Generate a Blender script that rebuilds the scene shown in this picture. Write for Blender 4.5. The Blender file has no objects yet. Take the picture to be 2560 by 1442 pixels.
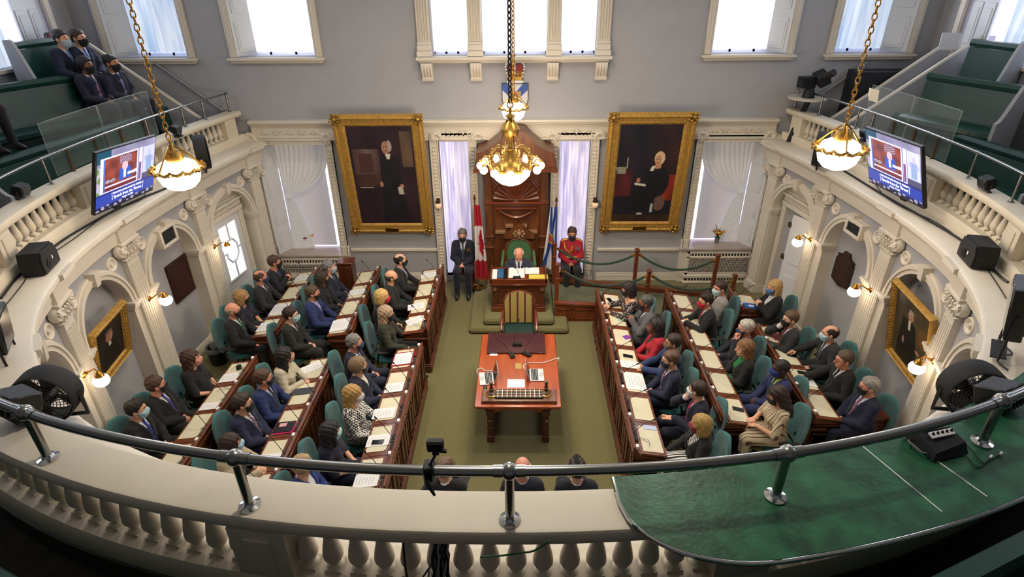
import bpy, math, random
import numpy as np
from mathutils import Vector, Matrix
random.seed(7); rng=np.random.default_rng(7)
S=bpy.context.scene; COL=S.collection; PI=math.pi
# ---------------------------------------------------------------- camera, exposure
W_,H_=2560,1442; FPX=1467.12; CAMH=6.1; YB=11.53
_p,_r,_y=0.500778,-0.0087785,0.0170034
_f=np.array([-math.sin(_y)*math.cos(_p),math.cos(_y)*math.cos(_p),-math.sin(_p)])
_rt=np.array([math.cos(_y),math.sin(_y),0.]); _up=np.cross(_rt,_f)
CM=np.array([math.cos(_r)*_rt+math.sin(_r)*_up,-math.sin(_r)*_rt+math.cos(_r)*_up,_f])
cd=bpy.data.cameras.new('camera'); cam=bpy.data.objects.new('camera',cd); COL.objects.link(cam)
cd.sensor_width=36; cd.lens=36*FPX/W_; cd.clip_start=.05; cd.clip_end=200
m4=Matrix([[CM[0][i],CM[1][i],-CM[2][i],(0,0,CAMH)[i]] for i in range(3)]+[[0,0,0,1]])
cam.matrix_world=m4; S.camera=cam
S.view_settings.view_transform='Standard'; S.view_settings.look='None'
S.view_settings.gamma=1; S.view_settings.use_curve_mapping=False
S.view_settings.exposure=0.0
S.cycles.max_bounces=6; S.cycles.diffuse_bounces=4; S.cycles.glossy_bounces=3; S.cycles.transmission_bounces=4
S.cycles.transparent_max_bounces=8; S.cycles.caustics_reflective=False; S.cycles.caustics_refractive=False
S.cycles.sample_clamp_indirect=4.0; S.cycles.use_denoising=True
wd=bpy.data.worlds.new('world'); S.world=wd; wd.use_nodes=True
wd.node_tree.nodes['Background'].inputs[0].default_value=(.62,.74,1,1); wd.node_tree.nodes['Background'].inputs[1].default_value=1.0
def lamp(kind,name,loc,power,col,size=.1,sy=None,rot=None,spread=None):
    l=bpy.data.lights.new(name,kind); l.energy=power; l.color=col
    if kind=='AREA':
        l.shape='RECTANGLE'; l.size=size; l.size_y=sy or size
        if spread: l.spread=spread
    else: l.shadow_soft_size=size
    o=bpy.data.objects.new(name,l); COL.objects.link(o); o.location=loc
    if rot: o.rotation_euler=rot
    return o
WARM=(1,.83,.62); DAY=(.80,.88,1)
# daylight entering through the tall windows of the far wall, the side walls and the wall behind the gallery
for nm,x,z,w,h,pw in (('daylight',-6.75,6.0,1.3,1.9,25),('daylight',-4.5,6.0,1.4,1.9,35),('daylight',-.13,6.0,2.6,1.9,60),('daylight',4.05,6.0,1.4,1.9,35),('daylight',6.3,6.0,1.3,1.9,25)):
    lamp('AREA',nm,(x,YB-.03,z),pw,DAY,w,h,(-PI/2,0,0),2.6)
for x,r in ((-8.0,-PI/2),(7.35,PI/2)):
    for y in (4.5,8.5): lamp('AREA','daylight',(x,y,6.6),30,DAY,1.3,1.8,(PI/2,0,r),2.6)
# warm ceiling fittings above the floor of the chamber
for x,y,e in ((-2.6,7.4,60),(2.3,7.4,60),(-.15,3.6,62),(-.15,8.6,45)):
    lamp('AREA','ceiling_light',(x,y,8.35),e,(1,.92,.78),.35,.35,(0,0,0),2.2)
# ---------------------------------------------------------------- pixel rays on the photograph's frame
def ray(x,y): return CM.T@np.array([x-W_/2,-(y-H_/2),FPX])
def at_z(x,y,z): d=ray(x,y); v=d*((z-CAMH)/d[2]); return Vector((v[0],v[1],z))
def at_y(x,y,Y=YB): d=ray(x,y); v=d*(Y/d[1]); return Vector((v[0],Y,v[2]+CAMH))
def at_x(x,y,X): d=ray(x,y); v=d*(X/d[0]); return Vector((X,v[1],v[2]+CAMH))
# ---------------------------------------------------------------- materials
def lin(h):
    if not isinstance(h,str): return tuple(h)
    h=h.lstrip('#'); c=[int(h[i:i+2],16)/255 for i in (0,2,4)]
    return tuple(v/12.92 if v<=.04045 else ((v+.055)/1.055)**2.4 for v in c)
MATS={}
def mat(name,col,rough=.55,metal=0,var=0,vs=6,bump=0,bs=90,emit=0,ecol=None,alpha=None,trans=0,coat=0,kind=None,col2=None,axis=1,sheen=0,sub=0):
    if name in MATS: return MATS[name]
    m=bpy.data.materials.new(name); m.use_nodes=True; nt=m.node_tree; N=nt.nodes; L=nt.links
    b=N['Principled BSDF']; c=lin(col)+(1,)
    b.inputs['Base Color'].default_value=c; b.inputs['Roughness'].default_value=rough; b.inputs['Metallic'].default_value=metal
    if coat: b.inputs['Coat Weight'].default_value=coat; b.inputs['Coat Roughness'].default_value=.12
    if sheen: b.inputs['Sheen Weight'].default_value=sheen
    if trans: b.inputs['Transmission Weight'].default_value=trans; b.inputs['IOR'].default_value=1.45
    if alpha is not None: b.inputs['Alpha'].default_value=alpha
    if emit:
        b.inputs['Emission Color'].default_value=(lin(ecol) if ecol else lin(col))+(1,); b.inputs['Emission Strength'].default_value=emit
    tc=N.new('ShaderNodeTexCoord')
    if var or col2:
        mp=N.new('ShaderNodeMapping'); L.new(tc.outputs['Object'],mp.inputs['Vector'])
        sc=[vs,vs,vs]
        if kind=='wood': sc=[vs*9,vs*9,vs*9]; sc[axis]=vs*.8
        mp.inputs['Scale'].default_value=sc
        n=N.new('ShaderNodeTexNoise'); n.inputs['Scale'].default_value=1; n.inputs['Detail'].default_value=4 if kind!='wood' else 6
        if kind=='wood': n.inputs['Distortion'].default_value=.6
        L.new(mp.outputs[0],n.inputs['Vector'])
        r=N.new('ShaderNodeValToRGB'); r.color_ramp.elements[0].position=.3; r.color_ramp.elements[1].position=.7
        if col2: c0,c1=lin(col),lin(col2)
        else: c0=tuple(v*(1-var) for v in c[:3]); c1=tuple(min(1,v*(1+var)) for v in c[:3])
        r.color_ramp.elements[0].color=c0+(1,); r.color_ramp.elements[1].color=c1+(1,)
        L.new(n.outputs['Fac'],r.inputs['Fac']); L.new(r.outputs['Color'],b.inputs['Base Color'])
        if emit and col2: L.new(r.outputs['Color'],b.inputs['Emission Color'])
    if bump:
        n2=N.new('ShaderNodeTexNoise'); n2.inputs['Scale'].default_value=bs; n2.inputs['Detail'].default_value=3
        L.new(tc.outputs['Object'],n2.inputs['Vector'])
        bp=N.new('ShaderNodeBump'); bp.inputs['Strength'].default_value=bump; bp.inputs['Distance'].default_value=.01
        L.new(n2.outputs['Fac'],bp.inputs['Height']); L.new(bp.outputs['Normal'],b.inputs['Normal'])
    MATS[name]=m; return m
def mat_attr(name,emit=0,rough=.5):      # colours painted per vertex: a flat print, a cloth pattern or a lit screen
    if name in MATS: return MATS[name]
    m=bpy.data.materials.new(name); m.use_nodes=True; nt=m.node_tree; b=nt.nodes['Principled BSDF']
    a=nt.nodes.new('ShaderNodeAttribute'); a.attribute_name='Col'
    nt.links.new(a.outputs['Color'],b.inputs['Base Color']); b.inputs['Roughness'].default_value=rough
    if emit:
        nt.links.new(a.outputs['Color'],b.inputs['Emission Color']); b.inputs['Emission Strength'].default_value=emit
    MATS[name]=m; return m
def mat_stripe(name,c1,c2,scale,axis=0,width=.5,rough=.8,c3=None):     # woven bands along one local axis
    if name in MATS: return MATS[name]
    m=bpy.data.materials.new(name); m.use_nodes=True; nt=m.node_tree; N=nt.nodes; L=nt.links; b=N['Principled BSDF']
    tc=N.new('ShaderNodeTexCoord'); sp=N.new('ShaderNodeSeparateXYZ'); L.new(tc.outputs['Object'],sp.inputs[0])
    if axis=='d':
        ad=N.new('ShaderNodeMath'); ad.operation='ADD'; L.new(sp.outputs[1],ad.inputs[0]); L.new(sp.outputs[2],ad.inputs[1]); src=ad.outputs[0]
    else: src=sp.outputs[axis]
    mu=N.new('ShaderNodeMath'); mu.operation='MULTIPLY'; mu.inputs[1].default_value=scale; L.new(src,mu.inputs[0])
    fr=N.new('ShaderNodeMath'); fr.operation='FRACT'; L.new(mu.outputs[0],fr.inputs[0])
    r=N.new('ShaderNodeValToRGB'); r.color_ramp.interpolation='CONSTANT'
    r.color_ramp.elements[0].color=lin(c1)+(1,); r.color_ramp.elements[1].position=width; r.color_ramp.elements[1].color=lin(c2)+(1,)
    if c3:
        e=r.color_ramp.elements.new(min(.95,width+.25)); e.color=lin(c3)+(1,)
    L.new(fr.outputs[0],r.inputs['Fac']); L.new(r.outputs['Color'],b.inputs['Base Color']); b.inputs['Roughness'].default_value=rough
    MATS[name]=m; return m
def mat_cells(name,c1,c2,scale,thr=.42,rough=.8,check=False):     # printed dots, blotches or checks on cloth
    if name in MATS: return MATS[name]
    m=bpy.data.materials.new(name); m.use_nodes=True; nt=m.node_tree; N=nt.nodes; L=nt.links; b=N['Principled BSDF']
    tc=N.new('ShaderNodeTexCoord')
    v=N.new('ShaderNodeTexChecker' if check else 'ShaderNodeTexVoronoi'); v.inputs['Scale'].default_value=scale; L.new(tc.outputs['Object'],v.inputs['Vector'])
    if check:
        v.inputs[1].default_value=lin(c1)+(1,); v.inputs[2].default_value=lin(c2)+(1,); L.new(v.outputs['Color'],b.inputs['Base Color'])
    else:
        r=N.new('ShaderNodeValToRGB'); r.color_ramp.interpolation='CONSTANT'; r.color_ramp.elements[0].color=lin(c1)+(1,)
        r.color_ramp.elements[1].position=thr; r.color_ramp.elements[1].color=lin(c2)+(1,)
        L.new(v.outputs['Distance'],r.inputs['Fac']); L.new(r.outputs['Color'],b.inputs['Base Color'])
    b.inputs['Roughness'].default_value=rough; MATS[name]=m; return m
GREY=mat('grey_wall_paint','#a6a6ab',.85,var=.03,vs=3,bump=.04,bs=220)
CREAM=mat('cream_gloss_paint','#d9d0c2',.45,var=.03,vs=4)
STONE=mat('cream_balustrade_paint','#d8cdba',.5,var=.05,vs=3)
WHITEP=mat('white_shutter_paint','#d9dbdf',.5)
CARPET=mat('olive_carpet','#605c39',.98,col2='#797348',vs=45,bump=.5,bs=260,sheen=.2)
GCARPET=mat('dark_patterned_carpet','#1b1712',.98,col2='#3a2f22',vs=7,bump=.4,bs=200)
WOODP=mat('reddish_post_wood','#5e2a12',.35,col2='#7d3f1f',vs=1.6,kind='wood',axis=2,coat=.3)
WOOD=mat('mahogany','#472213',.38,col2='#64331c',vs=1.6,kind='wood',axis=2,coat=.25)
WOODY=mat('mahogany_rail','#5a2c17',.35,col2='#7b4222',vs=1.6,kind='wood',axis=1,coat=.3)
WOODX=mat('mahogany_cross','#54240f',.35,col2='#773617',vs=1.6,kind='wood',axis=0,coat=.3)
CHERRY=mat('polished_cherry','#8f3b12',.24,col2='#a94e1c',vs=1.3,kind='wood',axis=1,coat=.5)
DWOOD=mat('dark_carved_wood','#4b2513',.4,col2='#71401f',vs=1.4,kind='wood',axis=2,coat=.2)
BRASS=mat('brass','#b8873a',.28,1)
GOLD=mat('gilt_gesso','#b68c40',.45,.4,var=.22,vs=18,bump=.5,bs=90)
GOLD2=mat('bright_gilt','#b08a45',.36,.85)
STEEL=mat('brushed_steel','#9a9a98',.25,1)
CHROME=mat('chrome','#d0d2d4',.12,1)
BLACK=mat('black_plastic','#0d0d0f',.45)
BLACK2=mat('black_rubber','#17171a',.7)
TEAL=mat('teal_upholstery','#2b6668',.9,var=.12,vs=60,bump=.25,bs=300,sheen=.3)
GLEATHER=mat('green_leather','#0e3a33',.33,var=.15,vs=5,bump=.12,bs=60)
PAPER=mat('white_paper','#e9e8ea',.8)
BLOT=mat('beige_blotter','#d6cfb4',.75,var=.03,vs=5)
GLASS=mat('clear_glass','#ffffff',.03,trans=1)
GLOBE=mat('lit_opal_glass','#fff3e0',.3,emit=11,ecol='#ffe6c4')
# ---------------------------------------------------------------- mesh builder
class MB:
    def __init__(s): s.v=[]; s.f=[]; s.c=None
    def add(s,vs,fs):
        o=len(s.v); s.v+= [tuple(v) for v in vs]; s.f+= [tuple(i+o for i in f) for f in fs]; return s
    def box(s,c,d,R=None,bev=0):
        hx,hy,hz=[k/2 for k in d]
        if bev:
            b=min(bev,hx*.9,hy*.9,hz*.9); P=[]; 
            for sx in(-1,1):
                for sy in(-1,1):
                    for sz in(-1,1):
                        P+=[(sx*(hx-b),sy*(hy-b),sz*hz),(sx*(hx-b),sy*hy,sz*(hz-b)),(sx*hx,sy*(hy-b),sz*(hz-b))]
            def i(sx,sy,sz,k): return (((sx>0)*4+(sy>0)*2+(sz>0))*3)+k
            F=[]
            for z in(-1,1): F.append([i(-1,-1,z,0),i(1,-1,z,0),i(1,1,z,0),i(-1,1,z,0)][::z])
            for y in(-1,1): F.append([i(-1,y,-1,1),i(1,y,-1,1),i(1,y,1,1),i(-1,y,1,1)][::-y])
            for x in(-1,1): F.append([i(x,-1,-1,2),i(x,1,-1,2),i(x,1,1,2),i(x,-1,1,2)][::x])
            for a in(-1,1):
                for c2 in(-1,1):
                    F.append([i(-1,a,c2,0),i(1,a,c2,0),i(1,a,c2,1),i(-1,a,c2,1)][::-a*c2])
                    F.append([i(a,-1,c2,0),i(a,1,c2,0),i(a,1,c2,2),i(a,-1,c2,2)][::a*c2])
                    F.append([i(a,c2,-1,1),i(a,c2,1,1),i(a,c2,1,2),i(a,c2,-1,2)][::a*c2*-1])
                    for e in(-1,1): F.append([i(a,c2,e,0),i(a,c2,e,1),i(a,c2,e,2)][::-a*c2*e])
        else:
            P=[(x,y,z) for x in(-hx,hx) for y in(-hy,hy) for z in(-hz,hz)]
            F=[(0,1,3,2),(4,6,7,5),(0,4,5,1),(2,3,7,6),(0,2,6,4),(1,5,7,3)]
        P=[Vector(p) for p in P]
        if R is not None: P=[R@p for p in P]
        c=Vector(c); return s.add([p+c for p in P],F)
    def bb(s,a,b,bev=0): return s.box([(a[i]+b[i])/2 for i in range(3)],[abs(b[i]-a[i]) for i in range(3)],None,bev)
    def hexa(s,lo,hi):      # two quads, bottom and top, counter-clockwise
        return s.add(list(lo)+list(hi),[(3,2,1,0),(4,5,6,7)]+[(k,(k+1)%4,4+(k+1)%4,4+k) for k in range(4)])
    def rings(s,R,close=True,cap=True):
        n=len(R[0]); o=len(s.v)
        for r in R: s.v+= [tuple(p) for p in r]
        m=n if close else n-1
        for a in range(len(R)-1):
            for k in range(m):
                j=(k+1)%n; s.f.append((o+a*n+k,o+a*n+j,o+(a+1)*n+j,o+(a+1)*n+k))
        if cap and close:
            s.f.append(tuple(o+k for k in range(n))[::-1]); s.f.append(tuple(o+(len(R)-1)*n+k for k in range(n)))
        return s
    def lathe(s,prof,c=(0,0,0),n=16,R=None,cap=True,sx=1,sy=1):
        c=Vector(c); RR=[]
        for r,z in prof:
            q=[Vector((r*math.cos(2*PI*k/n)*sx,r*math.sin(2*PI*k/n)*sy,z)) for k in range(n)]
            RR.append([(R@p if R is not None else p)+c for p in q])
        return s.rings(RR,True,cap)
    def tube(s,path,r,n=8,close=False,cap=True,flat=None):
        P=[Vector(p) for p in path]; m=len(P); RR=[]; u=None
        for i in range(m):
            a=P[(i-1)%m] if (close or i>0) else P[i]; b=P[(i+1)%m] if (close or i<m-1) else P[i]
            t=(b-a); t=t.normalized() if t.length>1e-9 else Vector((0,0,1))
            if u is None: u=t.cross(Vector((0,0,1)) if abs(t.z)<.9 else Vector((1,0,0)))
            u=(u-t*u.dot(t)); u=u.normalized() if u.length>1e-9 else t.orthogonal().normalized()
            w=t.cross(u); rr=r[i] if isinstance(r,(list,tuple)) else r
            RR.append([P[i]+(u*math.cos(2*PI*k/n)+w*math.sin(2*PI*k/n)*(flat or 1))*rr for k in range(n)])
        if close: RR.append(RR[0])
        return s.rings(RR,True,cap and not close)
    def sph(s,c,r,n=12,m=8,sz=1,R=None):
        return s.lathe([(max(1e-4,r*math.sin(PI*k/m)),-r*sz*math.cos(PI*k/m)) for k in range(m+1)],c,n,R)
    def prism(s,poly,ex,O=(0,0,0),U=(1,0,0),V=(0,0,1)):      # polygon in plane U,V at O, pushed along ex
        O=Vector(O);U=Vector(U);V=Vector(V);ex=Vector(ex); a=[O+U*p[0]+V*p[1] for p in poly]; n=len(a)
        return s.add(a+[p+ex for p in a],[tuple(range(n))[::-1],tuple(range(n,2*n))]+[(k,(k+1)%n,n+(k+1)%n,n+k) for k in range(n)])
    def grid(s,fn,nu,nv):
        o=len(s.v); s.v+= [tuple(fn(i/nu,j/nv)) for j in range(nv+1) for i in range(nu+1)]
        for j in range(nv):
            for i in range(nu): a=o+j*(nu+1)+i; s.f.append((a,a+1,a+nu+2,a+nu+1))
        return s
    def mv(s,M):
        s.v=[tuple(M@Vector(p)) for p in s.v]; return s
MW={}
def link(o,parent=None,mw=None):
    COL.objects.link(o)
    if parent is not None: o.parent=parent
    return o
def mkmesh(name,v,f,m,smooth=None):
    me=bpy.data.meshes.new(name); me.from_pydata(v,[],f); 
    if m: me.materials.append(m)
    me.validate(); me.update()
    if smooth is not None:
        import bmesh
        bm=bmesh.new(); bm.from_mesh(me); bmesh.ops.recalc_face_normals(bm,faces=bm.faces)
        for fc in bm.faces: fc.smooth=smooth>0
        if 0<smooth<3:
            for e in bm.edges: e.smooth=e.calc_face_angle(0)<smooth
        bm.to_mesh(me); bm.free()
    return me
def obj(name,mb,m,parent=None,smooth=.7,local=False):
    """link a builder's shape as one mesh object; its points are world points unless local"""
    if parent is not None and not local and parent.name in MW:
        Mi=MW[parent.name].inverted(); mb.mv(Mi)
    o=bpy.data.objects.new(name,mkmesh(name,mb.v,mb.f,m,smooth)); link(o,parent)
    if parent is not None: MW[o.name]=MW.get(parent.name,Matrix())
    return o
def tag(o,label,cat,group=None):
    o['label']=label; o['category']=cat
    if group: o['group']=group
    return o
def thing(name,label,cat,loc=(0,0,0),rz=0,group=None):
    o=bpy.data.objects.new(name,None); link(o); o.empty_display_size=.1
    place(o,loc,rz); return tag(o,label,cat,group)
def place(o,loc,rz=0,rot=None):
    o.location=loc; o.rotation_euler=rot if rot else (0,0,rz)
    MW[o.name]=Matrix.Translation(loc)@(Matrix.Rotation(rz,4,'Z') if not rot else o.rotation_euler.to_matrix().to_4x4())
def solo(name,mb,m,label,cat,base=None,group=None,smooth=.7):      # a thing that is one mesh, its origin at its base
    P=np.array(mb.v); b=Vector(base) if base else Vector((*((P.min(0)+P.max(0))/2)[:2],P[:,2].min()))
    mb.mv(Matrix.Translation(-b)); o=obj(name,mb,m,None,smooth); o.location=b
    return tag(o,label,cat,group)
def struct(name,mb,m,parent=None,smooth=.7):
    o=obj(name,mb,m,parent,smooth); o['kind']='structure'; return o
def dup(o,parent=None):
    c=o.copy(); COL.objects.link(c); c.parent=parent
    for ch in o.children: dup(ch,c)
    return c
def dupthing(o,loc,rz=0,label=None,group=None):
    c=dup(o); c.location=loc; c.rotation_euler=(0,0,rz)
    if label: c['label']=label
    if group: c['group']=group
    return c
def RZ(a): return Matrix.Rotation(a,3,'Z')
def RX(a): return Matrix.Rotation(a,3,'X')
def RY(a): return Matrix.Rotation(a,3,'Y')
def painted(name,W,H,fn,nx,ny,m,parent,O,U,V):     # a flat picture: colour per vertex on a fine grid, u right, v up
    O=Vector(O);U=Vector(U).normalized();V=Vector(V).normalized()
    vs=[];fs=[];cs=[]
    for j in range(ny+1):
        for i in range(nx+1):
            u,v=i/nx,j/ny; vs.append(tuple(O+U*(u-.5)*W+V*(v-.5)*H)); cs.append(lin(fn(u,v)))
    for j in range(ny):
        for i in range(nx): a=j*(nx+1)+i; fs.append((a,a+1,a+nx+2,a+nx+1))
    if parent is not None and parent.name in MW:
        Mi=MW[parent.name].inverted(); vs=[tuple(Mi@Vector(p)) for p in vs]
    me=mkmesh(name,vs,fs,m); at=me.color_attributes.new('Col','FLOAT_COLOR','POINT')
    at.data.foreach_set('color',np.array([c+(1,) for c in cs],dtype=np.float32).ravel())
    o=bpy.data.objects.new(name,me); link(o,parent)
    if parent is not None: MW[o.name]=MW.get(parent.name,Matrix())
    return o
def text(name,body,size,m,parent,O,U,V,depth=.001,align='CENTER',bold=0):
    cu=bpy.data.curves.new(name,'FONT'); cu.body=body; cu.size=size; cu.extrude=depth; cu.align_x=align; cu.align_y='CENTER'; cu.offset=bold
    cu.resolution_u=2
    t=bpy.data.objects.new(name,cu); COL.objects.link(t); bpy.context.view_layer.update()
    me=bpy.data.meshes.new_from_object(t.evaluated_get(bpy.context.evaluated_depsgraph_get())); bpy.data.objects.remove(t)
    me.materials.clear(); me.materials.append(m)
    U=Vector(U).normalized();V=Vector(V).normalized();Wn=U.cross(V)
    M=Matrix([[U[i],V[i],Wn[i],Vector(O)[i]] for i in range(3)]+[[0,0,0,1]])
    if parent is not None and parent.name in MW: M=MW[parent.name].inverted()@M
    me.transform(M); o=bpy.data.objects.new(name,me); link(o,parent); return o
# ---------------------------------------------------------------- plan of the gallery front: a horseshoe open to the far wall
CX,CY,UA,UB1,UB2=-.17,7.6,5.68,5.45,10.0
def _uc(t):     # t 0 near centre, positive to the right (radians)
    s,c=math.sin(abs(t)),math.cos(t); sg=1 if t>0 else -1
    if c>0: x=UA*s**(2/2.2); y=CY-UB1*c**(2/2.2)
    else: x=UA*s; y=CY-UB2*c
    return (CX+sg*x,y)
_tt=np.linspace(-2.05,2.05,2401); _pp=np.array([_uc(t) for t in _tt]); _pp=_pp[(_pp[:,1]<=YB-.005)]
_sl=np.concatenate([[0],np.cumsum(np.hypot(*np.diff(_pp,axis=0).T))]); _sl-=np.interp(CX,_pp[:,0],_sl)
SMIN,SMAX=_sl[0],_sl[-1]
def U0(s): return np.array([np.interp(s,_sl,_pp[:,0]),np.interp(s,_sl,_pp[:,1])])
def UN(s):      # outward normal (away from the chamber)
    a,b=U0(s-.06),U0(s+.06); t=(b-a)/np.linalg.norm(b-a); return np.array([t[1],-t[0]]),t
def UP(s,off,z):
    n,t=UN(s); p=U0(s)+n*off; return Vector((p[0],p[1],z))
def near_s(p): 
    d=(_pp[:,0]-p[0])**2+(_pp[:,1]-p[1])**2; return float(_sl[d.argmin()])
def s_at_y(y,side):
    k=[i for i in range(len(_pp)) if (_pp[i,0]>CX)==(side>0)]; return float(_sl[min(k,key=lambda i:abs(_pp[i,1]-y))])
def sweep(mb,prof,s0,s1,n=None):       # closed section (offset,z) carried along the horseshoe
    n=n or max(2,int(abs(s1-s0)/.22)); RR=[[UP(s0+(s1-s0)*k/n,o,z) for o,z in prof] for k in range(n+1)]
    return mb.rings(RR,True,True)
def local(s,off,z):      # local frame on the horseshoe: x along it (towards +s), y outward, z up
    n,t=UN(s); p=UP(s,off,z); return Matrix([[t[0],n[0],0,p.x],[t[1],n[1],0,p.y],[0,0,1,p.z],[0,0,0,1]])
# pilasters, from the positions of their sconces
SL=[s_at_y(y,-1) for y in (11.15,9.42,7.55,5.78,4.15)]; SR=[s_at_y(y,1) for y in (11.15,9.62,7.72,5.92,4.15)]
ZE=2.77          # underside of the entablature
# ---------------------------------------------------------------- floor, far wall
b=MB(); b.box((-.2,5.5,-.1),(26,24,.2)); struct('floor',b,CARPET)
def wall_y(mb,x0,x1,z0,z1,Y,op,th=.42):      # a wall facing -Y with rectangular openings (xa,xb,za,zb) and their reveals
    xs=sorted({x0,x1,*[o[0] for o in op],*[o[1] for o in op]}); zs=sorted({z0,z1,*[o[2] for o in op],*[o[3] for o in op]})
    for i in range(len(xs)-1):
        for j in range(len(zs)-1):
            mx,mz=(xs[i]+xs[i+1])/2,(zs[j]+zs[j+1])/2
            if any(o[0]<mx<o[1] and o[2]<mz<o[3] for o in op): continue
            for y,k in ((Y,1),(Y+th,-1)): mb.add([(xs[i],y,zs[j]),(xs[i+1],y,zs[j]),(xs[i+1],y,zs[j+1]),(xs[i],y,zs[j+1])],[(0,1,2,3)[::k]])
    for a,b2,c,d in op:
        q=[(a,c),(b2,c),(b2,d),(a,d)]
        for k in range(4):
            p,r=q[k],q[(k+1)%4]; mb.add([(p[0],Y,p[1]),(r[0],Y,r[1]),(r[0],Y+th,r[1]),(p[0],Y+th,p[1])],[(0,1,2,3)])
    return mb
def px(x,y): v=at_y(x,y); return v.x,v.z
ZS=px(1285,142)[1]+.02; ZTOP=8.4; UT=7.35       # sill, ceiling, window head
UW=[(px(283,138)[0],px(474,151)[0]),(px(596,149)[0],px(790,144)[0]),(px(1081,141)[0],px(1172,141)[0]),(px(1206,141)[0],px(1367,141)[0]),(px(1400,141)[0],px(1490,141)[0]),(px(1776,142)[0],px(1962,142)[0]),(px(2079,145)[0],px(2258,146)[0])]
XL,XR=-8.12,7.45
NWL=(px(1099,400)[0],px(1187,690)[0]-.02,.12,px(1140,352)[1]); NWR=(px(1392,640)[0]-.01,px(1479,352)[0]-.02,.12,px(1440,351)[1])
LWL=(px(700,600)[0]-.06,px(851,600)[0],px(780,634)[1],px(740,361)[1]); LWR=(px(1722,600)[0],px(1880,600)[0],px(1800,617)[1],px(1800,354)[1])
OPS=[(a,c,ZS,UT) for a,c in UW]+[NWL,NWR,LWL,LWR]
struct('wall_back',wall_y(MB(),-10,10,0,ZTOP,YB,OPS),GREY,smooth=None)
b=MB(); b.bb((-10,YB+.43,0),(10,YB+.6,ZTOP)); struct('wall_back_outer',b,GREY)
def xr(mb,x0,x1,z0,z1,d=.05,y=YB,bev=.008): return mb.bb((x0,y-d,z0),(x1,y+.02,z1),bev)
# cornice, frieze and its carved sprays, chair rail, skirting
ZC=px(1060,297)[1]
b=MB()
XA,XB_=UP(SMIN+.3,-.3,0).x-.1,UP(SMAX-.3,-.3,0).x+.1
for z0,z1,d in ((ZC-.05,ZC,.16),(ZC-.1,ZC-.05,.11),(ZC-.36,ZC-.1,.06),(ZC-.4,ZC-.36,.09)): xr(b,XA,XB_,z0,z1,d)
cor=struct('trim_1',b,CREAM); cor['label']='cream moulded cornice with carved sprays'
def shell(x,z,r,y):
    m=MB()
    for k in range(9):
        a=PI*k/8; c,s=math.cos(a),math.sin(a)
        m.tube([(x+c*r*.15,y-.01,z+s*r*.15),(x+c*r*.65,y-.035,z+s*r*.65),(x+c*r,y-.015,z+s*r)],[.012,.026,.022],5)
    m.box((x,y-.015,z-.015),(r*2.1,.05,.04),None,.01); return m
for pxx in (625,815,1090,1195,1382,1500,1755,1925): obj('carved_shell',shell(px(pxx,325)[0],ZC-.36,.13,YB-.06),CREAM,cor)
def spray(x0,x1,z,y):
    m=MB(); n=int((x1-x0)/.2)
    for k in range(n):
        x=x0+(k+.5)*(x1-x0)/n; r=.045 if k%2 else .03
        for a in range(5):
            t=a*1.257+k; m.tube([(x,y,z),(x+math.cos(t)*r*1.6,y-.02,z+math.sin(t)*r)],[.012,.016],5)
        m.tube([(x-.1,y-.006,z-.03*(-1)**k),(x,y-.01,z+.02),(x+.1,y-.006,z-.03*(-1)**k)],.007,5)
    return m
for a,c in ((650,800),(1105,1175),(1395,1485),(1770,1905)): obj('carved_spray',spray(px(a,325)[0],px(c,325)[0],ZC-.24,YB-.065),CREAM,cor)
CRZ=px(1550,622)[1]
for i,(a,c) in enumerate(((881,1097),(1492,1697))):
    b=MB(); x0,x1=px(a,640)[0],px(c,640)[0]; xr(b,x0,x1,CRZ-.03,CRZ+.03,.045); xr(b,x0,x1,CRZ-.055,CRZ-.03,.02); struct('trim_%d'%(i+2),b,CREAM)
    b=MB(); xr(b,x0,x1,0,.15,.03); xr(b,x0,x1,.15,.19,.018); struct('baseboard_back_%d'%(i+1),b,CREAM)
# ---- windows of the far wall
GLOW=mat('sheer_curtain_in_daylight','#dfe9f8',.8,emit=1.05,col2='#ffffff',vs=1.1,kind='wood',axis=2)  # pale streaks put the light between the folds into the glow colour
GLOWB=mat('sheer_curtain_side_light','#a9c3e4',.8,emit=.62,col2='#eef5ff',vs=1.0,kind='wood',axis=2)  # fold light put into these streaks too, with a bluer glow
VIOLET=mat('sheer_violet_curtain','#b3abd8',.8,emit=.52,col2='#f1efff',vs=1.5,kind='wood',axis=2)  # white streaks put daylight through the pleats into the colour
STRIP=mat('bare_glass_daylight','#f4f2ff',.4,emit=1.6,ecol='#efeaff')
SHEER=mat('white_lace_curtain','#e3e0dc',.85,emit=.11,ecol='#dde6f2')  # faint emission stands in for daylight through the lace
BLIND=mat('white_roller_blind','#d5d2d8',.8,emit=.2,ecol='#d9d6e2')  # faint emission stands in for daylight behind the blind
def pleat(x0,x1,z0,z1,y,n,amp,gather=None):
    W=x1-x0; N=n*6
    def fn(u,v):
        return (x0+W*u,y+amp*math.sin(u*n*2*PI+.7*math.sin(u*17))*(.6+.4*math.sin(u*7)),z0+(z1-z0)*v)
    return MB().grid(fn,N,2)
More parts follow.
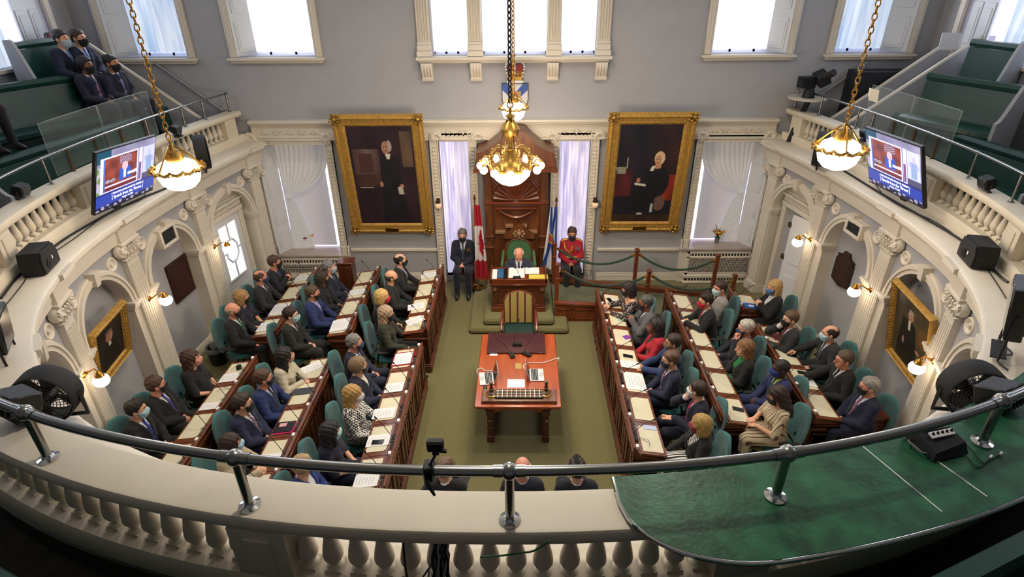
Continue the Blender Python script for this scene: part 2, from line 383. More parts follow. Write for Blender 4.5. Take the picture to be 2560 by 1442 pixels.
def shutter(win,hx,y0,x1,y1,z0,z1):      # folding panelled leaf along the reveal
    u=Vector((x1-hx,y1-y0,0)); w=u.length; u.normalize(); n=Vector((u.y,-u.x,0)); m=MB(); R=Matrix([[u.x,n.x,0],[u.y,n.y,0],[0,0,1]])
    c=Vector(((hx+x1)/2,(y0+y1)/2,(z0+z1)/2)); m.box(c,(w,.03,z1-z0),R,.004); sh=obj('shutter',m,WHITEP,win)
    k=max(2,round((z1-z0)/.62))
    for i in range(k):
        q=Vector((c.x,c.y,z0+(i+.5)*(z1-z0)/k))
        for sd in (-1,1):
            mm=MB(); mm.box(q+n*.02*sd,(w*.66,.012,(z1-z0)/k*.78),R,.005); mm.box(q+n*.026*sd,(w*.46,.012,(z1-z0)/k*.62),R,.004); obj('panel',mm,WHITEP,sh)
def trimbox(win,x0,x1,z0,z1,w=.13,d=.05,sill=True):
    m=MB()
    for a,c,e,f in ((x0-w,x0,z0,z1+w),(x1,x1+w,z0,z1+w),(x0,x1,z1,z1+w)):
        xr(m,a,c,e,f,d); q=.3*w
        xr(m,a+q,c-q if c-a<.3 else c,e,f-q*.5,d+.015)
    f=obj('window_frame',m,CREAM,win)
    if sill:
        m=MB(); xr(m,x0-w-.04,x1+w+.04,z0-.05,z0,d+.07); xr(m,x0-w,x1+w,z0-.1,z0-.05,d+.02); obj('window_sill',m,CREAM,win)
def window(n,label=None):
    w=bpy.data.objects.new('window_%d'%n,None); link(w); MW[w.name]=Matrix(); w['kind']='structure'; return w
def bars(win,x0,x1,z0,z1,y):
    m=MB(); m.bb((x0,y,z0),(x1,y+.03,z0+.05)); m.bb((x0,y,z1-.05),(x1,y+.03,z1))
    for k in range(4): x=x0+(x1-x0)*k/3; m.bb((x-.02,y,z0),(x+.02,y+.03,z1))
    for k in range(1,4): z=z0+(z1-z0)*k/4; m.bb((x0,y,z-.015),(x1,y+.03,z+.015))
    obj('sash',m,WHITEP,win)
    m=MB(); m.bb((x0,y+.012,z0),(x1,y+.02,z1)); obj('glazing',m,STRIP,win)
for i,(x0,x1) in enumerate(UW):
    w=window(i+1); far=i in(0,6); left=i<2; right=i>4
    if left or right:
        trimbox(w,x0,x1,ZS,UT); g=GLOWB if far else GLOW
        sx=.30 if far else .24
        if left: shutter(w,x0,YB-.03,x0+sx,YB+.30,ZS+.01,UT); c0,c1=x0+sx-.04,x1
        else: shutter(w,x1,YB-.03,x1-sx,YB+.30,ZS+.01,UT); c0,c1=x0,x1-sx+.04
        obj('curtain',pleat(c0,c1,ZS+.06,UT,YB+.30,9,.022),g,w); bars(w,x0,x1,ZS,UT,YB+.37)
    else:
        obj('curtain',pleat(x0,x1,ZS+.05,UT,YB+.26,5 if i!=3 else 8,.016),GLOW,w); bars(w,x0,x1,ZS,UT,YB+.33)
# the triple window's pilasters, sill and brackets
b=MB(); xs=[px(1042,142)[0],px(1528,143)[0]]
xr(b,xs[0],xs[1],ZS-.06,ZS,.16); xr(b,xs[0]+.04,xs[1]-.04,ZS-.11,ZS-.06,.1); t3=struct('trim_4',b,CREAM); t3['label']='moulded sill under the triple window'
for a,c in ((1047,1079),(1172,1206),(1367,1401),(1490,1522)):
    x0,x1=px(a,142)[0],px(c,142)[0]; m=MB(); xr(m,x0,x1,ZS,UT+.3,.06)
    for k in range(5): x=x0+(x1-x0)*(k+.5)/5; xr(m,x-.012,x+.012,ZS+.28,UT,.08,bev=.004)
    p=obj('pilaster',m,CREAM,t3); m=MB(); xr(m,x0-.02,x1+.02,ZS,ZS+.1,.12); xr(m,x0-.01,x1+.01,ZS+.1,ZS+.2,.1); xr(m,x0-.005,x1+.005,ZS+.2,ZS+.25,.085); obj('pilaster_base',m,CREAM,p)
for a in (1068,1190,1382,1503):
    x=px(a,160)[0]; w=.105; y=YB
    poly=[(0,0),(-.17,0),(-.18,-.03),(-.17,-.1),(-.11,-.18),(-.08,-.24),(-.1,-.28),(-.08,-.32),(0,-.32)]
    m=MB(); m.prism(poly,(2*w,0,0),(x-w,y+.02,ZS-.11),(0,1,0),(0,0,1))
    c=obj('bracket',m,CREAM,t3); m=MB()
    for k in range(4): xx=x-w+2*w*(k+.5)/4; m.tube([(xx,y-.15,ZS-.13),(xx,y-.16,ZS-.2),(xx,y-.1,ZS-.29),(xx,y-.07,ZS-.36)],.018,5)
    obj('bracket_rib',m,CREAM,c)
def carved(win,x0,x1,z0,z1,w,bead=.075):      # carved architrave: strips with bosses and corner rosettes
    m=MB()
    for a,c,e,f in ((x0-w,x0,z0,z1+w),(x1,x1+w,z0,z1+w),(x0,x1,z1,z1+w)): xr(m,a,c,e,f,.06); 
    for a,e in ((x0-w,x0-w+.02),(x0-.02,x0),(x1,x1+.02),(x1+w-.02,x1+w)): xr(m,a,e,z0,z1+w,.08,bev=.004)
    f=obj('architrave',m,CREAM,win); m=MB()
    for x in (x0-w/2,x1+w/2):
        n=int((z1-z0-.25)/bead)
        for k in range(n):
            z=z0+.22+k*bead; m.lathe([(.001,0),(w*.2,.012),(w*.28,0)],(x,YB-.06,z),8,RX(PI/2)); m.tube([(x-w*.3,YB-.065,z+.03),(x,YB-.075,z+.045),(x+w*.3,YB-.065,z+.03)],.008,4)
    n=int((x1-x0)/bead)
    for k in range(n): x=x0+(k+.5)*(x1-x0)/n; m.lathe([(.001,0),(w*.2,.012),(w*.28,0)],(x,YB-.06,z1+w/2),8,RX(PI/2))
    o=obj('carved_bosses',m,CREAM,win); o['kind']='stuff'
    for x in (x0-w/2,x1+w/2):
        m=MB()
        for k in range(8): a=k*PI/4; m.tube([(x,YB-.06,z1+w/2),(x+math.cos(a)*w*.42,YB-.085,z1+w/2+math.sin(a)*w*.42)],[.015,.024],5)
        m.sph((x,YB-.09,z1+w/2),.026,8,5); obj('rosette',m,CREAM,win)
    m=MB(); xr(m,x0-w-.02,x0,0,z0+.2,.08); xr(m,x1,x1+w+.02,0,z0+.2,.08); obj('plinth_block',m,CREAM,win)
for n,(x0,x1,z0,z1) in ((8,NWL),(9,NWR)):
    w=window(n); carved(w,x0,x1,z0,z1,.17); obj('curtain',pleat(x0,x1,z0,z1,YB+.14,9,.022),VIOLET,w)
    m=MB(); m.bb((x0,YB+.38,z0),(x1,YB+.41,z1)); obj('glazing',m,STRIP,w)
    m=MB(); m.bb((x0,YB+.01,0),(x1,YB+.4,z0)); obj('window_step',m,CREAM,w)
for n,(x0,x1,z0,z1),sd in ((10,LWL,-1),(11,LWR,1)):
    w=window(n); carved(w,x0,x1,z0,z1,.15); yb=YB+.36
    hx=x0 if sd<0 else x1; ix=hx-sd*.20; fr=x1 if sd<0 else x0
    for q in range(1): shutter(w,hx+sd*.012,YB-.04,ix,YB+.30,z0,z1)
    m=MB(); m.bb((x0-.2,YB-.12,z0-.045),(x1+.2,yb+.05,z0+.012),.01); obj('window_seat',m,mat('marble_sill','#a89b93',.35,var=.12,vs=9),w)
    m=MB(); m.bb((x0,yb+.03,z0),(x1,yb+.05,z1)); obj('glazing',m,STRIP,w)
    m=MB(); g=.20; m.bb((min(ix,fr+sd*g),yb-.02,z0+.055),(max(ix,fr+sd*g),yb-.005,z1)); obj('roller_blind',m,BLIND,w)
    # lace curtain tied back towards the shutter
    zt=z0+(z1-z0)*.52; xk=hx-sd*.62*(x1-x0)*.62
    def fn(u,v):
        # u across pleats, v from top (0) to bottom (1)
        top=hx-sd*(.17+(x1-x0-.24)*u); kx=hx-sd*(.28+.24*u*.5); bot=hx-sd*(.2+.50*u)
        if v<.5:
            k=v/.5; e=k**(1.0+1.6*u); x=top+(kx-top)*e
        else:
            k=(v-.5)/.5; x=kx+(bot-kx)*k**.7
        z=z1+(z0+.02-z1)*v+(.0 if v>=.5 else -.1*u*math.sin(PI*v/.5))
        return (x,yb-.09+.018*math.sin(u*2*PI*11),z)
    obj('curtain',MB().grid(fn,66,14),SHEER,w)
    m=MB(); kx0,kx1=sorted((hx-sd*.27,hx-sd*.42)); m.tube([(kx0,yb-.13,z0+(z1-z0)*.5+.04),((kx0+kx1)/2,yb-.14,z0+(z1-z0)*.5),(kx1,yb-.12,z0+(z1-z0)*.5+.03)],.018,6); obj('tie_back',m,SHEER,w)
    # pierced radiator cover below
    rx0,rx1=x0-.02,x1+.05; zt=z0-.06; yf=YB-.10
    r=thing('radiator_cover','pierced cream radiator cover under the %s lace curtained window'%('left' if sd<0 else 'right'),'radiator cover',((rx0+rx1)/2,yf,0))
    m=MB()
    for a,c,e,f in ((rx0,rx0+.06,.1,zt),(rx1-.06,rx1,.1,zt),(rx0,rx1,zt-.05,zt),(rx0,rx1,zt-.16,zt-.12),(rx0,rx1,.18,.24)): m.bb((a,yf-.01,e),(c,yf+.03,f),.005)
    m.bb((rx0-.03,yf-.05,.0),(rx1+.03,yf+.04,.03),.008); m.bb((rx0-.03,yf-.03,.11),(rx1+.03,yf+.04,.19),.012)
    obj('cover_frame',m,CREAM,r); m=MB(); m.bb((rx0+.01,yf+.05,0),(rx1-.01,yf+.08,zt)); obj('painted_shade_backing',m,mat('radiator_shade_colour','#4b4a47',.8),r)  # dark sheet added to paint the shade behind the pierced grille
    m=MB()
    nx=int((rx1-rx0-.12)/.062)
    for j,(za,zb) in enumerate(((.24,zt-.16),)):
        nz=int((zb-za)/.05)
        for i in range(nx+1):
            for k in range(nz):
                x=rx0+.06+(rx1-rx0-.12)*(i+.5*(k%2))/(nx+.5); z=za+(k+.5)*(zb-za)/nz; m.box((x,yf+.005,z),(.024,.012,.05),RY(.75)); m.box((x,yf+.005,z),(.024,.012,.05),RY(-.75))
    for za,zb in ((zt-.12,zt-.05),(.03,.11)):
        for i in range(nx*1): x=rx0+.06+(rx1-rx0-.12)*(i+.5)/nx; m.bb((x-.012,yf,za),(x+.012,yf+.014,zb))
    o=obj('pierced_grille',m,CREAM,r); o['kind']='stuff'
# ---- ceiling, outer gallery walls, rear wall
b=MB(); b.bb((-11,-4,8.5),(11,12.3,8.7)); struct('ceiling',b,mat('ceiling_plaster','#e2ddd2',.9))
for nm,x,th,yy in (('left',XL,-.3,(7.3,9.5)),('right',XR,.3,(7.1,9.3))):
    m=MB(); op=(7.9,10.93) if nm=='left' else (7.7,10.93); z0,z1=4.75,7.4
    # wall facing inwards with one tall window opening
    ys=[-4,op[0],op[1],YB]; zs=[2.5,z0,z1,8.5]
    for i in range(3):
        for j in range(3):
            if i==1 and j==1: continue
            m.bb((x,ys[i],zs[j]),(x+th,ys[i+1],zs[j+1]))
    struct('wall_'+nm,m,GREY)
    w=window(12 if nm=='left' else 13); sg=1 if th>0 else -1; m=MB(); d=.05
    for a,c,e,f in ((op[0]-.13,op[0],z0,z1+.13),(op[1],op[1]+.13,z0,z1+.13),(op[0],op[1],z1,z1+.13),(op[0]-.17,op[1]+.17,z0-.06,z0)): m.bb((x-sg*d,a,e),(x+sg*.02,c,f),.008)
    obj('window_frame',m,CREAM,w)
    # shutter leaf at the far jamb, sheer curtain beside it
    ya=op[1]-.03; yb2=op[1]-.62; m=MB(); m.bb((x+sg*.05,yb2,z0),(x+sg*.08,ya,z1)); sh=obj('shutter',m,WHITEP,w)
    for k in range(3):
        zz=z0+(k+.5)*(z1-z0)/3
        for q in (0.25,.75):
            m=MB(); yc=yb2+(ya-yb2)*q; m.bb((x+sg*.035,yc-.12,zz-.36),(x+sg*.055,yc+.12,zz+.36),.01); m.bb((x+sg*.025,yc-.08,zz-.28),(x+sg*.055,yc+.08,zz+.28),.01); obj('panel',m,WHITEP,sh)
    N=14
    def fn(u,v): return (x+sg*(.16+.025*math.sin(u*N*2*PI)),op[0]+(yb2-.22-op[0])*u,z0+(z1-z0)*v)
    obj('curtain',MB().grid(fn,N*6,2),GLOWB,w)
    m=MB(); m.bb((x+sg*.24,op[0],z0),(x+sg*.27,op[1],z1)); obj('glazing',m,STRIP,w)
b=MB(); b.bb((-11,-4.2,0),(11,-4,8.5)); struct('wall_rear',b,GREY)
# ---------------------------------------------------------------- arcaded walls under the gallery
AR,ZI=.64,1.87      # arch radius and impost height
def side_s(sd): return SL if sd<0 else SR
for sd,nm in ((-1,'left'),(1,'right')):
    P=side_s(sd); s_end=SMIN+.02 if sd<0 else SMAX-.02; s_near=sd*2.2
    # niche wall behind the arches
    m=MB(); sweep(m,[(.02,0),(.14,0),(.14,ZE+.2),(.02,ZE+.2)],min(s_end,s_near),max(s_end,s_near)); w0=struct('wall_%s_arcade'%nm,m,GREY)
    bays=[(P[k],P[k+1]) for k in range(4)]+[(P[4],P[4]-sd*1.75)]
    ends=[(s_end,P[0]+sd*-.0)]
    m=MB()
    for a,c in bays:      # spandrel panels with an arched opening
        mid=(a+c)/2; hw=abs(c-a)/2; N=28; cols=[]
        for k in range(N+1):
            q=-hw+2*hw*k/N; cols.append(q)
        for ex in (-AR,AR): cols+= [ex-1e-4,ex+1e-4]
        cols=sorted(cols); top=ZE+.1
        zt=lambda q: 0 if abs(q)>=AR else ZI+math.sqrt(max(0,AR*AR-q*q))
        for k in range(len(cols)-1):
            q0,q1=cols[k],cols[k+1]
            if q1-q0<1e-3: continue
            z0,z1=zt(q0),zt(q1)
            pts=[UP(mid+q0,-.18,z0),UP(mid+q1,-.18,z1),UP(mid+q1,-.18,top),UP(mid+q0,-.18,top)]
            m.add(pts,[(0,1,2,3)])
    struct('wall_%s_spandrel'%nm,m,GREY,w0,smooth=None)
    jm=MB(); 
    for bi,(a,c) in enumerate(bays):
        mid=(a+c)/2; hw=abs(c-a)/2
        # jambs and soffit
        m=MB(); arc=[(-AR,0)]+[(-AR*math.cos(PI*k/20),ZI+AR*math.sin(PI*k/20)) for k in range(21)]+[(AR,0)]
        RR=[[UP(mid+q,o,z) for q,z in arc] for o in (-.2,.03)]; m.rings(RR,False,False)
        RR=[[UP(mid+q,o,z) for q,z in arc] for o in (-.2,-.2)]
        ar=struct('arch',m,CREAM,w0,smooth=.6)
        m=MB()      # archivolt moulding, three stepped bands
        for r0,r1,o in ((AR-.01,AR+.05,-.23),(AR+.05,AR+.09,-.25),(AR+.09,AR+.12,-.215)):
            Q=[]
            for k in range(21):
                t=PI*k/20; Q.append([UP(mid-rr*math.cos(t),oo,ZI+rr*math.sin(t)) for rr,oo in ((r0,-.16),(r0,o),(r1,o),(r1,-.16))])
            m.rings(Q)
        obj('archivolt',m,CREAM,ar)
        m=MB(); kz=ZI+AR
        lo=[UP(mid+x,o,kz-.03) for x,o in ((-.05,-.14),(.05,-.14),(.05,-.28),(-.05,-.28))]; hi=[UP(mid+x,o,kz+.17) for x,o in ((-.075,-.14),(.075,-.14),(.075,-.31),(-.075,-.31))]
        m.hexa(lo,hi); obj('keystone',m,CREAM,ar)
        for e in (-1,1):
            m=MB(); q0,q1=sorted((e*(AR-.015),e*(hw-.13)))
            def sb(q0,q1,o0,o1,z0,z1):
                m.hexa([UP(mid+q0,o0,z0),UP(mid+q1,o0,z0),UP(mid+q1,o1,z0),UP(mid+q0,o1,z0)],[UP(mid+q0,o0,z1),UP(mid+q1,o0,z1),UP(mid+q1,o1,z1),UP(mid+q0,o1,z1)])
            sb(q0,q1,.02,-.215,.0,ZI-.1); obj('jamb',m,CREAM,ar)
            m=MB(); sb(q0-.02,q1+.02,.02,-.24,ZI-.1,ZI-.06); sb(q0-.03,q1+.03,.02,-.26,ZI-.06,ZI-.02); sb(q0-.04,q1+.04,.02,-.28,ZI-.02,ZI+.02); obj('impost',m,CREAM,ar)
            m=MB(); sb(q0-.02,q1+.02,.02,-.24,0,.16); obj('plinth',m,CREAM,ar)
        # roundels in the spandrels beside each pilaster
    for k,ps in enumerate(P):
        M=local(ps,-.18,0)
        m=MB(); m.box((0,-.02,ZE/2),(.27,.12,ZE)); 
        for q in range(5): m.box((-.1+.05*q,-.082,1.35),(.022,.008,2.1))
        m.mv(M); pl=struct('pilaster',m,CREAM,w0)
        m=MB(); m.box((0,-.03,.09),(.33,.18,.18),None,.01); m.box((0,-.03,.2),(.30,.15,.05),None,.015); m.mv(M); obj('pilaster_base',m,CREAM,pl)
        m=MB(); m.box((0,-.05,ZE-.02),(.42,.2,.05),None,.01); m.box((0,-.03,ZE-.27),(.33,.15,.03),None,.01)
        for e in (-1,1):
            sp=[(e*(.17+.07*(1-t)*math.cos(t*9)),-.11,ZE-.12+.07*(1-t)*math.sin(t*9)) for t in [x/14 for x in range(14)]]
            m.tube([(e*.05,-.1,ZE-.045),(e*.14,-.11,ZE-.05)]+sp,[.03,.03]+[.028]*14,6)
            m.lathe([(.03,-.06),(.1,-.045),(.11,.0),(.09,.04),(.02,.05)],(e*.17,-.07,ZE-.12),12,RX(PI/2))
        for r in range(2):
            for q in range(4+r): x=(-.115+.23*q/(3+r)); m.tube([(x,-.085,ZE-.26+.08*r),(x,-.1,ZE-.2+.08*r),(x*1.1,-.14,ZE-.16+.08*r)],[.028,.026,.014],5)
        m.mv(M); obj('capital',m,CREAM,pl)
        for e in (-1,1):
            m=MB(); c=(e*.36,-.0,ZE-.23); m.lathe([(.001,.045),(.026,.04),(.03,.014),(.058,.016),(.072,.036),(.09,.042),(.102,.032),(.106,0),(.106,-.03),(.001,-.03)],c,22,RX(PI/2)); m.mv(M); obj('roundel',m,CREAM,pl)
    # entablature and cornice ledge
    m=MB(); s0,s1=min(s_end,s_near),max(s_end,s_near)
    sweep(m,[(.2,ZE),(-.26,ZE),(-.26,ZE+.06),(-.275,ZE+.065),(-.275,ZE+.17),(-.30,ZE+.19),(-.33,ZE+.22),(-.36,ZE+.235),(-.36,ZE+.27),(-.43,ZE+.30),(-.43,3.12),(-.40,3.145),(-.13,3.15),(.2,3.15)],s0,s1)
    en=struct('trim_%d'%(5 if sd<0 else 6),m,CREAM); en['label']='cream entablature and cornice ledge along the %s gallery'%nm
    for k,ps in enumerate(P[:]):
        m=MB(); n=6
        sweep(m,[(-.2,ZE-.0),(-.31,ZE),(-.31,ZE+.19),(-.37,ZE+.235),(-.40,ZE+.27),(-.47,ZE+.30),(-.47,3.125),(-.2,3.148)],ps-.19,ps+.19,3); obj('ressaut',m,CREAM,en)
    m=MB(); a0,a1=(s0,s1); nd=int((a1-a0)/.055)
    m=MB(); sweep(m,[(-.0,0),(-.04,0),(-.04,.12),(-.02,.15),(0,.15)],s0,s1); b2=struct('baseboard_%s'%nm,m,CREAM)
    m=MB(); sweep(m,[(-.17,0),(-.2,0),(-.2,.1),(-.17,.12)],s0,s1)
# near end of the cornice, seen through the balusters
m=MB(); sweep(m,[(.2,ZE),(-.26,ZE),(-.36,ZE+.25),(-.43,ZE+.30),(-.43,3.12),(-.40,3.145),(-.13,3.15),(.2,3.15)],-2.25,2.25); e=struct('trim_7',m,CREAM); e['label']='cream ledge outside the near balustrade'
m=MB(); sweep(m,[(.02,0),(.14,0),(.14,ZE+.2),(.02,ZE+.2)],-2.3,2.3); struct('wall_near_arcade',m,GREY)
# ---------------------------------------------------------------- balustrade in three runs
BAL=[(a*.9,b_*.72 if b_<=.155 else .1116+(b_-.155)*1.241) for a,b_ in [(.046,0),(.046,.018),(.052,.02),(.052,.03),(.034,.045),(.028,.055),(.03,.065),(.046,.09),(.059,.13),(.06,.155),(.052,.195),(.038,.24),(.029,.275),(.027,.295),(.034,.303),(.034,.312),(.044,.32),(.046,.335)]]
def bal_mesh(n):
    m=MB(); m.lathe(BAL[2:-2],(0,0,0),n); m.box((0,0,.009),(.09,.09,.018)); m.box((0,0,.328),(.085,.085,.016)); return mkmesh('baluster',m.v,m.f,STONE,.9)
BM_N,BM_F=bal_mesh(24),bal_mesh(12)
PED=[]
for sd in (-1,1): PED+= [p for p in side_s(sd)]
PEDN=[near_s(at_z(655,1360,3.5)),near_s(at_z(1885,1395,3.5))]
allp=sorted(PED+PEDN); SPLIT=3.3
def run(label,s0,s1,mesh):
    mid=(s0+s1)/2; b0=UP(mid,.125,3.15); th=thing('gallery_balustrade',label,'balustrade',b0)
    m=MB(); sweep(m,[(-.03,3.648),(-.015,3.63),(-.0,3.62),(.225,3.62),(.24,3.63),(.252,3.648),(.252,3.69),(.238,3.715),(.22,3.72),(.01,3.72),(-.015,3.715),(-.03,3.69)],s0,s1); obj('cap',m,STONE,th)
    m=MB(); sweep(m,[(-.02,3.15),(.27,3.15),(.27,3.255),(.25,3.285),(0,3.285),(-.02,3.255)],s0,s1); obj('plinth',m,STONE,th)
    ps=[p for p in allp if s0-.2<p<s1+.2]
    for p in ps:
        a,c=max(s0,p-.15),min(s1,p+.15)
        if c-a<.03: continue
        m=MB(); sweep(m,[(0,3.28),(.25,3.28),(.25,3.63),(0,3.63)],a,c,2); pd=obj('pedestal',m,STONE,th)
        if c-a>.25:
            m=MB(); sweep(m,[(-.012,3.34),(.262,3.34),(.262,3.57),(-.012,3.57)],p-.07,p+.07,2); obj('pedestal_panel',m,STONE,pd)
    edges=[s0]+[p for p in ps]+[s1]; Mi=MW[th.name].inverted()
    for a,c in zip(edges[:-1],edges[1:]):
        a2=a+(.19 if a in ps else .06); c2=c-(.19 if c in ps else .06)
        if c2-a2<.1: continue
        n=max(1,round((c2-a2)/.134))
        for k in range(n+1):
            s=a2+(c2-a2)*k/n; o=bpy.data.objects.new('baluster',mesh); link(o,th); n_,t_=UN(s); p=Mi@UP(s,.145,3.285); o.location=p; o.rotation_euler=(0,0,math.atan2(t_[1],t_[0]))
    return th
run('cream left gallery balustrade behind the television and fan',SMIN+.05,-SPLIT,BM_F)
run('cream right gallery balustrade behind the television and fan',SPLIT,SMAX-.05,BM_F)
run('near cream balustrade with broad cap under the steel rail',-SPLIT,SPLIT,BM_N)
# steel rail on posts
S0C=near_s(at_z(1545,1225,3.75))
ZR=4.05
def steel_rail(label,s0,s1,posts,r,off,n=None,ball=.055):
    th=thing('steel_railing',label,'railing',UP((s0+s1)/2,off,3.72)); m=MB()
    n=n or int(abs(s1-s0)/.15); m.tube([UP(s0+(s1-s0)*k/n,off,ZR) for k in range(n+1)],r,12); obj('handrail',m,STEEL,th)
    for s in posts:
        c=UP(s,off,3.757 if (r>.02 and s>S0C) else 3.72); m=MB(); m.lathe([(r*.9,0),(r*.9,ZR-3.72)],c,12); p=obj('post',m,STEEL,th)
        m=MB(); m.lathe([(.001,0),(r*2.1,0),(r*2.1,.008),(r*1.2,.016),(r*.95,.03)],c,18); obj('flange',m,CHROME if r>.02 else STEEL,p)
        m=MB(); m.sph((c.x,c.y,ZR),ball,14,9); obj('ball_joint',m,STEEL,p)
        t=UN(s)[1]; m=MB(); d=Vector((t[0],t[1],0)); m.tube([Vector((c.x,c.y,ZR))-d*ball*1.7,Vector((c.x,c.y,ZR))+d*ball*1.7],r*1.18,12); obj('rail_sleeve',m,STEEL,p)
    return th
rp=[near_s(at_z(x,y,3.72)) for x,y in ((150,1128),(637,1250),(1272,1300),(1905,1210),(2370,1068))]
OFFN=.17
RAIL=steel_rail('thick brushed steel guard rail on the near balustrade cap',-3.95,3.95,[-3.75]+rp+[3.8],.026,OFFN,90,.044)
for sd,nm,pts in ((-1,'left',((105,455),(230,385),(345,345),(440,312),(512,295),(575,275))),(1,'right',((2540,500),(2420,440),(2305,385),(2195,330),(2108,318),(2038,285),(1985,265)))):
    pp=[near_s(at_z(x,y,3.75)) for x,y in pts]; e=(SMIN+.2 if sd<0 else SMAX-.2)
    steel_rail('thin steel rail along the %s gallery balustrade'%nm,e,sd*4.2,pp,.017,.14,None,.022)
# green leather counter laid over the right part of the near cap
s0=near_s(at_z(1545,1225,3.75)); GC=mat('worn_green_leather_top','#123f29',.34,col2='#2a6a49',vs=7,bump=.18,bs=35)
def gcp(s):     # rounded near-left end
    k=max(0,min(1,(s-s0)/.62)); return -.06,(-.06+ .16+ (.56-.16)*math.sqrt(max(0,1-(1-k)**2)))
m=MB(); RR=[];N=60
for k in range(N+1):
    s=s0+(5.4-s0)*(k/N)**1.35; a,c=gcp(s); RR.append([UP(s,a,3.725),UP(s,c,3.725),UP(s,c,3.755),UP(s,a,3.755)])
m.rings(RR); gt=solo('counter_top',m,GC,'worn green leather counter top laid over the balustrade cap','counter')
m=MB(); pts=[UP(s0,-.06,3.742)]+[UP(s0+(5.4-s0)*(k/N)**1.35,gcp(s0+(5.4-s0)*(k/N)**1.35)[1]+.004,3.742) for k in range(N+1)]
m.tube(pts,.013,8); rim=MB(); rim.v,rim.f=m.v,m.f
MW[gt.name]=Matrix.Translation(gt.location); obj('metal_rim',m,CHROME,gt)
for px_,py_ in ((2090,1060),(2350,1165)):
    s=near_s(at_z(px_,py_,3.75)); m=MB(); m.tube([UP(s,-.04,3.756),UP(s+.02,.44,3.756)],.004,4); obj('seam_strip',m,PAPER,gt)
# ---------------------------------------------------------------- gallery floors and tiers behind the balustrade
m=MB(); sweep(m,[(.28,2.85),(3.6,2.85),(3.6,2.98),(.28,2.98)],SMIN,SMAX,80); struct('gallery_floor',m,GCARPET)
m=MB(); sweep(m,[(1.0,2.98),(3.6,2.98),(3.6,3.34),(1.0,3.34)],-4.6,4.6,50); struct('gallery_tier',m,GCARPET)
m=MB(); sweep(m,[(.27,2.98),(.285,2.98),(.285,3.15),(.27,3.15)],-4.5,4.5,40); struct('baseboard_gallery',m,mat('dark_plinth_paint','#3b352c',.6))
# ---------------------------------------------------------------- members' desks: local x towards the aisle, y along the row
DW=.588
def build_desk():
    t=thing('member_desk','x','desk'); w=DW
    m=MB(); m.bb((-.13,-w/2+.004,0),(-.10,w/2-.004,.10)); 
    for y in (-w/2+.014,w/2-.014): m.prism([(-.15,0),(.19,0),(.19,.86),(.11,.78),(-.19,.715),(-.19,.66),(-.15,.62)],(0,.02,0),(0,y-.01,0))
    m.bb((.165,-w/2+.004,0),(.195,w/2-.004,.87)); obj('carcass',m,WOOD,t,local=True)
    m=MB(); m.prism([(-.215,.74),(-.215,.765),(.105,.812),(.105,.785)],(0,w-.008,0),(0,-w/2+.004,0)); wt=obj('writing_top',m,WOODY,t,local=True)
    a=.047/.32; m=MB(); zz=lambda x:.767+(x+.215)*a
    poly=[(-.185,-w/2+.075),(.045,-w/2+.075),(.075,-w/2+.105),(.075,w/2-.05),(-.185,w/2-.05)]
    m.prism(poly,(0,0,.003),(0,0,0),(1,0,a),(0,1,0)); m.v=[(x,y,z+.767+.215*a) for x,y,z in m.v]; obj('blotter',m,BLOT,wt,local=True)
    m=MB(); m.bb((.10,-w/2+.004,.775),(.2,w/2-.004,.795)); obj('console_shelf',m,WOODY,t,local=True)
    m=MB(); m.bb((.188,-w/2+.002,.78),(.212,w/2-.002,.90),.006); m.bb((.18,-w/2+.002,.895),(.218,w/2-.002,.908),.005); rr=obj('ridge_rail',m,WOODY,t,local=True)
    
    for e in(-1,1): m=MB(); m.bb((.15,e*(w/2-.012)-.008,.795),(.19,e*(w/2-.012)+.008,.86),.004); obj('partition',m,WOODY,t,local=True)
    m=MB(); m.bb((.2,-w/2,0),(.235,w/2,.13),.008); m.bb((.2,-w/2,.13),(.222,w/2,.16),.006); m.bb((.195,-w/2,.80),(.225,w/2,.84),.006); m.bb((.195,-w/2,.74),(.212,w/2,.80),.006)
    for q in (-1,1):
        c=q*w/4
        for d,x in ((.105,.206),(.085,.214)):
            for yy0,yy1,z0,z1 in ((c-d,c-d+.016,.22,.70),(c+d-.016,c+d,.22,.70),(c-d,c+d,.22,.236),(c-d,c+d,.684,.70)): m.bb((.19,yy0,z0),(x,yy1,z1))
        m.bb((.19,c-.055,.27),(.205,c+.055,.65),.006)
    m.bb((.19,-w/2,.16),(.21,-w/2+.03,.74)); m.bb((.19,w/2-.03,.16),(.21,w/2,.74)); obj('front_panel',m,WOOD,t,local=True)
    m=MB(); m.bb((.152,w/2-.075,.81),(.187,w/2-.022,.905),.002); m.v=[(x-.012*(z>.85),y,z) for x,y,z in m.v]; obj('name_card',m,PAPER,t,local=True)
    return t
def build_end(t):      # moulded end panel for the desk that closes a row
    w=DW
    m=MB(); y=-w/2
    m.bb((-.16,y-.035,0),(.225,y,.14),.006); m.bb((-.15,y-.022,.14),(.215,y,.17),.005); m.bb((-.2,y-.03,.66),(.2,y,.70),.006)
    for a,c,z0,z1 in ((-.10,.15,.56,.575),(-.10,.15,.24,.255),(-.10,-.085,.24,.575),(.135,.15,.24,.575)): m.bb((a,y-.016,z0),(c,y,z1))
    m.bb((-.06,y-.01,.3),(.11,y,.52),.004); return obj('end_panel',m,WOOD,t,local=True)
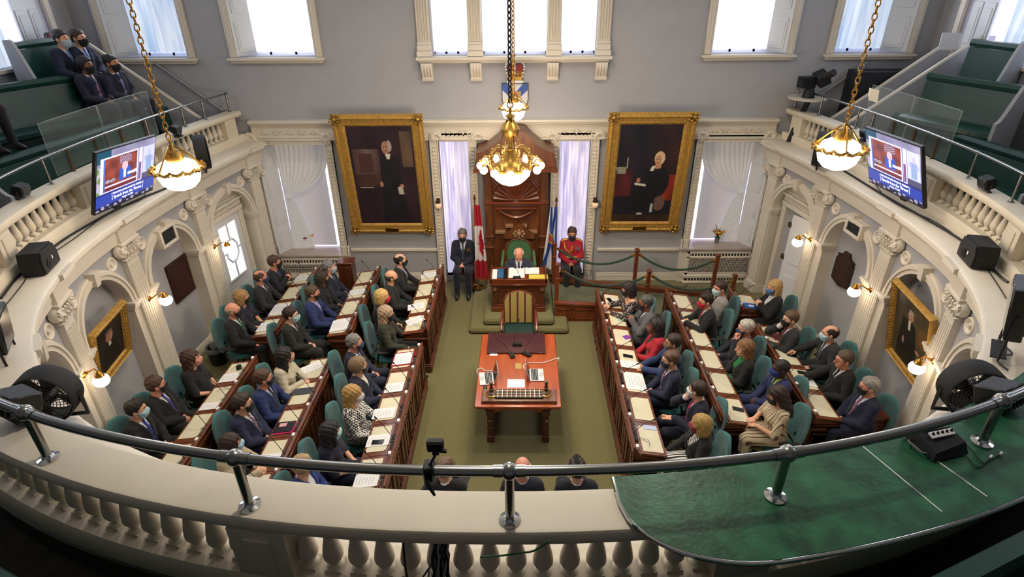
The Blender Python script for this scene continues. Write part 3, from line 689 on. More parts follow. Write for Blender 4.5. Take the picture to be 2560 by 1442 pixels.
def build_chair():
    t=thing('swivel_chair','x','chair')
    m=MB(); RR=[]
    for k in range(12):
        u=.5-.5*math.cos(PI*k/11); z=.50+.55*u; wd=.24*max(.03,1-abs((u-.44)/.565)**3.2)**.5; x=-.235-.055*u-.03*math.sin(PI*u); ring=[]
        for q in range(16):
            a=2*PI*q/16; ring.append((x+.04*math.sin(a)*(1 if math.sin(a)<0 else .6)+.05*(math.cos(a)*wd/.23)**2,wd*math.cos(a),z+.0))
        RR.append(ring)
    m.rings(RR); obj('backrest',m,TEAL,t,local=True,smooth=1.2)
    m=MB(); m.lathe([(.001,.40),(.2,.395),(.235,.42),(.235,.45),(.2,.47),(.001,.475)],(.01,0,0),20,sy=1.02); obj('seat',m,TEAL,t,local=True)
    for s in(-1,1):
        m=MB(); m.tube([(-.12,s*.245,.40),(-.1,s*.28,.5),(-.06,s*.285,.655)],.017,6); a=obj('arm_bracket',m,BLACK,t,local=True)
        m=MB(); m.tube([(-.17,s*.28,.655),(-.1,s*.285,.665),(.05,s*.28,.665),(.1,s*.268,.655)],[.024,.036,.034,.02],8,flat=.5); obj('arm_pad',m,BLACK2,a,local=True)
    m=MB(); m.tube([(-.24,0,.62),(-.25,0,.45),(-.12,0,.39),(0,0,.39)],.02,6); m.lathe([(.05,.36),(.09,.385),(.12,.4)],(0,0,0),10); obj('seat_bracket',m,BLACK,t,local=True)
    m=MB(); m.lathe([(.026,.1),(.026,.36)],(0,0,0),10); m.lathe([(.035,.08),(.04,.2)],(0,0,0),10)
    st=obj('gas_column',m,BLACK,t,local=True)
    for k in range(5):
        a=k*2*PI/5+.3; c,s=math.cos(a),math.sin(a); m=MB(); m.tube([(0,0,.11),(.15*c,.15*s,.1),(.27*c,.27*s,.075)],[.03,.024,.016],6); lg=obj('base_arm',m,BLACK,t,local=True)
        m=MB(); R=RZ(a)@RX(PI/2); m.lathe([(.001,-.02),(.027,-.018),(.027,.018),(.001,.02)],(.27*c,.27*s,.028),10,R); obj('caster',m,BLACK2,lg,local=True)
    return t
def build_mic():
    t=thing('gooseneck_microphone','x','microphone')
    m=MB(); m.box((0,0,.014),(.075,.15,.028),None,.006); m.box((.01,0,.03),(.05,.12,.012),RY(-.2),.003); obj('console',m,BLACK,t,local=True)
    pts=[(0,-.05,.03),(-.03,-.045,.1),(-.12,-.01,.24),(-.2,.02,.315)]; m=MB(); m.tube(pts,.0042,6); g=obj('gooseneck',m,BLACK,t,local=True)
    m=MB(); d=(Vector(pts[-1])-Vector(pts[-2])).normalized(); m.tube([Vector(pts[-1]),Vector(pts[-1])+d*.015,Vector(pts[-1])+d*.04,Vector(pts[-1])+d*.05],[.006,.011,.011,.006],8); obj('capsule',m,BLACK2,g,local=True)
    return t
def build_glass():
    m=MB(); m.lathe([(.001,0),(.03,0),(.035,.095),(.031,.095),(.027,.008),(.001,.008)],(0,0,0),14,None,False)
    return solo('drinking_glass',m,mat('tumbler_glass','#dfe3e4',.08,trans=.75),'x','glass',(0,0,0))
PD,PCH,PM,PG=build_desk(),build_chair(),build_mic(),build_glass()
ROWS={ # key: (ridge x, first far edge y, number, side, wording)
 'LF1':(-1.555,10.51,4,-1,'left front row by the throne'),'LM1':(-2.80,10.44,4,-1,'left middle row by the throne'),'LB1':(-4.03,10.40,4,-1,'left back row by the throne'),
 'LF2':(-1.565,7.72,5,-1,'left front row near the camera'),'LM2':(-2.86,7.45,5,-1,'left middle row near the camera'),'LB2':(-4.06,7.36,4,-1,'left back row near the camera'),
 'RF':(1.40,9.52,7,1,'right front row'),'RM':(2.66,9.50,6,1,'right middle row'),'RB':(3.87,8.42,4,1,'right back row'),'RS':(3.83,9.50,1,1,'single desk by the open door')}
ORD=['first','second','third','fourth','fifth','sixth','seventh']
DESK={}; first=1
for key,(rx,y0,n,sd,wd) in ROWS.items():
    for i in range(n):
        y=y0-DW*(i+.5); x=rx-.2 if sd<0 else rx+.2; rz=0 if sd<0 else PI
        at=('the '+ORD[i]+' desk from the far wall, '+wd) if n>1 else 'the '+wd
        if first: d,g,q=PD,PM,PG; first=0
        else: d,g,q=dup(PD),dup(PM),dup(PG)
        d['label']='mahogany desk, '+at.replace(' desk',''); d['group']='members desks'
        place(d,(x,y,0),rz); DESK[key,i]=(x,y)
        if i==n-1 or i==0:
            if i==n-1 and sd<0 or i==0 and sd>0: build_end(d)
            else:
                e=build_end(d); e.data=e.data.copy(); e.data.transform(Matrix.Scale(-1,4,(0,1,0))); e.data.flip_normals()
        g['label']='gooseneck microphone on '+at; g['group']='desk microphones'; place(g,(x+(.15 if sd<0 else -.15),y+(.0),.7955),rz)
        q['label']='water glass on '+at; q['group']='water glasses'; place(q,(x+(.148 if sd<0 else -.148),y-(.15 if sd<0 else -.15)*1,.7955))
# single desk label for the doorway seat is unique by its wording
CHN=[0]
def chair(x,y,rz,label):
    c=PCH if CHN[0]==0 else dup(PCH); CHN[0]+=1; c['label']=label; c['group']='teal swivel chairs'; place(c,(x,y,0),rz); return c
# ---------------------------------------------------------------- clerks' table
def bx(m,c,d,R=None,bev=.006): return m.box(c,d,R,bev)
TX,TY0,TY1=-.04,6.34,8.19; TW=1.21
t=thing('clerks_table','long polished cherry table in the middle of the green carpet','table',(TX,(TY0+TY1)/2,0))
m=MB(); m.bb((TX-TW/2,TY0,.725),(TX+TW/2,TY1,.76),.01); m.bb((TX-TW/2+.02,TY0+.02,.70),(TX+TW/2-.02,TY1-.02,.725),.004); obj('tabletop',m,CHERRY,t)
m=MB(); m.bb((TX-.47,TY0+.12,.60),(TX+.47,TY0+.16,.70)); m.bb((TX-.47,TY1-.16,.60),(TX+.47,TY1-.12,.70)); m.bb((TX-.47,TY0+.12,.60),(TX-.43,TY1-.12,.70)); m.bb((TX+.43,TY0+.12,.60),(TX+.47,TY1-.12,.70)); obj('apron',m,CHERRY,t)
m=MB(); m.prism([(-.38,0)]+[(-.38+.76*k/12,-.0-.09*(1-math.sin(PI*k/12))) for k in range(13)]+[(.38,0)],(0,.03,0),(TX,TY0+.125,.62)); obj('arched_apron',m,CHERRY,t)
for sx in(-1,1):
    for y in (TY0+.16,TY1-.16):
        x=TX+sx*.40; m=MB(); m.bb((x-.055,y-.055,.0),(x+.055,y+.055,.12),.008); m.bb((x-.042,y-.042,.12),(x+.042,y+.042,.60),.006); m.bb((x-.055,y-.055,.5),(x+.055,y+.055,.60),.008); m.bb((x-.05,y-.05,.25),(x+.05,y+.05,.28),.006)
        for k in range(3): m.bb((x-.03+.024*k,y-.048,.28),(x-.018+.024*k,y+.048,.5))
        lg=obj('leg',m,WOOD,t); m=MB(); m.lathe([(.02,-.02),(.03,0),(.02,.02)],(x,y-.05,.4),8,RX(PI/2)); obj('carved_boss',m,WOODY,lg)
    m=MB(); m.bb((TX+sx*.40-.03,TY0+.16,.06),(TX+sx*.40+.03,TY1-.16,.12),.005); obj('stretcher',m,WOOD,t)
PURP=mat('dark_glass_topped_lid','#3b2226',.15,col2='#4a2b2e',vs=2,kind='wood',axis=0,coat=.6)
a=at_z(1217,881,.79);c=at_z(1361,832,.79); m=MB(); m.bb((a.x,a.y,.761),(c.x,c.y,.79),.005); solo('lectern_board',m,PURP,'flat dark brown reading board at the throne end of the clerks table','board')
def on(p,z=.762): return at_z(p[0],p[1],z)
def laptop(label,p,rz):
    c=on(p); t=thing('laptop',label,'laptop',(c.x,c.y,.762),rz)
    m=MB(); m.box((0,0,.007),(.30,.21,.014),None,.004); obj('base',m,mat('silver_laptop','#c9cacd',.35,.4),t,local=True)
    m=MB()
    for r in range(5):
        for k in range(12): m.box((-.126+.0229*k,.075-.021*r,.0155),(.019,.017,.003))
    k=obj('keyboard',m,BLACK,t,local=True); k['kind']='stuff'
    m=MB(); m.box((0,-.065,.0148),(.09,.06,.001)); obj('trackpad',m,mat('trackpad_grey','#aeb0b5',.4),t,local=True)
    m=MB(); m.box((0,.10,.0),(.30,.008,.0)); 
    m=MB(); m.box((0,0,.105),(.30,.008,.21),None,.003); m.mv(Matrix.Translation((0,.105,.012))@Matrix.Rotation(-.3,4,'X')); l=obj('lid',m,mat('silver_laptop','',.3),t,local=True)
    m=MB(); m.box((0,-.005,.108),(.275,.002,.18)); m.mv(Matrix.Translation((0,.105,.012))@Matrix.Rotation(-.3,4,'X')); obj('screen',m,mat('dark_screen','#101215',.15),l,local=True)
laptop('open silver laptop on the left side of the clerks table',(1216,947),-1.45)
laptop('open silver laptop on the right side of the clerks table',(1342,938),1.6)
def cable(label,pts,r,m,name='cable',cat='cable',group=None):
    b=MB(); P=[Vector(p) for p in pts]; Q=[]
    for i in range(len(P)-1):
        p0,p1,p2,p3=P[max(0,i-1)],P[i],P[i+1],P[min(len(P)-1,i+2)]
        for k in range(5):
            t=k/5; Q.append(.5*((2*p1)+(p2-p0)*t+(2*p0-5*p1+4*p2-p3)*t*t+(3*p1-p0-3*p2+p3)*t**3))
    Q.append(P[-1]); b.tube(Q,r,6); return solo(name,b,m,label,cat,P[0],group)
cable('white power cord looping off the left edge of the clerks table',[on((1232,925),.77),on((1215,927),.77),on((1202,920),.77),on((1193,925),.765),(TX-TW/2-.01,on((1193,932)).y,.74),(TX-TW/2-.012,7.1,.4)],.006,PAPER)
cable('white power cord crossing to the right edge of the clerks table',[on((1312,924),.77),on((1309,914),.77),on((1322,907),.77),on((1360,906),.77),on((1395,895),.766),(TX+TW/2+.01,7.45,.73),(TX+TW/2+.012,7.42,.4)],.006,PAPER)
def sheet(label,quad,z,mt=None,name='paper_sheet',cat='paper',lines=0,group=None,th=.002):
    q=[at_z(p[0],p[1],z) if len(p)==2 else Vector(p) for p in quad]; m=MB(); up=Vector((0,0,th)); m.hexa([p for p in q],[p+up for p in q])
    o=solo(name,m,mt or PAPER,label,cat,(q[0]+q[2])/2,group)
    MW[o.name]=Matrix.Translation(o.location)
    if lines:
        m=MB(); a,b2,c,d=[p+up*1.1 for p in q]
        for k in range(lines):
            v=.1+.8*k/lines; l0=a.lerp(d,v); l1=b2.lerp(c,v); e=.55+.35*((k*37)%10)/10
            p0=l0.lerp(l1,.1);p1=l0.lerp(l1,.1+.8*e); w=(d-a)*.012; m.add([p0,p1,p1+w,p0+w],[(0,1,2,3)])
        obj('printed_lines',m,mat('grey_ink','#8b8b90',.8),o)
    return o
sheet('blank white sheet lying in the middle of the clerks table',[(1268,969),(1312,969),(1312,948),(1269,948)],.7625)
sheet('small brass plate set in the clerks table',[(1288,922),(1304,922),(1303,908),(1288,908)],.7615,mat('dull_brass_plate','#a08b4f',.5,.4),'brass_plate','plate')
sheet('small white card in front of the dark reading board',[(1224,889),(1243,889),(1244,885),(1225,885)],.7625,name='card',cat='card')
for lb,p,rz in (('black table microphone, left of the pair before the reading board',(1279,889),.35),('black table microphone, right of the pair before the reading board',(1317,887),-2.2),('black table microphone standing on the dark reading board',(1293,862),-PI/2)):
    g=dup(PM); c=on(p,.79); z=.7625 if p[1]>870 else .7905; c=on(p,z); g['label']=lb; g['group']='desk microphones'; place(g,(c.x,c.y,z),rz)
m=MB(); c=on((1213,970)); m.lathe([(.001,0),(.03,0),(.028,.02),(.012,.032),(.001,.034)],(c.x,c.y,.762),12,sy=1.6); solo('computer_mouse',m,BLACK,'black computer mouse beside the left laptop','mouse')
# mace rests with a folded tartan
a=at_z(1204,1003,.80);c=at_z(1389,972,.80)
t=thing('mace_stand','low wooden stand with two turned rests at the near end of the table','stand',((a.x+c.x)/2,(a.y+c.y)/2,.762))
m=MB(); m.bb((a.x,a.y,.763),(c.x,c.y,.80),.006); m.bb((a.x-.01,a.y-.01,.763),(c.x+.01,c.y+.01,.775),.004); obj('board',m,DWOOD,t)
for p in ((1229,985),(1365,983)):
    c2=at_z(p[0],p[1],.80); m=MB(); m.lathe([(.001,0),(.075,0),(.075,.015),(.055,.025),(.06,.035),(.03,.05),(.026,.09),(.034,.1),(.022,.11),(.022,.2),(.03,.2),(.03,.215),(.001,.215)],(c2.x,c2.y,.80),14); s=obj('turned_rest',m,DWOOD,t)
    m=MB(); m.lathe([(.019,0),(.021,.05),(.016,.055)],(c2.x,c2.y,.955),10); obj('green_baize_cup',m,mat('green_baize','#1d5a41',.9),s)
    m=MB(); m.lathe([(.076,.0),(.085,.004),(.085,.012),(.076,.016)],(c2.x,c2.y,.80),16); obj('brass_collar',m,BRASS,s)
def tartan(u,v):
    x=(u*10.3)%1;y=(v*3.1)%1; base='#16322b'
    if abs(x-.5)<.06 or abs(y-.5)<.07: return '#d8d3b5'
    if abs(x-.15)<.05 or abs(y-.12)<.06: return '#7d2a2a'
    if abs(x-.85)<.09 or abs(y-.85)<.1: return '#0d1a2a'
    return base
a=at_z(1237,997,.815);c=at_z(1358,972,.815); TT=mat_attr('tartan_cloth',rough=.9)
tb=MB(); tb.bb((a.x,a.y+.02,.801),(c.x,c.y-.01,.822),.008); tt=solo('tartan_cloth',tb,mat('dark_green_wool','#16322b',.95),'folded dark green tartan cloth lying between the two mace rests','cloth'); MW[tt.name]=Matrix.Translation(tt.location)
painted('tartan_pattern',c.x-a.x-.012,c.y-a.y-.042,tartan,150,46,TT,tt,((a.x+c.x)/2,(a.y+c.y)/2+.005,.8235),(1,0,0),(0,1,0))
m=MB()
for s_ in (a.x-.004,c.x+.004):
    for k in range(9): y=a.y+.03+(c.y-a.y-.05)*k/8; m.tube([(s_,y,.815),(s_+(-.015 if s_<0 else .015),y,.806)],.003,4)
obj('fringe',m,mat('dark_green_wool','',.9),tt)
# striped armchair of the clerk
t=thing('striped_armchair','gold and maroon striped high backed armchair behind the table','chair',(-.03,8.78,0))
STR=mat_stripe('striped_brocade','#9a8a4a','#561a26',7.5,0,.68,.7,c3='#b5a565')
m=MB(); pr=[(-.25,0),(.25,0),(.26,.42),(.2,.53),(.1,.575),(0,.585),(-.1,.575),(-.2,.53),(-.26,.42)]; m.prism(pr,(0,.06,0),(-.03,8.96,.5)); m.v=[(x,y+.12*(z-.5),z) for x,y,z in m.v]; obj('backrest',m,STR,t)
m=MB(); fr=[(-.03+p[0]*1.06,8.985+.12*p[1],.49+p[1]*1.02) for p in pr]; m.tube(fr,.02,6,True); obj('back_frame',m,WOODX,t)
m=MB(); m.bb((-.30,8.50,.40),(.24,9.00,.48),.03); obj('seat',m,mat('dark_green_hide','#12302c',.45),t)
for sx in(-1,1):
    x=-.03+sx*.30; m=MB(); m.tube([(x*.98,9.0,.72),(x,8.86,.68),(x*1.02,8.63,.66),(x*1.02,8.56,.60),(x,8.60,.45)],[.022,.024,.026,.024,.022],8); obj('arm',m,WOODX,t)
    for y in (8.54,8.96): m=MB(); m.tube([(-.03+sx*.25,y,.42),(-.03+sx*.26,y+(.04 if y>8.8 else -.02),0)],[.025,.018],8); obj('leg',m,CHERRY,t)
# ---------------------------------------------------------------- dais, speaker's desk and canopied chair
m=MB(); m.bb((-.98,9.33,0),(.90,11.5,.12),.04); d1=struct('trim_8',m,CARPET); d1['label']='lower carpeted step of the dais'
m=MB(); m.bb((-.71,9.45,.12),(.63,11.5,.26),.04); d2=struct('trim_9',m,CARPET); d2['label']='upper carpeted step of the dais'
PLZ=.26; DY=9.78
k0=at_y(1222,702,DY);k1=at_y(1370,702,DY); XM=(k0.x+k1.x)/2
zt=k0.z; wd=k1.x-k0.x
t=thing('speakers_desk','tall carved mahogany desk on the carpeted dais','desk',(XM,DY+.25,PLZ))
bl=at_y(1238,780,DY); hw=.47
m=MB(); m.bb((XM-hw,DY,PLZ),(XM+hw,DY+.5,zt-.06),.006); obj('carcass',m,WOOD,t)
m=MB(); m.bb((XM-wd/2,DY-.07,zt-.07),(XM+wd/2,DY+.58,zt-.045),.008); m.bb((XM-wd/2+.02,DY-.05,zt-.1),(XM+wd/2-.02,DY+.56,zt-.07),.008); m.bb((XM-wd/2+.05,DY-.03,zt-.13),(XM+wd/2-.05,DY+.54,zt-.1),.006); obj('moulded_top',m,WOODX,t)
m=MB(); m.bb((XM-wd/2+.03,DY-.04,zt-.046),(XM+wd/2-.03,DY-.015,zt+.05),.004); m.bb((XM-wd/2+.03,DY-.04,zt-.046),(XM-wd/2+.055,DY+.5,zt+.09),.004); m.bb((XM+wd/2-.055,DY-.04,zt-.046),(XM+wd/2-.03,DY+.5,zt+.09),.004); m.bb((XM-wd/2+.03,DY-.075,zt-.035),(XM+wd/2-.03,DY-.068,zt-.02)); obj('gallery_rail',m,WOODX,t)
m=MB(); m.hexa([(XM-wd/2+.07,DY,zt-.03),(XM+wd/2-.07,DY,zt-.03),(XM+wd/2-.07,DY+.5,zt+.03),(XM-wd/2+.07,DY+.5,zt+.03)],[(XM-wd/2+.07,DY,zt-.015),(XM+wd/2-.07,DY,zt-.015),(XM+wd/2-.07,DY+.5,zt+.045),(XM-wd/2+.07,DY+.5,zt+.045)]); obj('writing_slope',m,WOODX,t)
m=MB(); m.bb((XM-hw-.05,DY-.05,PLZ),(XM+hw+.05,DY+.52,PLZ+.1),.008); m.bb((XM-hw-.03,DY-.03,PLZ+.1),(XM+hw+.03,DY+.52,PLZ+.15),.008); obj('plinth',m,WOODX,t)
for q in(-1,1):
    x=XM+q*(hw-.02); m=MB(); m.bb((x-.05,DY-.03,PLZ+.15),(x+.05,DY+.02,zt-.13),.006); m.bb((x-.06,DY-.04,zt-.22),(x+.06,DY+.02,zt-.13),.008); m.tube([(x,DY-.04,zt-.2),(x,DY-.06,zt-.16)],.03,6); obj('corner_pilaster',m,WOOD,t)
m=MB(); m.bb((XM-hw+.1,DY-.012,PLZ+.2),(XM+hw-.1,DY+.01,PLZ+.22)); m.bb((XM-hw+.1,DY-.012,zt-.2),(XM+hw-.1,DY+.01,zt-.18)); obj('panel_moulding',m,WOODX,t)
CB=YB-.35
def cx(x,y,Y=CB): return at_y(x,y,Y)
t=thing('speakers_throne_canopy','tall carved mahogany throne back with shell niche and curved hood','canopy',(XM,CB,PLZ)); CBK=CB
x0,x1=cx(1212,480).x,cx(1369,480).x; zc0=cx(1290,430).z; xm=(x0+x1)/2
m=MB(); m.bb((x0,CB,PLZ),(x1,YB-.03,zc0+.35),.004); obj('back_panel',m,DWOOD,t)
for q in(-1,1):
    x=xm+q*((x1-x0)/2-.07); m=MB(); m.bb((x-.07,CB-.07,PLZ),(x+.07,CB,zc0),.006); m.bb((x-.085,CB-.085,PLZ+.9),(x+.085,CB,PLZ+.96),.006)
    zz=cx(1290,500).z; m.bb((x-.09,CB-.09,zz-.03),(x+.09,CB,zz+.02),.006); m.bb((x-.08,CB-.08,PLZ),(x+.08,CB,PLZ+.14),.006)
    for z in (cx(1240,585).z,cx(1240,612).z): m.bb((x-.1,CB-.12,z-.03),(x+.1,CB,z),.006); m.bb((x-.085,CB-.1,z-.06),(x+.085,CB,z-.03),.006)
    p=obj('carved_post',m,DWOOD,t)
zs=cx(1290,500).z; r=.5*(cx(1347,500).x-cx(1233,500).x)
m=MB(); m.bb((x0-.02,CB-.10,zs-.06),(x1+.02,CB,zs-.01),.008); m.bb((xm-.42,CB-.13,zs-.16),(xm+.42,CB,zs-.12),.008); obj('shelf_moulding',m,WOODX,t)
m=MB()
for k in range(13): a=PI*(k+.5)/13; m.tube([(xm+.05*math.cos(a),CB-.015,zs+.05*math.sin(a)),(xm+.6*r*math.cos(a),CB-.045,zs+.6*r*math.sin(a)),(xm+r*math.cos(a),CB-.02,zs+r*math.sin(a))],[.012,.03,.045],6)
obj('shell_niche',m,WOODX,t)
for rr in (r+.04,r+.09):
    m=MB(); m.tube([(xm+rr*math.cos(PI*k/18),CB-.03,zs+rr*math.sin(PI*k/18)) for k in range(19)],.028,6); obj('shell_arch',m,WOODX,t)
m=MB(); za=cx(1290,522).z; m.tube([(xm-.36+.72*k/12,CB-.06,za-.16*math.sin(PI*k/12)) for k in range(13)],[.022+.014*math.sin(PI*k/12) for k in range(13)],6)
for q in(-1,1): m.tube([(xm+q*.36,CB-.06,za),(xm+q*.37,CB-.06,za-.14)],[.026,.012],6)
obj('carved_swag',m,WOODX,t)
za=cx(1290,562).z
for q in (-1,1):
    for dx,dz,w in ((.14,.0,.16),(.32,-.13,.22)):
        m=MB(); m.bb((xm+q*dx-w/2,CB-.1,za+dz-.03),(xm+q*dx+w/2,CB,za+dz+.03),.006); obj('stepped_block',m,mat('lit_edge_wood','#8d6a4a',.4),t)  # paler wood tone puts light on the block edges into the colour
# hood with a swept pediment
HY=CB-.42; h0=at_y(1187,425,HY); h1=at_y(1391,425,HY); ht=at_y(1290,331,HY).z; hs=at_y(1189,383,HY).z; hb=h0.z; xc=(h0.x+h1.x)/2; hw2=(h1.x-h0.x)/2
pr=[(-hw2,hb),(hw2,hb),(hw2*.97,hb+.06),(hw2*.95,hs)]+[(hw2*(.95-.73*k/6),hs+(ht-hs)*(k/6)**1.7) for k in range(1,7)]+[(0,ht+.02)]+[(-hw2*(.22+.73*k/6),hs+(ht-hs)*(1-k/6)**1.7) for k in range(7)]+[(-hw2*.97,hb+.06)]
m=MB(); m.prism(pr,(0,YB-.03-HY,0),(xc,HY,0)); obj('hood',m,DWOOD,t,smooth=.4)
m=MB(); m.bb((xc-hw2-.03,HY-.03,hb-.05),(xc+hw2+.03,YB-.03,hb),.008); m.bb((xc-hw2,HY-.015,hb+.05),(xc+hw2,HY+.01,hb+.08),.004); obj('hood_cornice',m,WOODX,t)
# the throne itself
ty=CB-.30; t=thing('throne_armchair','carved throne armchair upholstered in green leather','chair',(XM,ty,PLZ)); zb=at_y(1288,604,ty).z
GL2=mat('pale_green_hide','#4c7350',.4)
pr=[(-.22,0),(.22,0),(.25,.45),(.2,.62),(.1,.69),(0,.71),(-.1,.69),(-.2,.62),(-.25,.45)]
m=MB(); m.prism(pr,(0,.06,0),(XM+.01,ty+.1,zb-.71)); obj('backrest',m,GL2,t)
m=MB(); m.tube([(XM+.01+p[0]*1.1,ty+.12,zb-.72+p[1]*1.04) for p in pr[1:]+pr[:1]],.03,6); obj('back_frame',m,DWOOD,t)
m=MB(); m.prism([(-.33,0),(.33,0),(.3,.09),(.16,.19),(.07,.3),(0,.33),(-.07,.3),(-.16,.19),(-.3,.09)],(0,.07,0),(XM+.01,ty+.08,zb+.03)); cr=obj('carved_crest',m,DWOOD,t)
m=MB()
for k in range(8): a=k*PI/4; m.sph((XM+.01+.1*math.cos(a),ty+.07,zb+.14+.07*math.sin(a)),.035,8,5)
m.sph((XM+.01,ty+.06,zb+.15),.06,10,6); obj('crest_relief',m,mat('lit_edge_wood','',.4),cr)  # same paler tone, light on the relief put into the colour
m=MB(); m.bb((XM-.29,ty-.42,PLZ+.38),(XM+.31,ty+.12,PLZ+.48),.02); obj('seat',m,GL2,t)
for q in(-1,1):
    m=MB(); m.tube([(XM+q*.31,ty+.12,PLZ+.72),(XM+q*.32,ty-.25,PLZ+.68),(XM+q*.33,ty-.4,PLZ+.64),(XM+q*.32,ty-.4,PLZ)],.03,6); obj('arm',m,GL2,t); m=MB(); m.bb((XM+q*.3-.03,ty+.06,PLZ),(XM+q*.3+.03,ty+.12,PLZ+.75)); obj('rear_leg',m,DWOOD,t)
# ---------------------------------------------------------------- people: smooth implicit bodies meshed with surface nets
def snets(F,org,h):
    ins=F<0; nx,ny,nz=F.shape
    c=[ins[dx:nx-1+dx,dy:ny-1+dy,dz:nz-1+dz] for dx in(0,1) for dy in(0,1) for dz in(0,1)]
    n=sum(k.astype(np.int8) for k in c); act=(n>0)&(n<8); idx=-np.ones(act.shape,np.int64); I=np.argwhere(act); idx[act]=np.arange(len(I))
    i,j,k=I.T; P=np.zeros((len(I),3)); C=np.zeros(len(I))
    for a in range(3):
        for u in(0,1):
            for v in(0,1):
                o0=[0,0,0]; b,d=[x for x in range(3) if x!=a]; o0[b]=u;o0[d]=v; o1=o0[:]; o1[a]=1
                f0=F[i+o0[0],j+o0[1],k+o0[2]]; f1=F[i+o1[0],j+o1[1],k+o1[2]]; cr=(f0<0)!=(f1<0)
                t=np.where(cr,f0/np.where(cr,f0-f1,1),0); q=np.array(o0,float)[None,:].repeat(len(I),0); q[:,a]=t
                P+=q*cr[:,None]; C+=cr
    V=(P/np.maximum(C,1)[:,None]+I)*h+np.array(org)
    Q=[]
    for a in range(3):
        b,d=(a+1)%3,(a+2)%3; sl=[slice(None)]*3; s0=sl[:];s1=sl[:]; s0[a]=slice(0,-1); s1[a]=slice(1,None)
        cr=ins[tuple(s0)]!=ins[tuple(s1)]; E=np.argwhere(cr); E=E[(E[:,b]>0)&(E[:,d]>0)&(E[:,b]<F.shape[b]-1)&(E[:,d]<F.shape[d]-1)]
        fl=ins[tuple(s0)][tuple(E.T)]
        def at(ob,od): e=E.copy(); e[:,b]+=ob; e[:,d]+=od; return idx[tuple(e.T)]
        q=np.stack([at(-1,-1),at(0,-1),at(0,0),at(-1,0)],1); q[~fl]=q[~fl][:,::-1]; Q.append(q)
    return V,np.concatenate(Q)
class Fld:
    def __init__(s,lo,hi,h):
        s.h=h; s.lo=np.array(lo,float); n=np.ceil((np.array(hi)-s.lo)/h).astype(int)+1
        g=[s.lo[a]+h*np.arange(n[a]) for a in range(3)]; s.X,s.Y,s.Z=[x.astype(np.float32) for x in np.meshgrid(*g,indexing='ij')]
    def caps(s,a,b,r1,r2=None):
        r2=r1 if r2 is None else r2; a=np.array(a,np.float32);d=np.array(b,np.float32)-a; L=float(d@d)+1e-9
        px_,py_,pz=s.X-a[0],s.Y-a[1],s.Z-a[2]; t=np.clip((px_*d[0]+py_*d[1]+pz*d[2])/L,0,1)
        return np.sqrt((px_-t*d[0])**2+(py_-t*d[1])**2+(pz-t*d[2])**2)-(r1+(r2-r1)*t)
    def ell(s,c,r,R=None):
        p=[s.X-c[0],s.Y-c[1],s.Z-c[2]]
        if R is not None: p=[sum(R[j][i]*p[j] for j in range(3)) for i in range(3)]
        k0=np.sqrt(sum((p[a]/r[a])**2 for a in range(3))); k1=np.sqrt(sum((p[a]/r[a]**2)**2 for a in range(3)))+1e-6
        return k0*(k0-1)/k1
    def mesh(s,F): return snets(F,s.lo,s.h)
def smin(a,b,k):
    h=np.clip(.5+.5*(b-a)/k,0,1); return b+(a-b)*h-k*h*(1-h)
def npmesh(name,V,Q,m=None):
    me=bpy.data.meshes.new(name); me.vertices.add(len(V)); me.vertices.foreach_set('co',np.asarray(V,np.float32).ravel())
    me.loops.add(Q.size); me.loops.foreach_set('vertex_index',Q.ravel().astype(np.int32)); me.polygons.add(len(Q))
    me.polygons.foreach_set('loop_start',np.arange(0,Q.size,4,dtype=np.int32)); me.polygons.foreach_set('loop_total',np.full(len(Q),4,np.int32)); me.polygons.foreach_set('use_smooth',np.ones(len(Q),bool))
    if m: me.materials.append(m)
    me.update(calc_edges=True); return me
# ---- head, hands, hair (all about the head's centre, face towards +x)
def head_field(h=.0062,fem=0):
    f=Fld((-.13,-.105,-.24),(.135,.105,.13),h); j=.9 if fem else 1
    d=f.ell((-.012,0,.022),(.096,.076,.09)); d=smin(d,f.ell((.034,0,-.03),(.058,.058*j,.084)),.03)
    d=smin(d,f.ell((.042,0,-.084),(.042,.044*j,.032)),.03); d=smin(d,f.caps((-.01,0,-.07),(-.035,0,-.22),.05*j,.058*j),.03)
    d=smin(d,f.caps((.082,-.028,.026),(.082,.028,.026),.011),.014)
    for s in (-1,1):
        d=-smin(-d,f.ell((.097,s*.031,.006),(.017,.017,.011)),.008)
        d=smin(d,f.ell((.076,s*.031,.005),(.014,.014,.012)),.004); d=smin(d,f.ell((.06,s*.045,-.032),(.02,.018,.016)),.016)
        d=smin(d,f.ell((-.008,s*.079,-.006),(.02,.009,.033)),.008)
    d=smin(d,f.caps((.086,0,.014),(.108,0,-.026),.009,.013),.01)
    for s in (-1,1): d=smin(d,f.ell((.096,s*.012,-.03),(.01,.008,.008)),.006)
    d=smin(d,f.caps((.086,-.019,-.054),(.086,.019,-.054),.007),.006); d=smin(d,f.caps((.085,-.015,-.065),(.085,.015,-.065),.008),.006)
    return f,d
HF={k:head_field(fem=k) for k in (0,1)}
HEADM={k:HF[k][0].mesh(HF[k][1]) for k in HF}
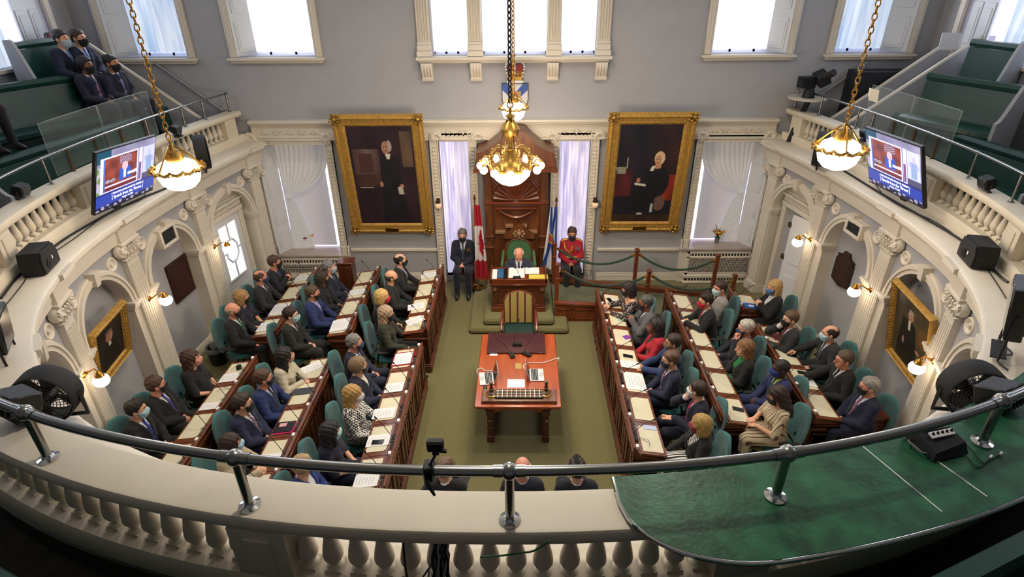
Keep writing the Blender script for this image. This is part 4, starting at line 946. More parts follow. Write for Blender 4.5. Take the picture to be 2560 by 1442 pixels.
def hair_mesh(style):
    fem=style in('bob','long','longback','curlybob','bun'); f=Fld((-.19,-.16,-.42 if fem else -.16),(.14,.16,.16),.0075)
    sk=f.ell((-.014,0,.024),(.096,.077,.09)); X,Y,Z=f.X,f.Y,f.Z
    wob=.004*np.sin(X*90+Y*60)*np.sin(Z*75+Y*40)
    line=-(Z-.054-1.25*(X-.066)-.016*np.clip((np.abs(Y)-.028)/.03,0,1)*(X>.02)+.003*np.sin(Y*170+1))           # negative where hair grows
    tk=.006+.013*np.clip((Z-.015)/.08,0,1)
    if style=='short': d=np.maximum(sk-tk+wob+.004*np.sin(Y*60+.8)*(Z>.06),line)
    elif style=='quiff': d=np.maximum(smin(sk-tk,f.ell((.032,.012,.1),(.058,.05,.03)),.03)+wob,line)
    elif style=='crop': d=np.maximum(sk-.006,line)
    elif style=='curly': d=np.maximum(sk-.024+.008*np.sin(X*150)*np.sin(Y*140)*np.sin(Z*160),line)
    elif style=='receding': d=np.maximum(np.maximum(sk-.009+wob,line),-np.maximum(.066-Z,np.abs(Y)-.05-.2*(-X))) ; d=np.maximum(d,-f.ell((.065,0,.085),(.075,.055,.05)))
    elif style=='bald': d=np.maximum(np.maximum(sk-.008+wob,line),Z-.04); d=np.maximum(d,X-.02)
    elif style in('bob','curlybob'):
        cur=.009*np.sin(X*110)*np.sin(Y*110)*np.sin(Z*110) if style=='curlybob' else wob
        d=smin(sk-.018,f.ell((-.03,0,-.05),(.088,.1,.12)),.03)+cur
        d=np.maximum(d,-np.maximum(np.maximum(Z-.05,.012-X),np.abs(Y)-.075)); d=np.maximum(d,X-.075-.4*(Z-.03)); d=np.maximum(d,-.145-Z)
    elif style=='bun': d=smin(np.maximum(sk-.012+wob,line),f.ell((-.12,0,.03),(.04,.045,.045)),.015)
    else:
        lo=-.36 if style=='long' else -.30
        d=smin(sk-.018,f.ell((-.05,0,-.13),(.075,.098,.23)),.04)+wob*1.5
        if style=='long':
            for s in(-1,1): d=smin(d,f.caps((.0,s*.085,-.02),(.045,s*.1,-.32),.024,.018),.02)
        d=np.maximum(d,-np.maximum(np.maximum(Z-.052,.006-X),np.abs(Y)-.074)); d=np.maximum(d,X-.08-.4*(Z-.03)); d=np.maximum(d,lo-Z)
        d=np.maximum(d,-f.ell((.03,0,-.22),(.07,.07,.12)))
    V,Q=f.mesh(d); return npmesh('hair',V,Q)
HAIRM={}
def mask_mesh():
    f,d=HF[0]; X,Y,Z=f.X,f.Y,f.Z
    m=np.maximum(smin(d,f.ell((.07,0,-.05),(.042,.04,.045)),.03)-.006,np.maximum(np.maximum(Z+.012-.012*np.cos(Y*30),-.118-Z),np.maximum(.028-X-.25*(Z+.06),np.abs(Y)-.07)))
    V,Q=f.mesh(m); V=list(map(tuple,V)); Q=[tuple(q) for q in Q]; b=MB(); b.add(V,Q)
    for s in(-1,1):
        b.tube([(.04,s*.064,-.03),(.01,s*.077,-.012),(-.012,s*.086,.012)],.0022,4); b.tube([(.03,s*.06,-.08),(.0,s*.075,-.05),(-.018,s*.086,-.015)],.0022,4)
    return mkmesh('mask',b.v,b.f,None,3.2)
MASKM=mask_mesh()
def eyes_mesh():
    b=MB()
    for s in(-1,1): b.sph((.0835,s*.031,.005),.0078,8,5)
    return mkmesh('eyes',b.v,b.f,mat('dark_eyes','#17120f',.2),3.2)
def brow_mesh():
    b=MB()
    for s in(-1,1): b.tube([(.088,s*.014,.03),(.09,s*.03,.036),(.078,s*.05,.031)],[.004,.0055,.003],5)
    return mkmesh('eyebrows',b.v,b.f,None,3.2)
def glasses_mesh():
    b=MB()
    for s in(-1,1):
        b.tube([(.106,s*.033+.024*math.cos(k*PI/7),.003+.019*math.sin(k*PI/7)) for k in range(14)],.0022,4,True); b.tube([(.104,s*.057,.006),(.06,s*.078,.008),(-.01,s*.083,.008)],.0022,4)
    b.tube([(.106,-.009,.006),(.109,0,.008),(.106,.009,.006)],.0022,4); return mkmesh('glasses',b.v,b.f,BLACK,3.2)
EYESM,BROWM,GLASSM=eyes_mesh(),brow_mesh(),glasses_mesh()
def hand_mesh(curl,spread):      # right hand: wrist at origin, fingers along +x, palm down, thumb towards +y
    f=Fld((-.05,-.075,-.11),(.21,.085,.05),.0048)
    d=f.ell((.045,0,0),(.052,.04,.016)); d=smin(d,f.caps((-.04,0,0),(.0,0,0),.027,.025),.02); d=smin(d,f.caps((.075,-.028,0),(.08,.028,0),.0125),.012)
    for q,(y,L) in enumerate(((.03,.072),(.01,.08),(-.011,.075),(-.03,.058))):
        p=np.array([.083,y,.0]); a=curl*.7; yw=spread*(1.5-q)*.12
        for seg,fr,r in ((0,.45,.0095),(1,.3,.0088),(2,.25,.0078)):
            n=p+L*fr*np.array([math.cos(a)*math.cos(yw),math.sin(yw)*math.cos(a),-math.sin(a)]); d=smin(d,f.caps(p,n,r,r*.92),.004); p=n; a+=curl*.75
    c=curl; p0=np.array([.02,.032,-.004]); p1=np.array([.052,.056-.012*c,-.012-.012*c]); p2=np.array([.085,.056-.026*c,-.018-.022*c]); p3=np.array([.105,.048-.03*c,-.02-.03*c])
    d=smin(d,f.caps(p0,p1,.015,.012),.012); d=smin(d,f.caps(p1,p2,.0115,.0095),.006); d=smin(d,f.caps(p2,p3,.0095,.008),.004)
    return f.mesh(d)
HANDS={'clasp':hand_mesh(.85,.2),'rest':hand_mesh(.4,.5),'flat':hand_mesh(.12,.9),'grip':hand_mesh(1.15,.2)}
# ---- poses: wrists and hands in the sitter's own frame (x forward, y left)
POSES={ # name: lean, (right wrist, elbow out), (left wrist), hand kind, legs
 'lap':(-.05,(.25,-.05,.655),(.26,.045,.66),'clasp',0),'lap2':(.03,(.30,-.07,.64),(.29,.035,.65),'clasp',0),
 'thigh':(-.02,(.31,-.15,.645),(.30,.15,.645),'rest',0),'back':(-.16,(.20,-.06,.665),(.22,.045,.67),'clasp',0),
 'desk':(.16,(.40,-.07,.80),(.41,.055,.80),'clasp',0),'read':(.14,(.40,-.14,.80),(.40,.13,.80),'flat',0),
 'chest':(.06,(.28,-.05,.90),(.285,.045,.90),'clasp',0),'chin':(.04,(.17,-.05,1.055),(.34,.10,.80),'grip',0),
 'chinl':(-.1,(.30,-.12,.66),(.13,.055,1.03),'grip',1),'reach':(.08,(.46,-.14,.81),(.28,.12,.66),'rest',0),
 'cross':(-.14,(.32,-.10,.74),(.36,.06,.76),'rest',1),'phone':(.1,(.30,-.06,.76),(.31,.05,.74),'grip',0),
 'elbow':(.2,(.42,-.10,.84),(.36,.12,.80),'clasp',0)}
def ik(S,Wt,l1,l2,pole):
    S,Wt,pole=map(np.array,(S,Wt,pole)); d=Wt-S; L=np.linalg.norm(d); 
    if L>l1+l2-.01: Wt=S+d/L*(l1+l2-.01); d=Wt-S; L=np.linalg.norm(d)
    a=(l1*l1-l2*l2+L*L)/(2*L); hh=math.sqrt(max(0,l1*l1-a*a)); u=d/L; pp=pole-u*(pole@u); pp/=np.linalg.norm(pp); return S+u*a+pp*hh,Wt
PC={}
def pose_parts(pose,fem,fat,vneck,sleeve):
    key=(pose,fem,fat,vneck,sleeve)
    if key in PC: return PC[key]
    lean,wr,wl,hk,cross=POSES[pose]; R=np.array(Matrix.Rotation(lean,3,'Y')); H0=np.array([0,0,.5])
    T=lambda p: R@(np.array(p,float)-H0)+H0
    f=Fld((-.36,-.42,.0),(.74,.42,1.14),.0135); w=.93 if fem else 1; g=1+.16*fat
    tor=f.ell(T((0,0,.57)),(.135*g,.165*(1.04 if fem else 1)*g,.12),R); tor=smin(tor,f.ell(T((.02*fat+.01,0,.70)),(.115*g*g,.145*w*g,.14),R),.06)
    tor=smin(tor,f.ell(T((.0,0,.87)),(.118*g,.168*w,.15),R),.06); tor=smin(tor,f.caps(T((-.01,-.135*w,1.0)),T((-.01,.135*w,1.0)),.062),.05)
    if fem:
        for s in(-1,1): tor=smin(tor,f.ell(T((.085,s*.07,.87)),(.06,.06,.06),R),.04)
    neck=f.caps(T((0,0,1.0)),T((.012,0,1.115)),.052*w); tor0=tor
    tor=smin(tor,neck,.03)
    legs=None; FOOT=[]
    for s in(-1,1):
        hip=(.02,s*.09,.545); kn=(.43,s*.115,.565); an=(.44,s*.12,.09)
        if cross and s<0: kn=(.42,-.03,.66); an=(.62,.14,.45)
        l=smin(f.caps(hip,kn,.085*g,.062),f.caps(kn,an,.058,.038),.03); legs=l if legs is None else smin(legs,l,.02); FOOT.append((kn,an))
    arms=None; up=None; HA=[]
    for s,wt in((-1,wr),(1,wl)):
        Sh=T((-.005,s*.168*w,.985)); el,wt2=ik(Sh,wt,.285,.255,(-.35,s*.75,-.7)); 
        u=f.caps(Sh,el,.05*w,.041*w); a=f.caps(el,wt2,.040*w,.030*w)
        up=u if up is None else np.minimum(up,u); b=smin(u,a,.02); arms=b if arms is None else np.minimum(arms,b); HA.append((s,el,wt2))
    body=smin(smin(tor,legs,.04),arms,.012)
    for kn,an in FOOT: body=smin(body,f.caps(an,(an[0]+.12,an[1],max(.04,an[2]-.05)),.03,.02),.008)
    Xl=(f.X-H0[0])*R[0][0]+(f.Z-H0[2])*R[2][0]; Zl=(f.X-H0[0])*R[0][2]+(f.Z-H0[2])*R[2][2]+H0[2]; Y=f.Y
    wid={'v':.062,'round':.085,'deep':.075,'shut':.0}[vneck]; zb={'v':.74,'round':.955,'deep':.66,'shut':.99}[vneck]
    ww=wid*np.clip((Zl-zb)/(1.02-zb),0,1.2); wedge=np.maximum(np.abs(Y)-ww,np.maximum(-Xl,zb-Zl)) if wid else None
    sl=smin(up,tor0,.03) if sleeve=='short' else smin(arms,tor0,.03)
    if sleeve=='off': sl=smin(arms,np.maximum(tor0,Zl-.93),.03)
    sl=sl-.0035*np.sin(f.Z*52+f.X*33+f.Y*9)*np.sin(f.Y*31+f.Z*24-f.X*17); J=sl-.021; J=np.maximum(J,.49-f.Z); J=np.maximum(J,-(neck-(.014 if vneck=='v' else .02)))
    if sleeve=='short':
        for s,el,wt2 in HA: pass
    hem=smin(J,legs-.014,.03) if False else J
    if wid:
        cut=np.maximum(wedge,.006-tor); J=np.maximum(J,-cut)
        if vneck in('v','deep'):
            lap=np.maximum(np.abs(np.abs(Y)-ww-.02)-.022,np.maximum(np.maximum(-Xl,zb+.03-Zl),Zl-1.02)); J=np.minimum(J,np.maximum(tor-.029,lap))
    out={}
    out['body']=snets(body[::2,::2,::2],f.lo,f.h*2) if sleeve=='long' and not cross else f.mesh(body); out['jacket']=npmesh('jacket',*f.mesh(J))
    lg=smin(tor0,legs,.045)-.017; tr=np.maximum(lg,.045-f.Z) if not cross else lg
    out['trousers']=npmesh('trousers',*f.mesh(np.maximum(tr,f.Z-.69)))
    out['skirt']=npmesh('skirt',*f.mesh(np.maximum(smin(f.caps((.0,0,.57),(.38,0,.57),.15,.12),legs-.02,.06),np.maximum(.36-f.Z,f.Z-.70))))
    if vneck!='shut' and wid:
        out['shirt']=npmesh('shirt',*f.mesh(np.maximum(np.minimum(tor-.010,np.maximum(neck-.012,np.maximum(1.0-Zl,Zl-1.075))),np.maximum(np.maximum(np.abs(Y)-np.where(Zl>1.0,.09,ww+.014),zb-.03-Zl),np.maximum(-Xl-.12,Zl-1.07)))))
    tw=np.clip(.022+.02*(1.0-Zl)/.3,.018,.04)
    out['tie']=npmesh('tie',*f.mesh(np.maximum(np.minimum(tor-.021,f.ell(T((.075,0,1.035)),(.022,.024,.026),R)),np.maximum(np.abs(Y)-tw,np.maximum(-Xl,np.maximum(.70-Zl,Zl-1.05))))))
    out['cuffs']=[];out['shoes']=[]
    for s,el,wt2 in HA:
        b=MB(); u=Vector(wt2-el).normalized(); b.tube([Vector(wt2)-u*.045,Vector(wt2)+u*.012],.043 if not fem else .036,10); out['cuffs'].append(mkmesh('shirt_cuff',b.v,b.f,None,.7))
    for kn,an in FOOT:
        b=MB(); a=Vector(an); b.tube([a+Vector((-.06,0,-.045)),a+Vector((0,0,-.02)),a+Vector((.09,0,-.045)),a+Vector((.19,0,-.058))],[.034,.056,.05,.024],10,flat=1.0); out['shoes'].append(mkmesh('shoe',b.v,b.f,None,3.2))
    out['neck']=T((.02,0,1.10)); out['HA']=HA; out['hk']=hk; out['lean']=lean; out['cross']=cross
    PC[key]=out; return out
SK=dict(l='#dba485',p='#e2b096',t='#bb8461',d='#4a2d1f',b='#8a5a3e',r='#d8937a')
HSC=1.12
def cloth(c,rough=.85):
    if c in MATS: return MATS[c]
    k='cloth_'+c.strip('#'); return mat(k,c,rough,var=.1,vs=30,bump=.15,bs=180,sheen=.1)
def person(label,hp,yaw,pose='lap',suit='#1d1e22',pants=None,shirt='#e8e6e4',tie=None,hair='short',hc='#3a2a1e',mask='#15161a',skin='l',glasses=0,fem=0,fat=0,hy=0,hpit=.08,vneck='v',sleeve='long',skirt=None,zc=1.235,sc=1.0,cat='person',group=None,root=None,cuff=1,shoes='#111113'):
    """hp: pixel of the head's middle in the photograph (or root given); yaw in degrees, 0 facing +x; hy: head turn relative to the body"""
    P=pose_parts(pose,fem,fat,vneck,sleeve); yw=math.radians(yaw); HR=Matrix.Rotation(math.radians(hy),3,'Z')@Matrix.Rotation(hpit,3,'Y')
    nk=Vector(P['neck']); hc0=nk+Vector((.026,0,.108))
    if root is None:
        w=at_z(hp[0],hp[1],zc); o=Matrix.Rotation(yw,3,'Z')@(hc0*sc); loc=Vector((w.x-o.x,w.y-o.y,zc-o.z))
    else: loc=Vector(root)
    Vs,Qs=[P['body'][0]],[P['body'][1]]; n=len(Vs[0])
    hv,hq=HEADM[fem]; R=np.array(HR); Vs.append((hv*HSC)@R.T+np.array(hc0)); Qs.append(hq+n); n+=len(hv)
    for s,el,wt in P['HA']:
        kind=P['hk'] if not (P['hk']=='grip' and s>0 and pose=='chin') else 'flat'
        V,Q=HANDS[kind]; u=Vector(wt-el).normalized()
        if pose in('lap','lap2','back','desk','chest','elbow'): t=(u*.35+Vector((.25,-s*.9,-.12))).normalized()
        elif pose in('chin','chinl') and wt[2]>.95: t=Vector((-.1,-s*.25,.95)).normalized()
        else: t=(u*.6+Vector((.6,0,-.15))).normalized()
        z=Vector((0,0,1)) if abs(t.z)<.8 else Vector((1,0,0))
        if pose in('lap','desk','chest','back','lap2','elbow'): z=Vector((.75,0,.6))
        y=z.cross(t).normalized(); z=t.cross(y); M=np.array([[t[i],y[i],z[i]] for i in range(3)])
        V2=V.copy(); Q2=Q
        if s>0: V2[:,1]*=-1; Q2=Q[:,::-1]
        Vs.append((V2*1.08)@M.T+wt); Qs.append(Q2+n); n+=len(V)
    me=npmesh('person',np.concatenate(Vs),np.concatenate(Qs),mat('skin_'+skin,SK[skin],.5,var=.05,vs=25,sub=.1))
    o=bpy.data.objects.new('person',me); link(o); tag(o,label,cat,group); o.location=loc; o.rotation_euler=(0,0,yw); o.scale=(sc,)*3
    def ch(name,mesh,m,head=False):
        c=bpy.data.objects.new(name,mesh); link(c,o)
        if not mesh.materials: mesh.materials.append(m)
        if m is not None: c.material_slots[0].link='OBJECT'; c.material_slots[0].material=m
        if head: c.location=hc0; c.rotation_euler=HR.to_euler(); c.scale=(HSC,)*3
        return c
    ch('jacket' if vneck in('v','deep') and not skirt=='dress' else 'top',P['jacket'],cloth(suit))
    if skirt: ch('skirt',P['skirt'],cloth(suit if skirt=='dress' else skirt))
    else: ch('trousers',P['trousers'],cloth(pants or suit))
    if 'shirt' in P and shirt: ch('shirt',P['shirt'],cloth(shirt))
    if tie: ch('tie',P['tie'],cloth(tie,.6))
    if sleeve=='long' and cuff and shirt: [ch('shirt_cuff',q,cloth(shirt)) for q in P['cuffs']]
    for q in P['shoes']: ch('shoe',q,cloth(shoes,.4))
    if hair!='none':
        if hair not in HAIRM: HAIRM[hair]=hair_mesh(hair)
        ch('hair',HAIRM[hair],mat('hair_'+hc.strip('#'),hc,.55,var=.25,vs=40,bump=.5,bs=140),1)
    if mask: ch('face_mask',MASKM,cloth(mask) if mask not in MATS else MATS[mask],1)
    ch('eyes',EYESM,None,1); ch('eyebrows',BROWM,mat('hair_'+hc.strip('#'),hc,.55,var=.25,vs=40),1)
    if glasses: ch('glasses',GLASSM,BLACK,1)
    return o
# ---------------------------------------------------------------- ramp, posts and ropes
def pt(p,z): v=at_z(p[0],p[1],z); return v
RC=mat('grey_green_ramp_carpet','#565845',.98,col2='#6b6d57',vs=45,bump=.4,bs=260)
m=MB(); m.hexa([(.64,9.86,.0),(4.6,9.86,.0),(4.6,11.0,.0),(.64,11.2,.0)],[(.64,9.86,.25),(4.6,9.86,.03),(4.6,11.0,.03),(.64,11.2,.25)]); rp_=struct('trim_10',m,RC); rp_['label']='carpeted ramp up to the dais'
t=thing('ramp_curb','low panelled wooden curb along the front of the ramp','curb',(1.0,9.84,0))
m=MB(); m.hexa([(.66,9.80,.0),(1.62,9.80,.0),(1.62,9.86,.0),(.66,9.86,.0)],[(.66,9.80,.40),(1.62,9.80,.33),(1.62,9.86,.33),(.66,9.86,.40)]); obj('panel_board',m,WOODP,t)
m=MB(); m.hexa([(.64,9.77,.40),(1.64,9.77,.33),(1.64,9.89,.33),(.64,9.89,.40)],[(.64,9.77,.435),(1.64,9.77,.365),(1.64,9.89,.365),(.64,9.89,.435)]); obj('cap_rail',m,WOODP,t)
for a,c in ((.70,.98),(1.02,1.58)):
    m=MB(); m.bb((a,9.785,.06),(c,9.80,.08)); m.bb((a,9.785,.26),(c,9.80,.28)); m.bb((a,9.785,.06),(a+.02,9.80,.28)); m.bb((c-.02,9.785,.06),(c,9.80,.28)); obj('panel_moulding',m,WOODP,t)
a=at_z(1398,700,.33);c=at_z(1780,738,.1)
m=MB(); m.hexa([(a.x,a.y-.04,.30),(c.x+.2,c.y-.06,.03),(c.x+.2,c.y+.06,.03),(a.x,a.y+.06,.30)],[(a.x,a.y-.04,.38),(c.x+.2,c.y-.06,.12),(c.x+.2,c.y+.06,.12),(a.x,a.y+.06,.38)]); solo('ramp_curb',m,WOODP,'low wooden curb along the wall side of the ramp','curb')
POST=[]
for i,(pb,ptop,z0,lb) in enumerate((((1384,699),(1385,605),.34,'wooden rope post on the dais beside the blue and white flag'),((1584,715),(1593,621),.2,'wooden rope post under the right end of the right large portrait'),((1778,733),(1790,634),.1,'wooden rope post in front of the right radiator cover'),((1391,757),(1393,657),.36,'wooden rope post at the corner of the dais, nearest the tall desk'),((1615,750),(1619,674),.14,'wooden rope post behind the right front row'),((1829,735),(1832,685),.06,'wooden rope post beside the desk by the open door'))):
    base=at_z(pb[0],pb[1],z0); top=at_y(ptop[0],ptop[1],base.y).z
    t=thing('rope_post',lb,'post',(base.x,base.y,z0-.1),0,'rope posts')
    m=MB(); m.bb((base.x-.036,base.y-.036,z0-.1),(base.x+.036,base.y+.036,top-.05),.006); obj('shaft',m,WOODP,t)
    m=MB(); m.bb((base.x-.05,base.y-.05,top-.055),(base.x+.05,base.y+.05,top-.02),.006); m.bb((base.x-.04,base.y-.04,top-.02),(base.x+.04,base.y+.04,top),.01); obj('cap',m,WOODP,t)
    m=MB(); m.bb((base.x-.042,base.y-.042,top-.34),(base.x+.042,base.y+.042,top-.31),.005); obj('collar',m,WOODP,t)
    POST.append(Vector((base.x,base.y,top-.16)))
ROPE=mat('green_velvet_rope','#173a25',.8,sheen=.5)
for a,c,lb in ((0,1,'green velvet rope hanging before the red uniformed man'),(1,2,'green velvet rope hanging between the portrait and the radiator cover'),(3,4,'green velvet rope nearest the tall desk, over the ramp'),(4,5,'green velvet rope behind the heads of the right middle row')):
    A,B=POST[a],POST[c]; d=(B-A); A2=A+d*.06; B2=B-d*.04; t=thing('barrier_rope',lb,'rope',((A+B)/2-Vector((0,0,.3))),0,'barrier ropes')
    P=[A2.lerp(B2,k/16)-Vector((0,0,.26*(1-(2*k/16-1)**2))) for k in range(17)]; m=MB(); m.tube(P,.026,8); obj('velvet_rope',m,ROPE,t)
    for e,f,g in ((P[0],P[1],A),(P[-1],P[-2],B)):
        u=(e-f).normalized(); m=MB(); m.tube([e-u*.03,e+u*.05],.029,8); m.tube([e+u*.05,g],.008,5); obj('brass_end',m,BRASS,t)
# ---------------------------------------------------------------- flags
def flag(label,x,y,top,z0,fn,wid,lean,group=None,ez=0):
    t=thing('flag',label,'flag',(x,y,z0)); m=MB(); m.tube([(x,y,z0),(x,y,top)],.014,8); m.lathe([(.001,-.03),(.11,-.03),(.12,0),(.03,.03),(.014,.06)],(x,y,z0+.03),14); obj('pole',m,BRASS,t)
    m=MB(); m.lathe([(.012,0),(.03,.03),(.001,.13)],(x,y,top),8,sx=1,sy=.4); obj('finial',m,BRASS,t)
    nx,ny=44,90; H=top-.1-z0-.22; vs=[];cs=[];fs=[]
    for j in range(ny+1):
        for i in range(nx+1):
            u,v=i/nx,j/ny; w=wid*(.45+.55*v)*(1 if lean>0 else -1); fx=x+w*(u-.12); fy=y-.05-.05*math.sin(u*15+v*2)*(.4+.6*v)-.02*u
            vs.append((fx,fy,top-.08-H*v-ez*u*(1-v))); cs.append(lin(fn(u,v)))
    for j in range(ny):
        for i in range(nx): a=j*(nx+1)+i; fs.append((a,a+1,a+nx+2,a+nx+1))
    Mi=MW[t.name].inverted(); me=mkmesh('flag_cloth',[tuple(Mi@Vector(p)) for p in vs],fs,mat_attr('flag_cloth_dye',rough=.85),3.2)
    at=me.color_attributes.new('Col','FLOAT_COLOR','POINT'); at.data.foreach_set('color',np.array([c+(1,) for c in cs],dtype=np.float32).ravel())
    link(bpy.data.objects.new('flag_cloth',me),t)
    m=MB(); m.tube([(vs[(ny)*(nx+1)+i][0],vs[ny*(nx+1)+i][1],vs[ny*(nx+1)+i][2]-.012) for i in range(0,nx+1,2)],.013,5); obj('gold_fringe',m,GOLD2,t); return t
LEAF=[(0,1),(.14,.72),(.36,.82),(.28,.35),(.52,.58),(.58,.42),(.9,.46),(.8,.2),(.93,.1),(.5,-.28),(.56,-.46),(.06,-.38),(.07,-.8),(-.07,-.8),(-.06,-.38),(-.56,-.46),(-.5,-.28),(-.93,.1),(-.8,.2),(-.9,.46),(-.58,.42),(-.52,.58),(-.28,.35),(-.36,.82),(-.14,.72)]
def inpoly(x,y,P):
    c=False;j=len(P)-1
    for i in range(len(P)):
        if (P[i][1]>y)!=(P[j][1]>y) and x<(P[j][0]-P[i][0])*(y-P[i][1])/(P[j][1]-P[i][1])+P[i][0]: c=not c
        j=i
    return c
def canada(u,v):      # hung with its fly down: red, white with the leaf, red
    if v<.27 or v>.74: return '#a8182c'
    if inpoly((v-.505)/.21,(u-.62)/.42,LEAF): return '#a8182c'
    return '#d9d4d6'
def scotia(u,v):
    a=abs((u-.5)*1.0-(v-.42)*.75); b=abs((u-.5)*1.0+(v-.42)*.75)
    if abs(u-.55)<.2 and abs(v-.5)<.07: return '#c79a2c' if (abs(u-.55)>.15 or abs(v-.5)>.055) else '#a5392b'
    if min(a,b)<.15 or u<.16: return '#21408f'
    return '#d6d8e0'
fl=at_y(1187,515,10.9); flag('red and white maple leaf flag on a brass pole left of the dais',fl.x,10.9,at_y(1187,500,10.9).z,.16,canada,.27,1)
fl=at_y(1391,500,11.0); flag('blue and white saltire flag with gold fringe right of the throne',fl.x,11.0,at_y(1391,505,11.0).z,.34,scotia,.30,-1)
# ---------------------------------------------------------------- pictures
CAN=mat_attr('oil_painting',rough=.5)
def mix(a,b,t): a,b=[tuple(int(h[i:i+2],16) for i in(1,3,5)) for h in(a,b)]; return '#%02x%02x%02x'%tuple(int(max(0,min(255,x+(y-x)*t))) for x,y in zip(a,b))
def nz(u,v,s): return .5+.25*math.sin(u*s*7.1+v*s*3.3)+.25*math.sin(u*s*2.7-v*s*6.1+1)
def E(u,v,cx_,cy,rx,ry): return ((u-cx_)/rx)**2+((v-cy)/ry)**2<1
def pic1(u,v):
    c=mix('#22141c','#33202a',nz(u,v,2))
    if .04<u<.45 and .53<v<.78: c=mix('#4a3432','#7d6a5e',nz(u,v,1.5)*(1-(abs(u-.24)/.22)))
    if .13<u<.34 and .55<v<.74: c='#4a2e28'
    if .80<u<.97 and .6<v<.95: c=mix('#4d3c30','#675140',nz(u,v,3))
    if .04<u<.47 and .40<v<.53: c=mix('#3d2620','#4b2f26',nz(u,v,3))
    if abs(u-.60)<.145+.10*(.72-v) and .02<v<.71 : c=mix('#15131c','#1f1a24',nz(u,v,4))
    if abs(u-.58)<.13 and .66<v<.73 and abs(u-.58)<.15-(v-.66)*1.2: c='#181620'
    if E(u,v,.57,.795,.062,.063): c=mix('#8b5e4c','#c08d72',.5+6*(.57-u))
    if E(u,v,.62,.81,.045,.055) and u>.6: c='#a5998c'
    if abs(u-.59)<.045-(.735-v)*.5 and .68<v<.735: c='#d6d0c6'
    if E(u,v,.545,.805,.012,.006) or E(u,v,.58,.805,.01,.006) or E(u,v,.552,.768,.018,.004): c='#3c2620'
    if E(u,v,.553,.787,.006,.014): c='#d0a088'
    if E(u,v,.43,.425,.025,.03): c='#b07c64'
    if E(u,v,.75,.405,.035,.022): c='#b07c64'
    if abs((u-.72)-(.38-v)*.2)<.04 and .32<v<.40: c='#b9b4a6'
    if .08<u<.3 and .388<v<.40: c='#a39c90'
    return c
def pic2(u,v):
    c=mix('#171520','#241d2a',nz(u,v,2))
    if u>.56 and v>.5: c=mix('#241820','#4a2420',(u-.56)*2*nz(u,v,3))
    if u<.27 and .28<v<.56: c=mix('#3a161a','#5e2225',nz(u,v,3))
    if u<.16 and .52<v<.585: c='#8b8878' if v>.55 or u>.03 else '#5a5648'
    if abs(u-.17)<.008 and .57<v<.68: c='#b0a898'
    if E(u,v,.92,.37,.22,.14): c=mix('#6a1f18','#9c3a22',nz(u,v,3))
    if E(u,v,.70,.43,.2,.17) or (.3<u<.72 and .24<v<.41 and v<.44-.0*(u)): c=mix('#121119','#1b1720',nz(u,v,4))
    if .33<u<.62 and .12<v<.28: c='#15131a'
    if E(u,v,.695,.675,.085,.068): c=mix('#c9a67f','#e0c8a4',nz(u,v,3))
    if E(u,v,.675,.655,.055,.055): c=mix('#b98262','#d6a482',.5+4*(.68-u))
    if E(u,v,.655,.667,.013,.006) or E(u,v,.697,.662,.011,.006) or E(u,v,.668,.628,.02,.005): c='#4a2c22'
    if E(u,v,.671,.648,.007,.014): c='#dcb092'
    if E(u,v,.68,.59,.06,.022): c='#bb866a'
    if abs(u-.60-(v-.57)*.6)<.03 and .545<v<.595: c='#d8cfc0'
    if E(u,v,.385,.45,.032,.026): c='#b0705a'
    if abs(v-.405+.1*(u-.42))<.012 and .33<u<.52: c='#cfc8b4'
    if .64<u<.69 and .08<v<.24: c='#aeb0ac' if .1<v<.2 else '#1b1a1e'
    if E(u,v,.78,.2,.1,.08) and u>.7: c='#6b5148'
    if E(u,v,.47,.085,.05,.014): c='#b9b9b4'
    if v<.075: c=mix('#2c1d18','#3d2a20',nz(u,v,3))
    return c
def pic3(u,v):
    c=mix('#1d1612','#2c211a',nz(u,v,2))
    if abs(u-.5)<.2+.35*(.5-v) and v<.55: c='#15110f'
    if E(u,v,.5,.68,.13,.12): c=mix('#8c5c45','#b98465',.5+3*(u-.5))
    if E(u,v,.45,.70,.02,.008) or E(u,v,.55,.70,.02,.008) or E(u,v,.5,.625,.04,.007): c='#3a241c'
    if E(u,v,.5,.79,.13,.04): c='#6a5a4c'
    if abs(u-.5)<.045 and .48<v<.56: c='#c9c0b2'
    return c
def pic4(u,v):
    c=mix('#3a3122','#544731',nz(u,v,2))
    if u>.5: c=mix('#3f3a2c','#5c4a2c',nz(u,v,5))
    if E(u,v,.82,.62,.14,.14): c='#6b4a22'
    if abs(u-.42)<.2+.2*(.6-v) and v<.68: c=mix('#141210','#1f1b17',nz(u,v,4))
    if E(u,v,.46,.76,.075,.07): c=mix('#9a6e55','#c79a7c',.5+4*(.5-u))
    if E(u,v,.44,.77,.012,.006) or E(u,v,.485,.77,.012,.006) or E(u,v,.462,.73,.022,.006): c='#4a3024'
    if E(u,v,.46,.82,.07,.03): c='#a89a8a'
    if abs(u-.44)<.03 and .55<v<.69: c='#cfc6b8'
    if E(u,v,.3,.33,.03,.06) or E(u,v,.72,.36,.06,.03): c='#a8785c'
    return c
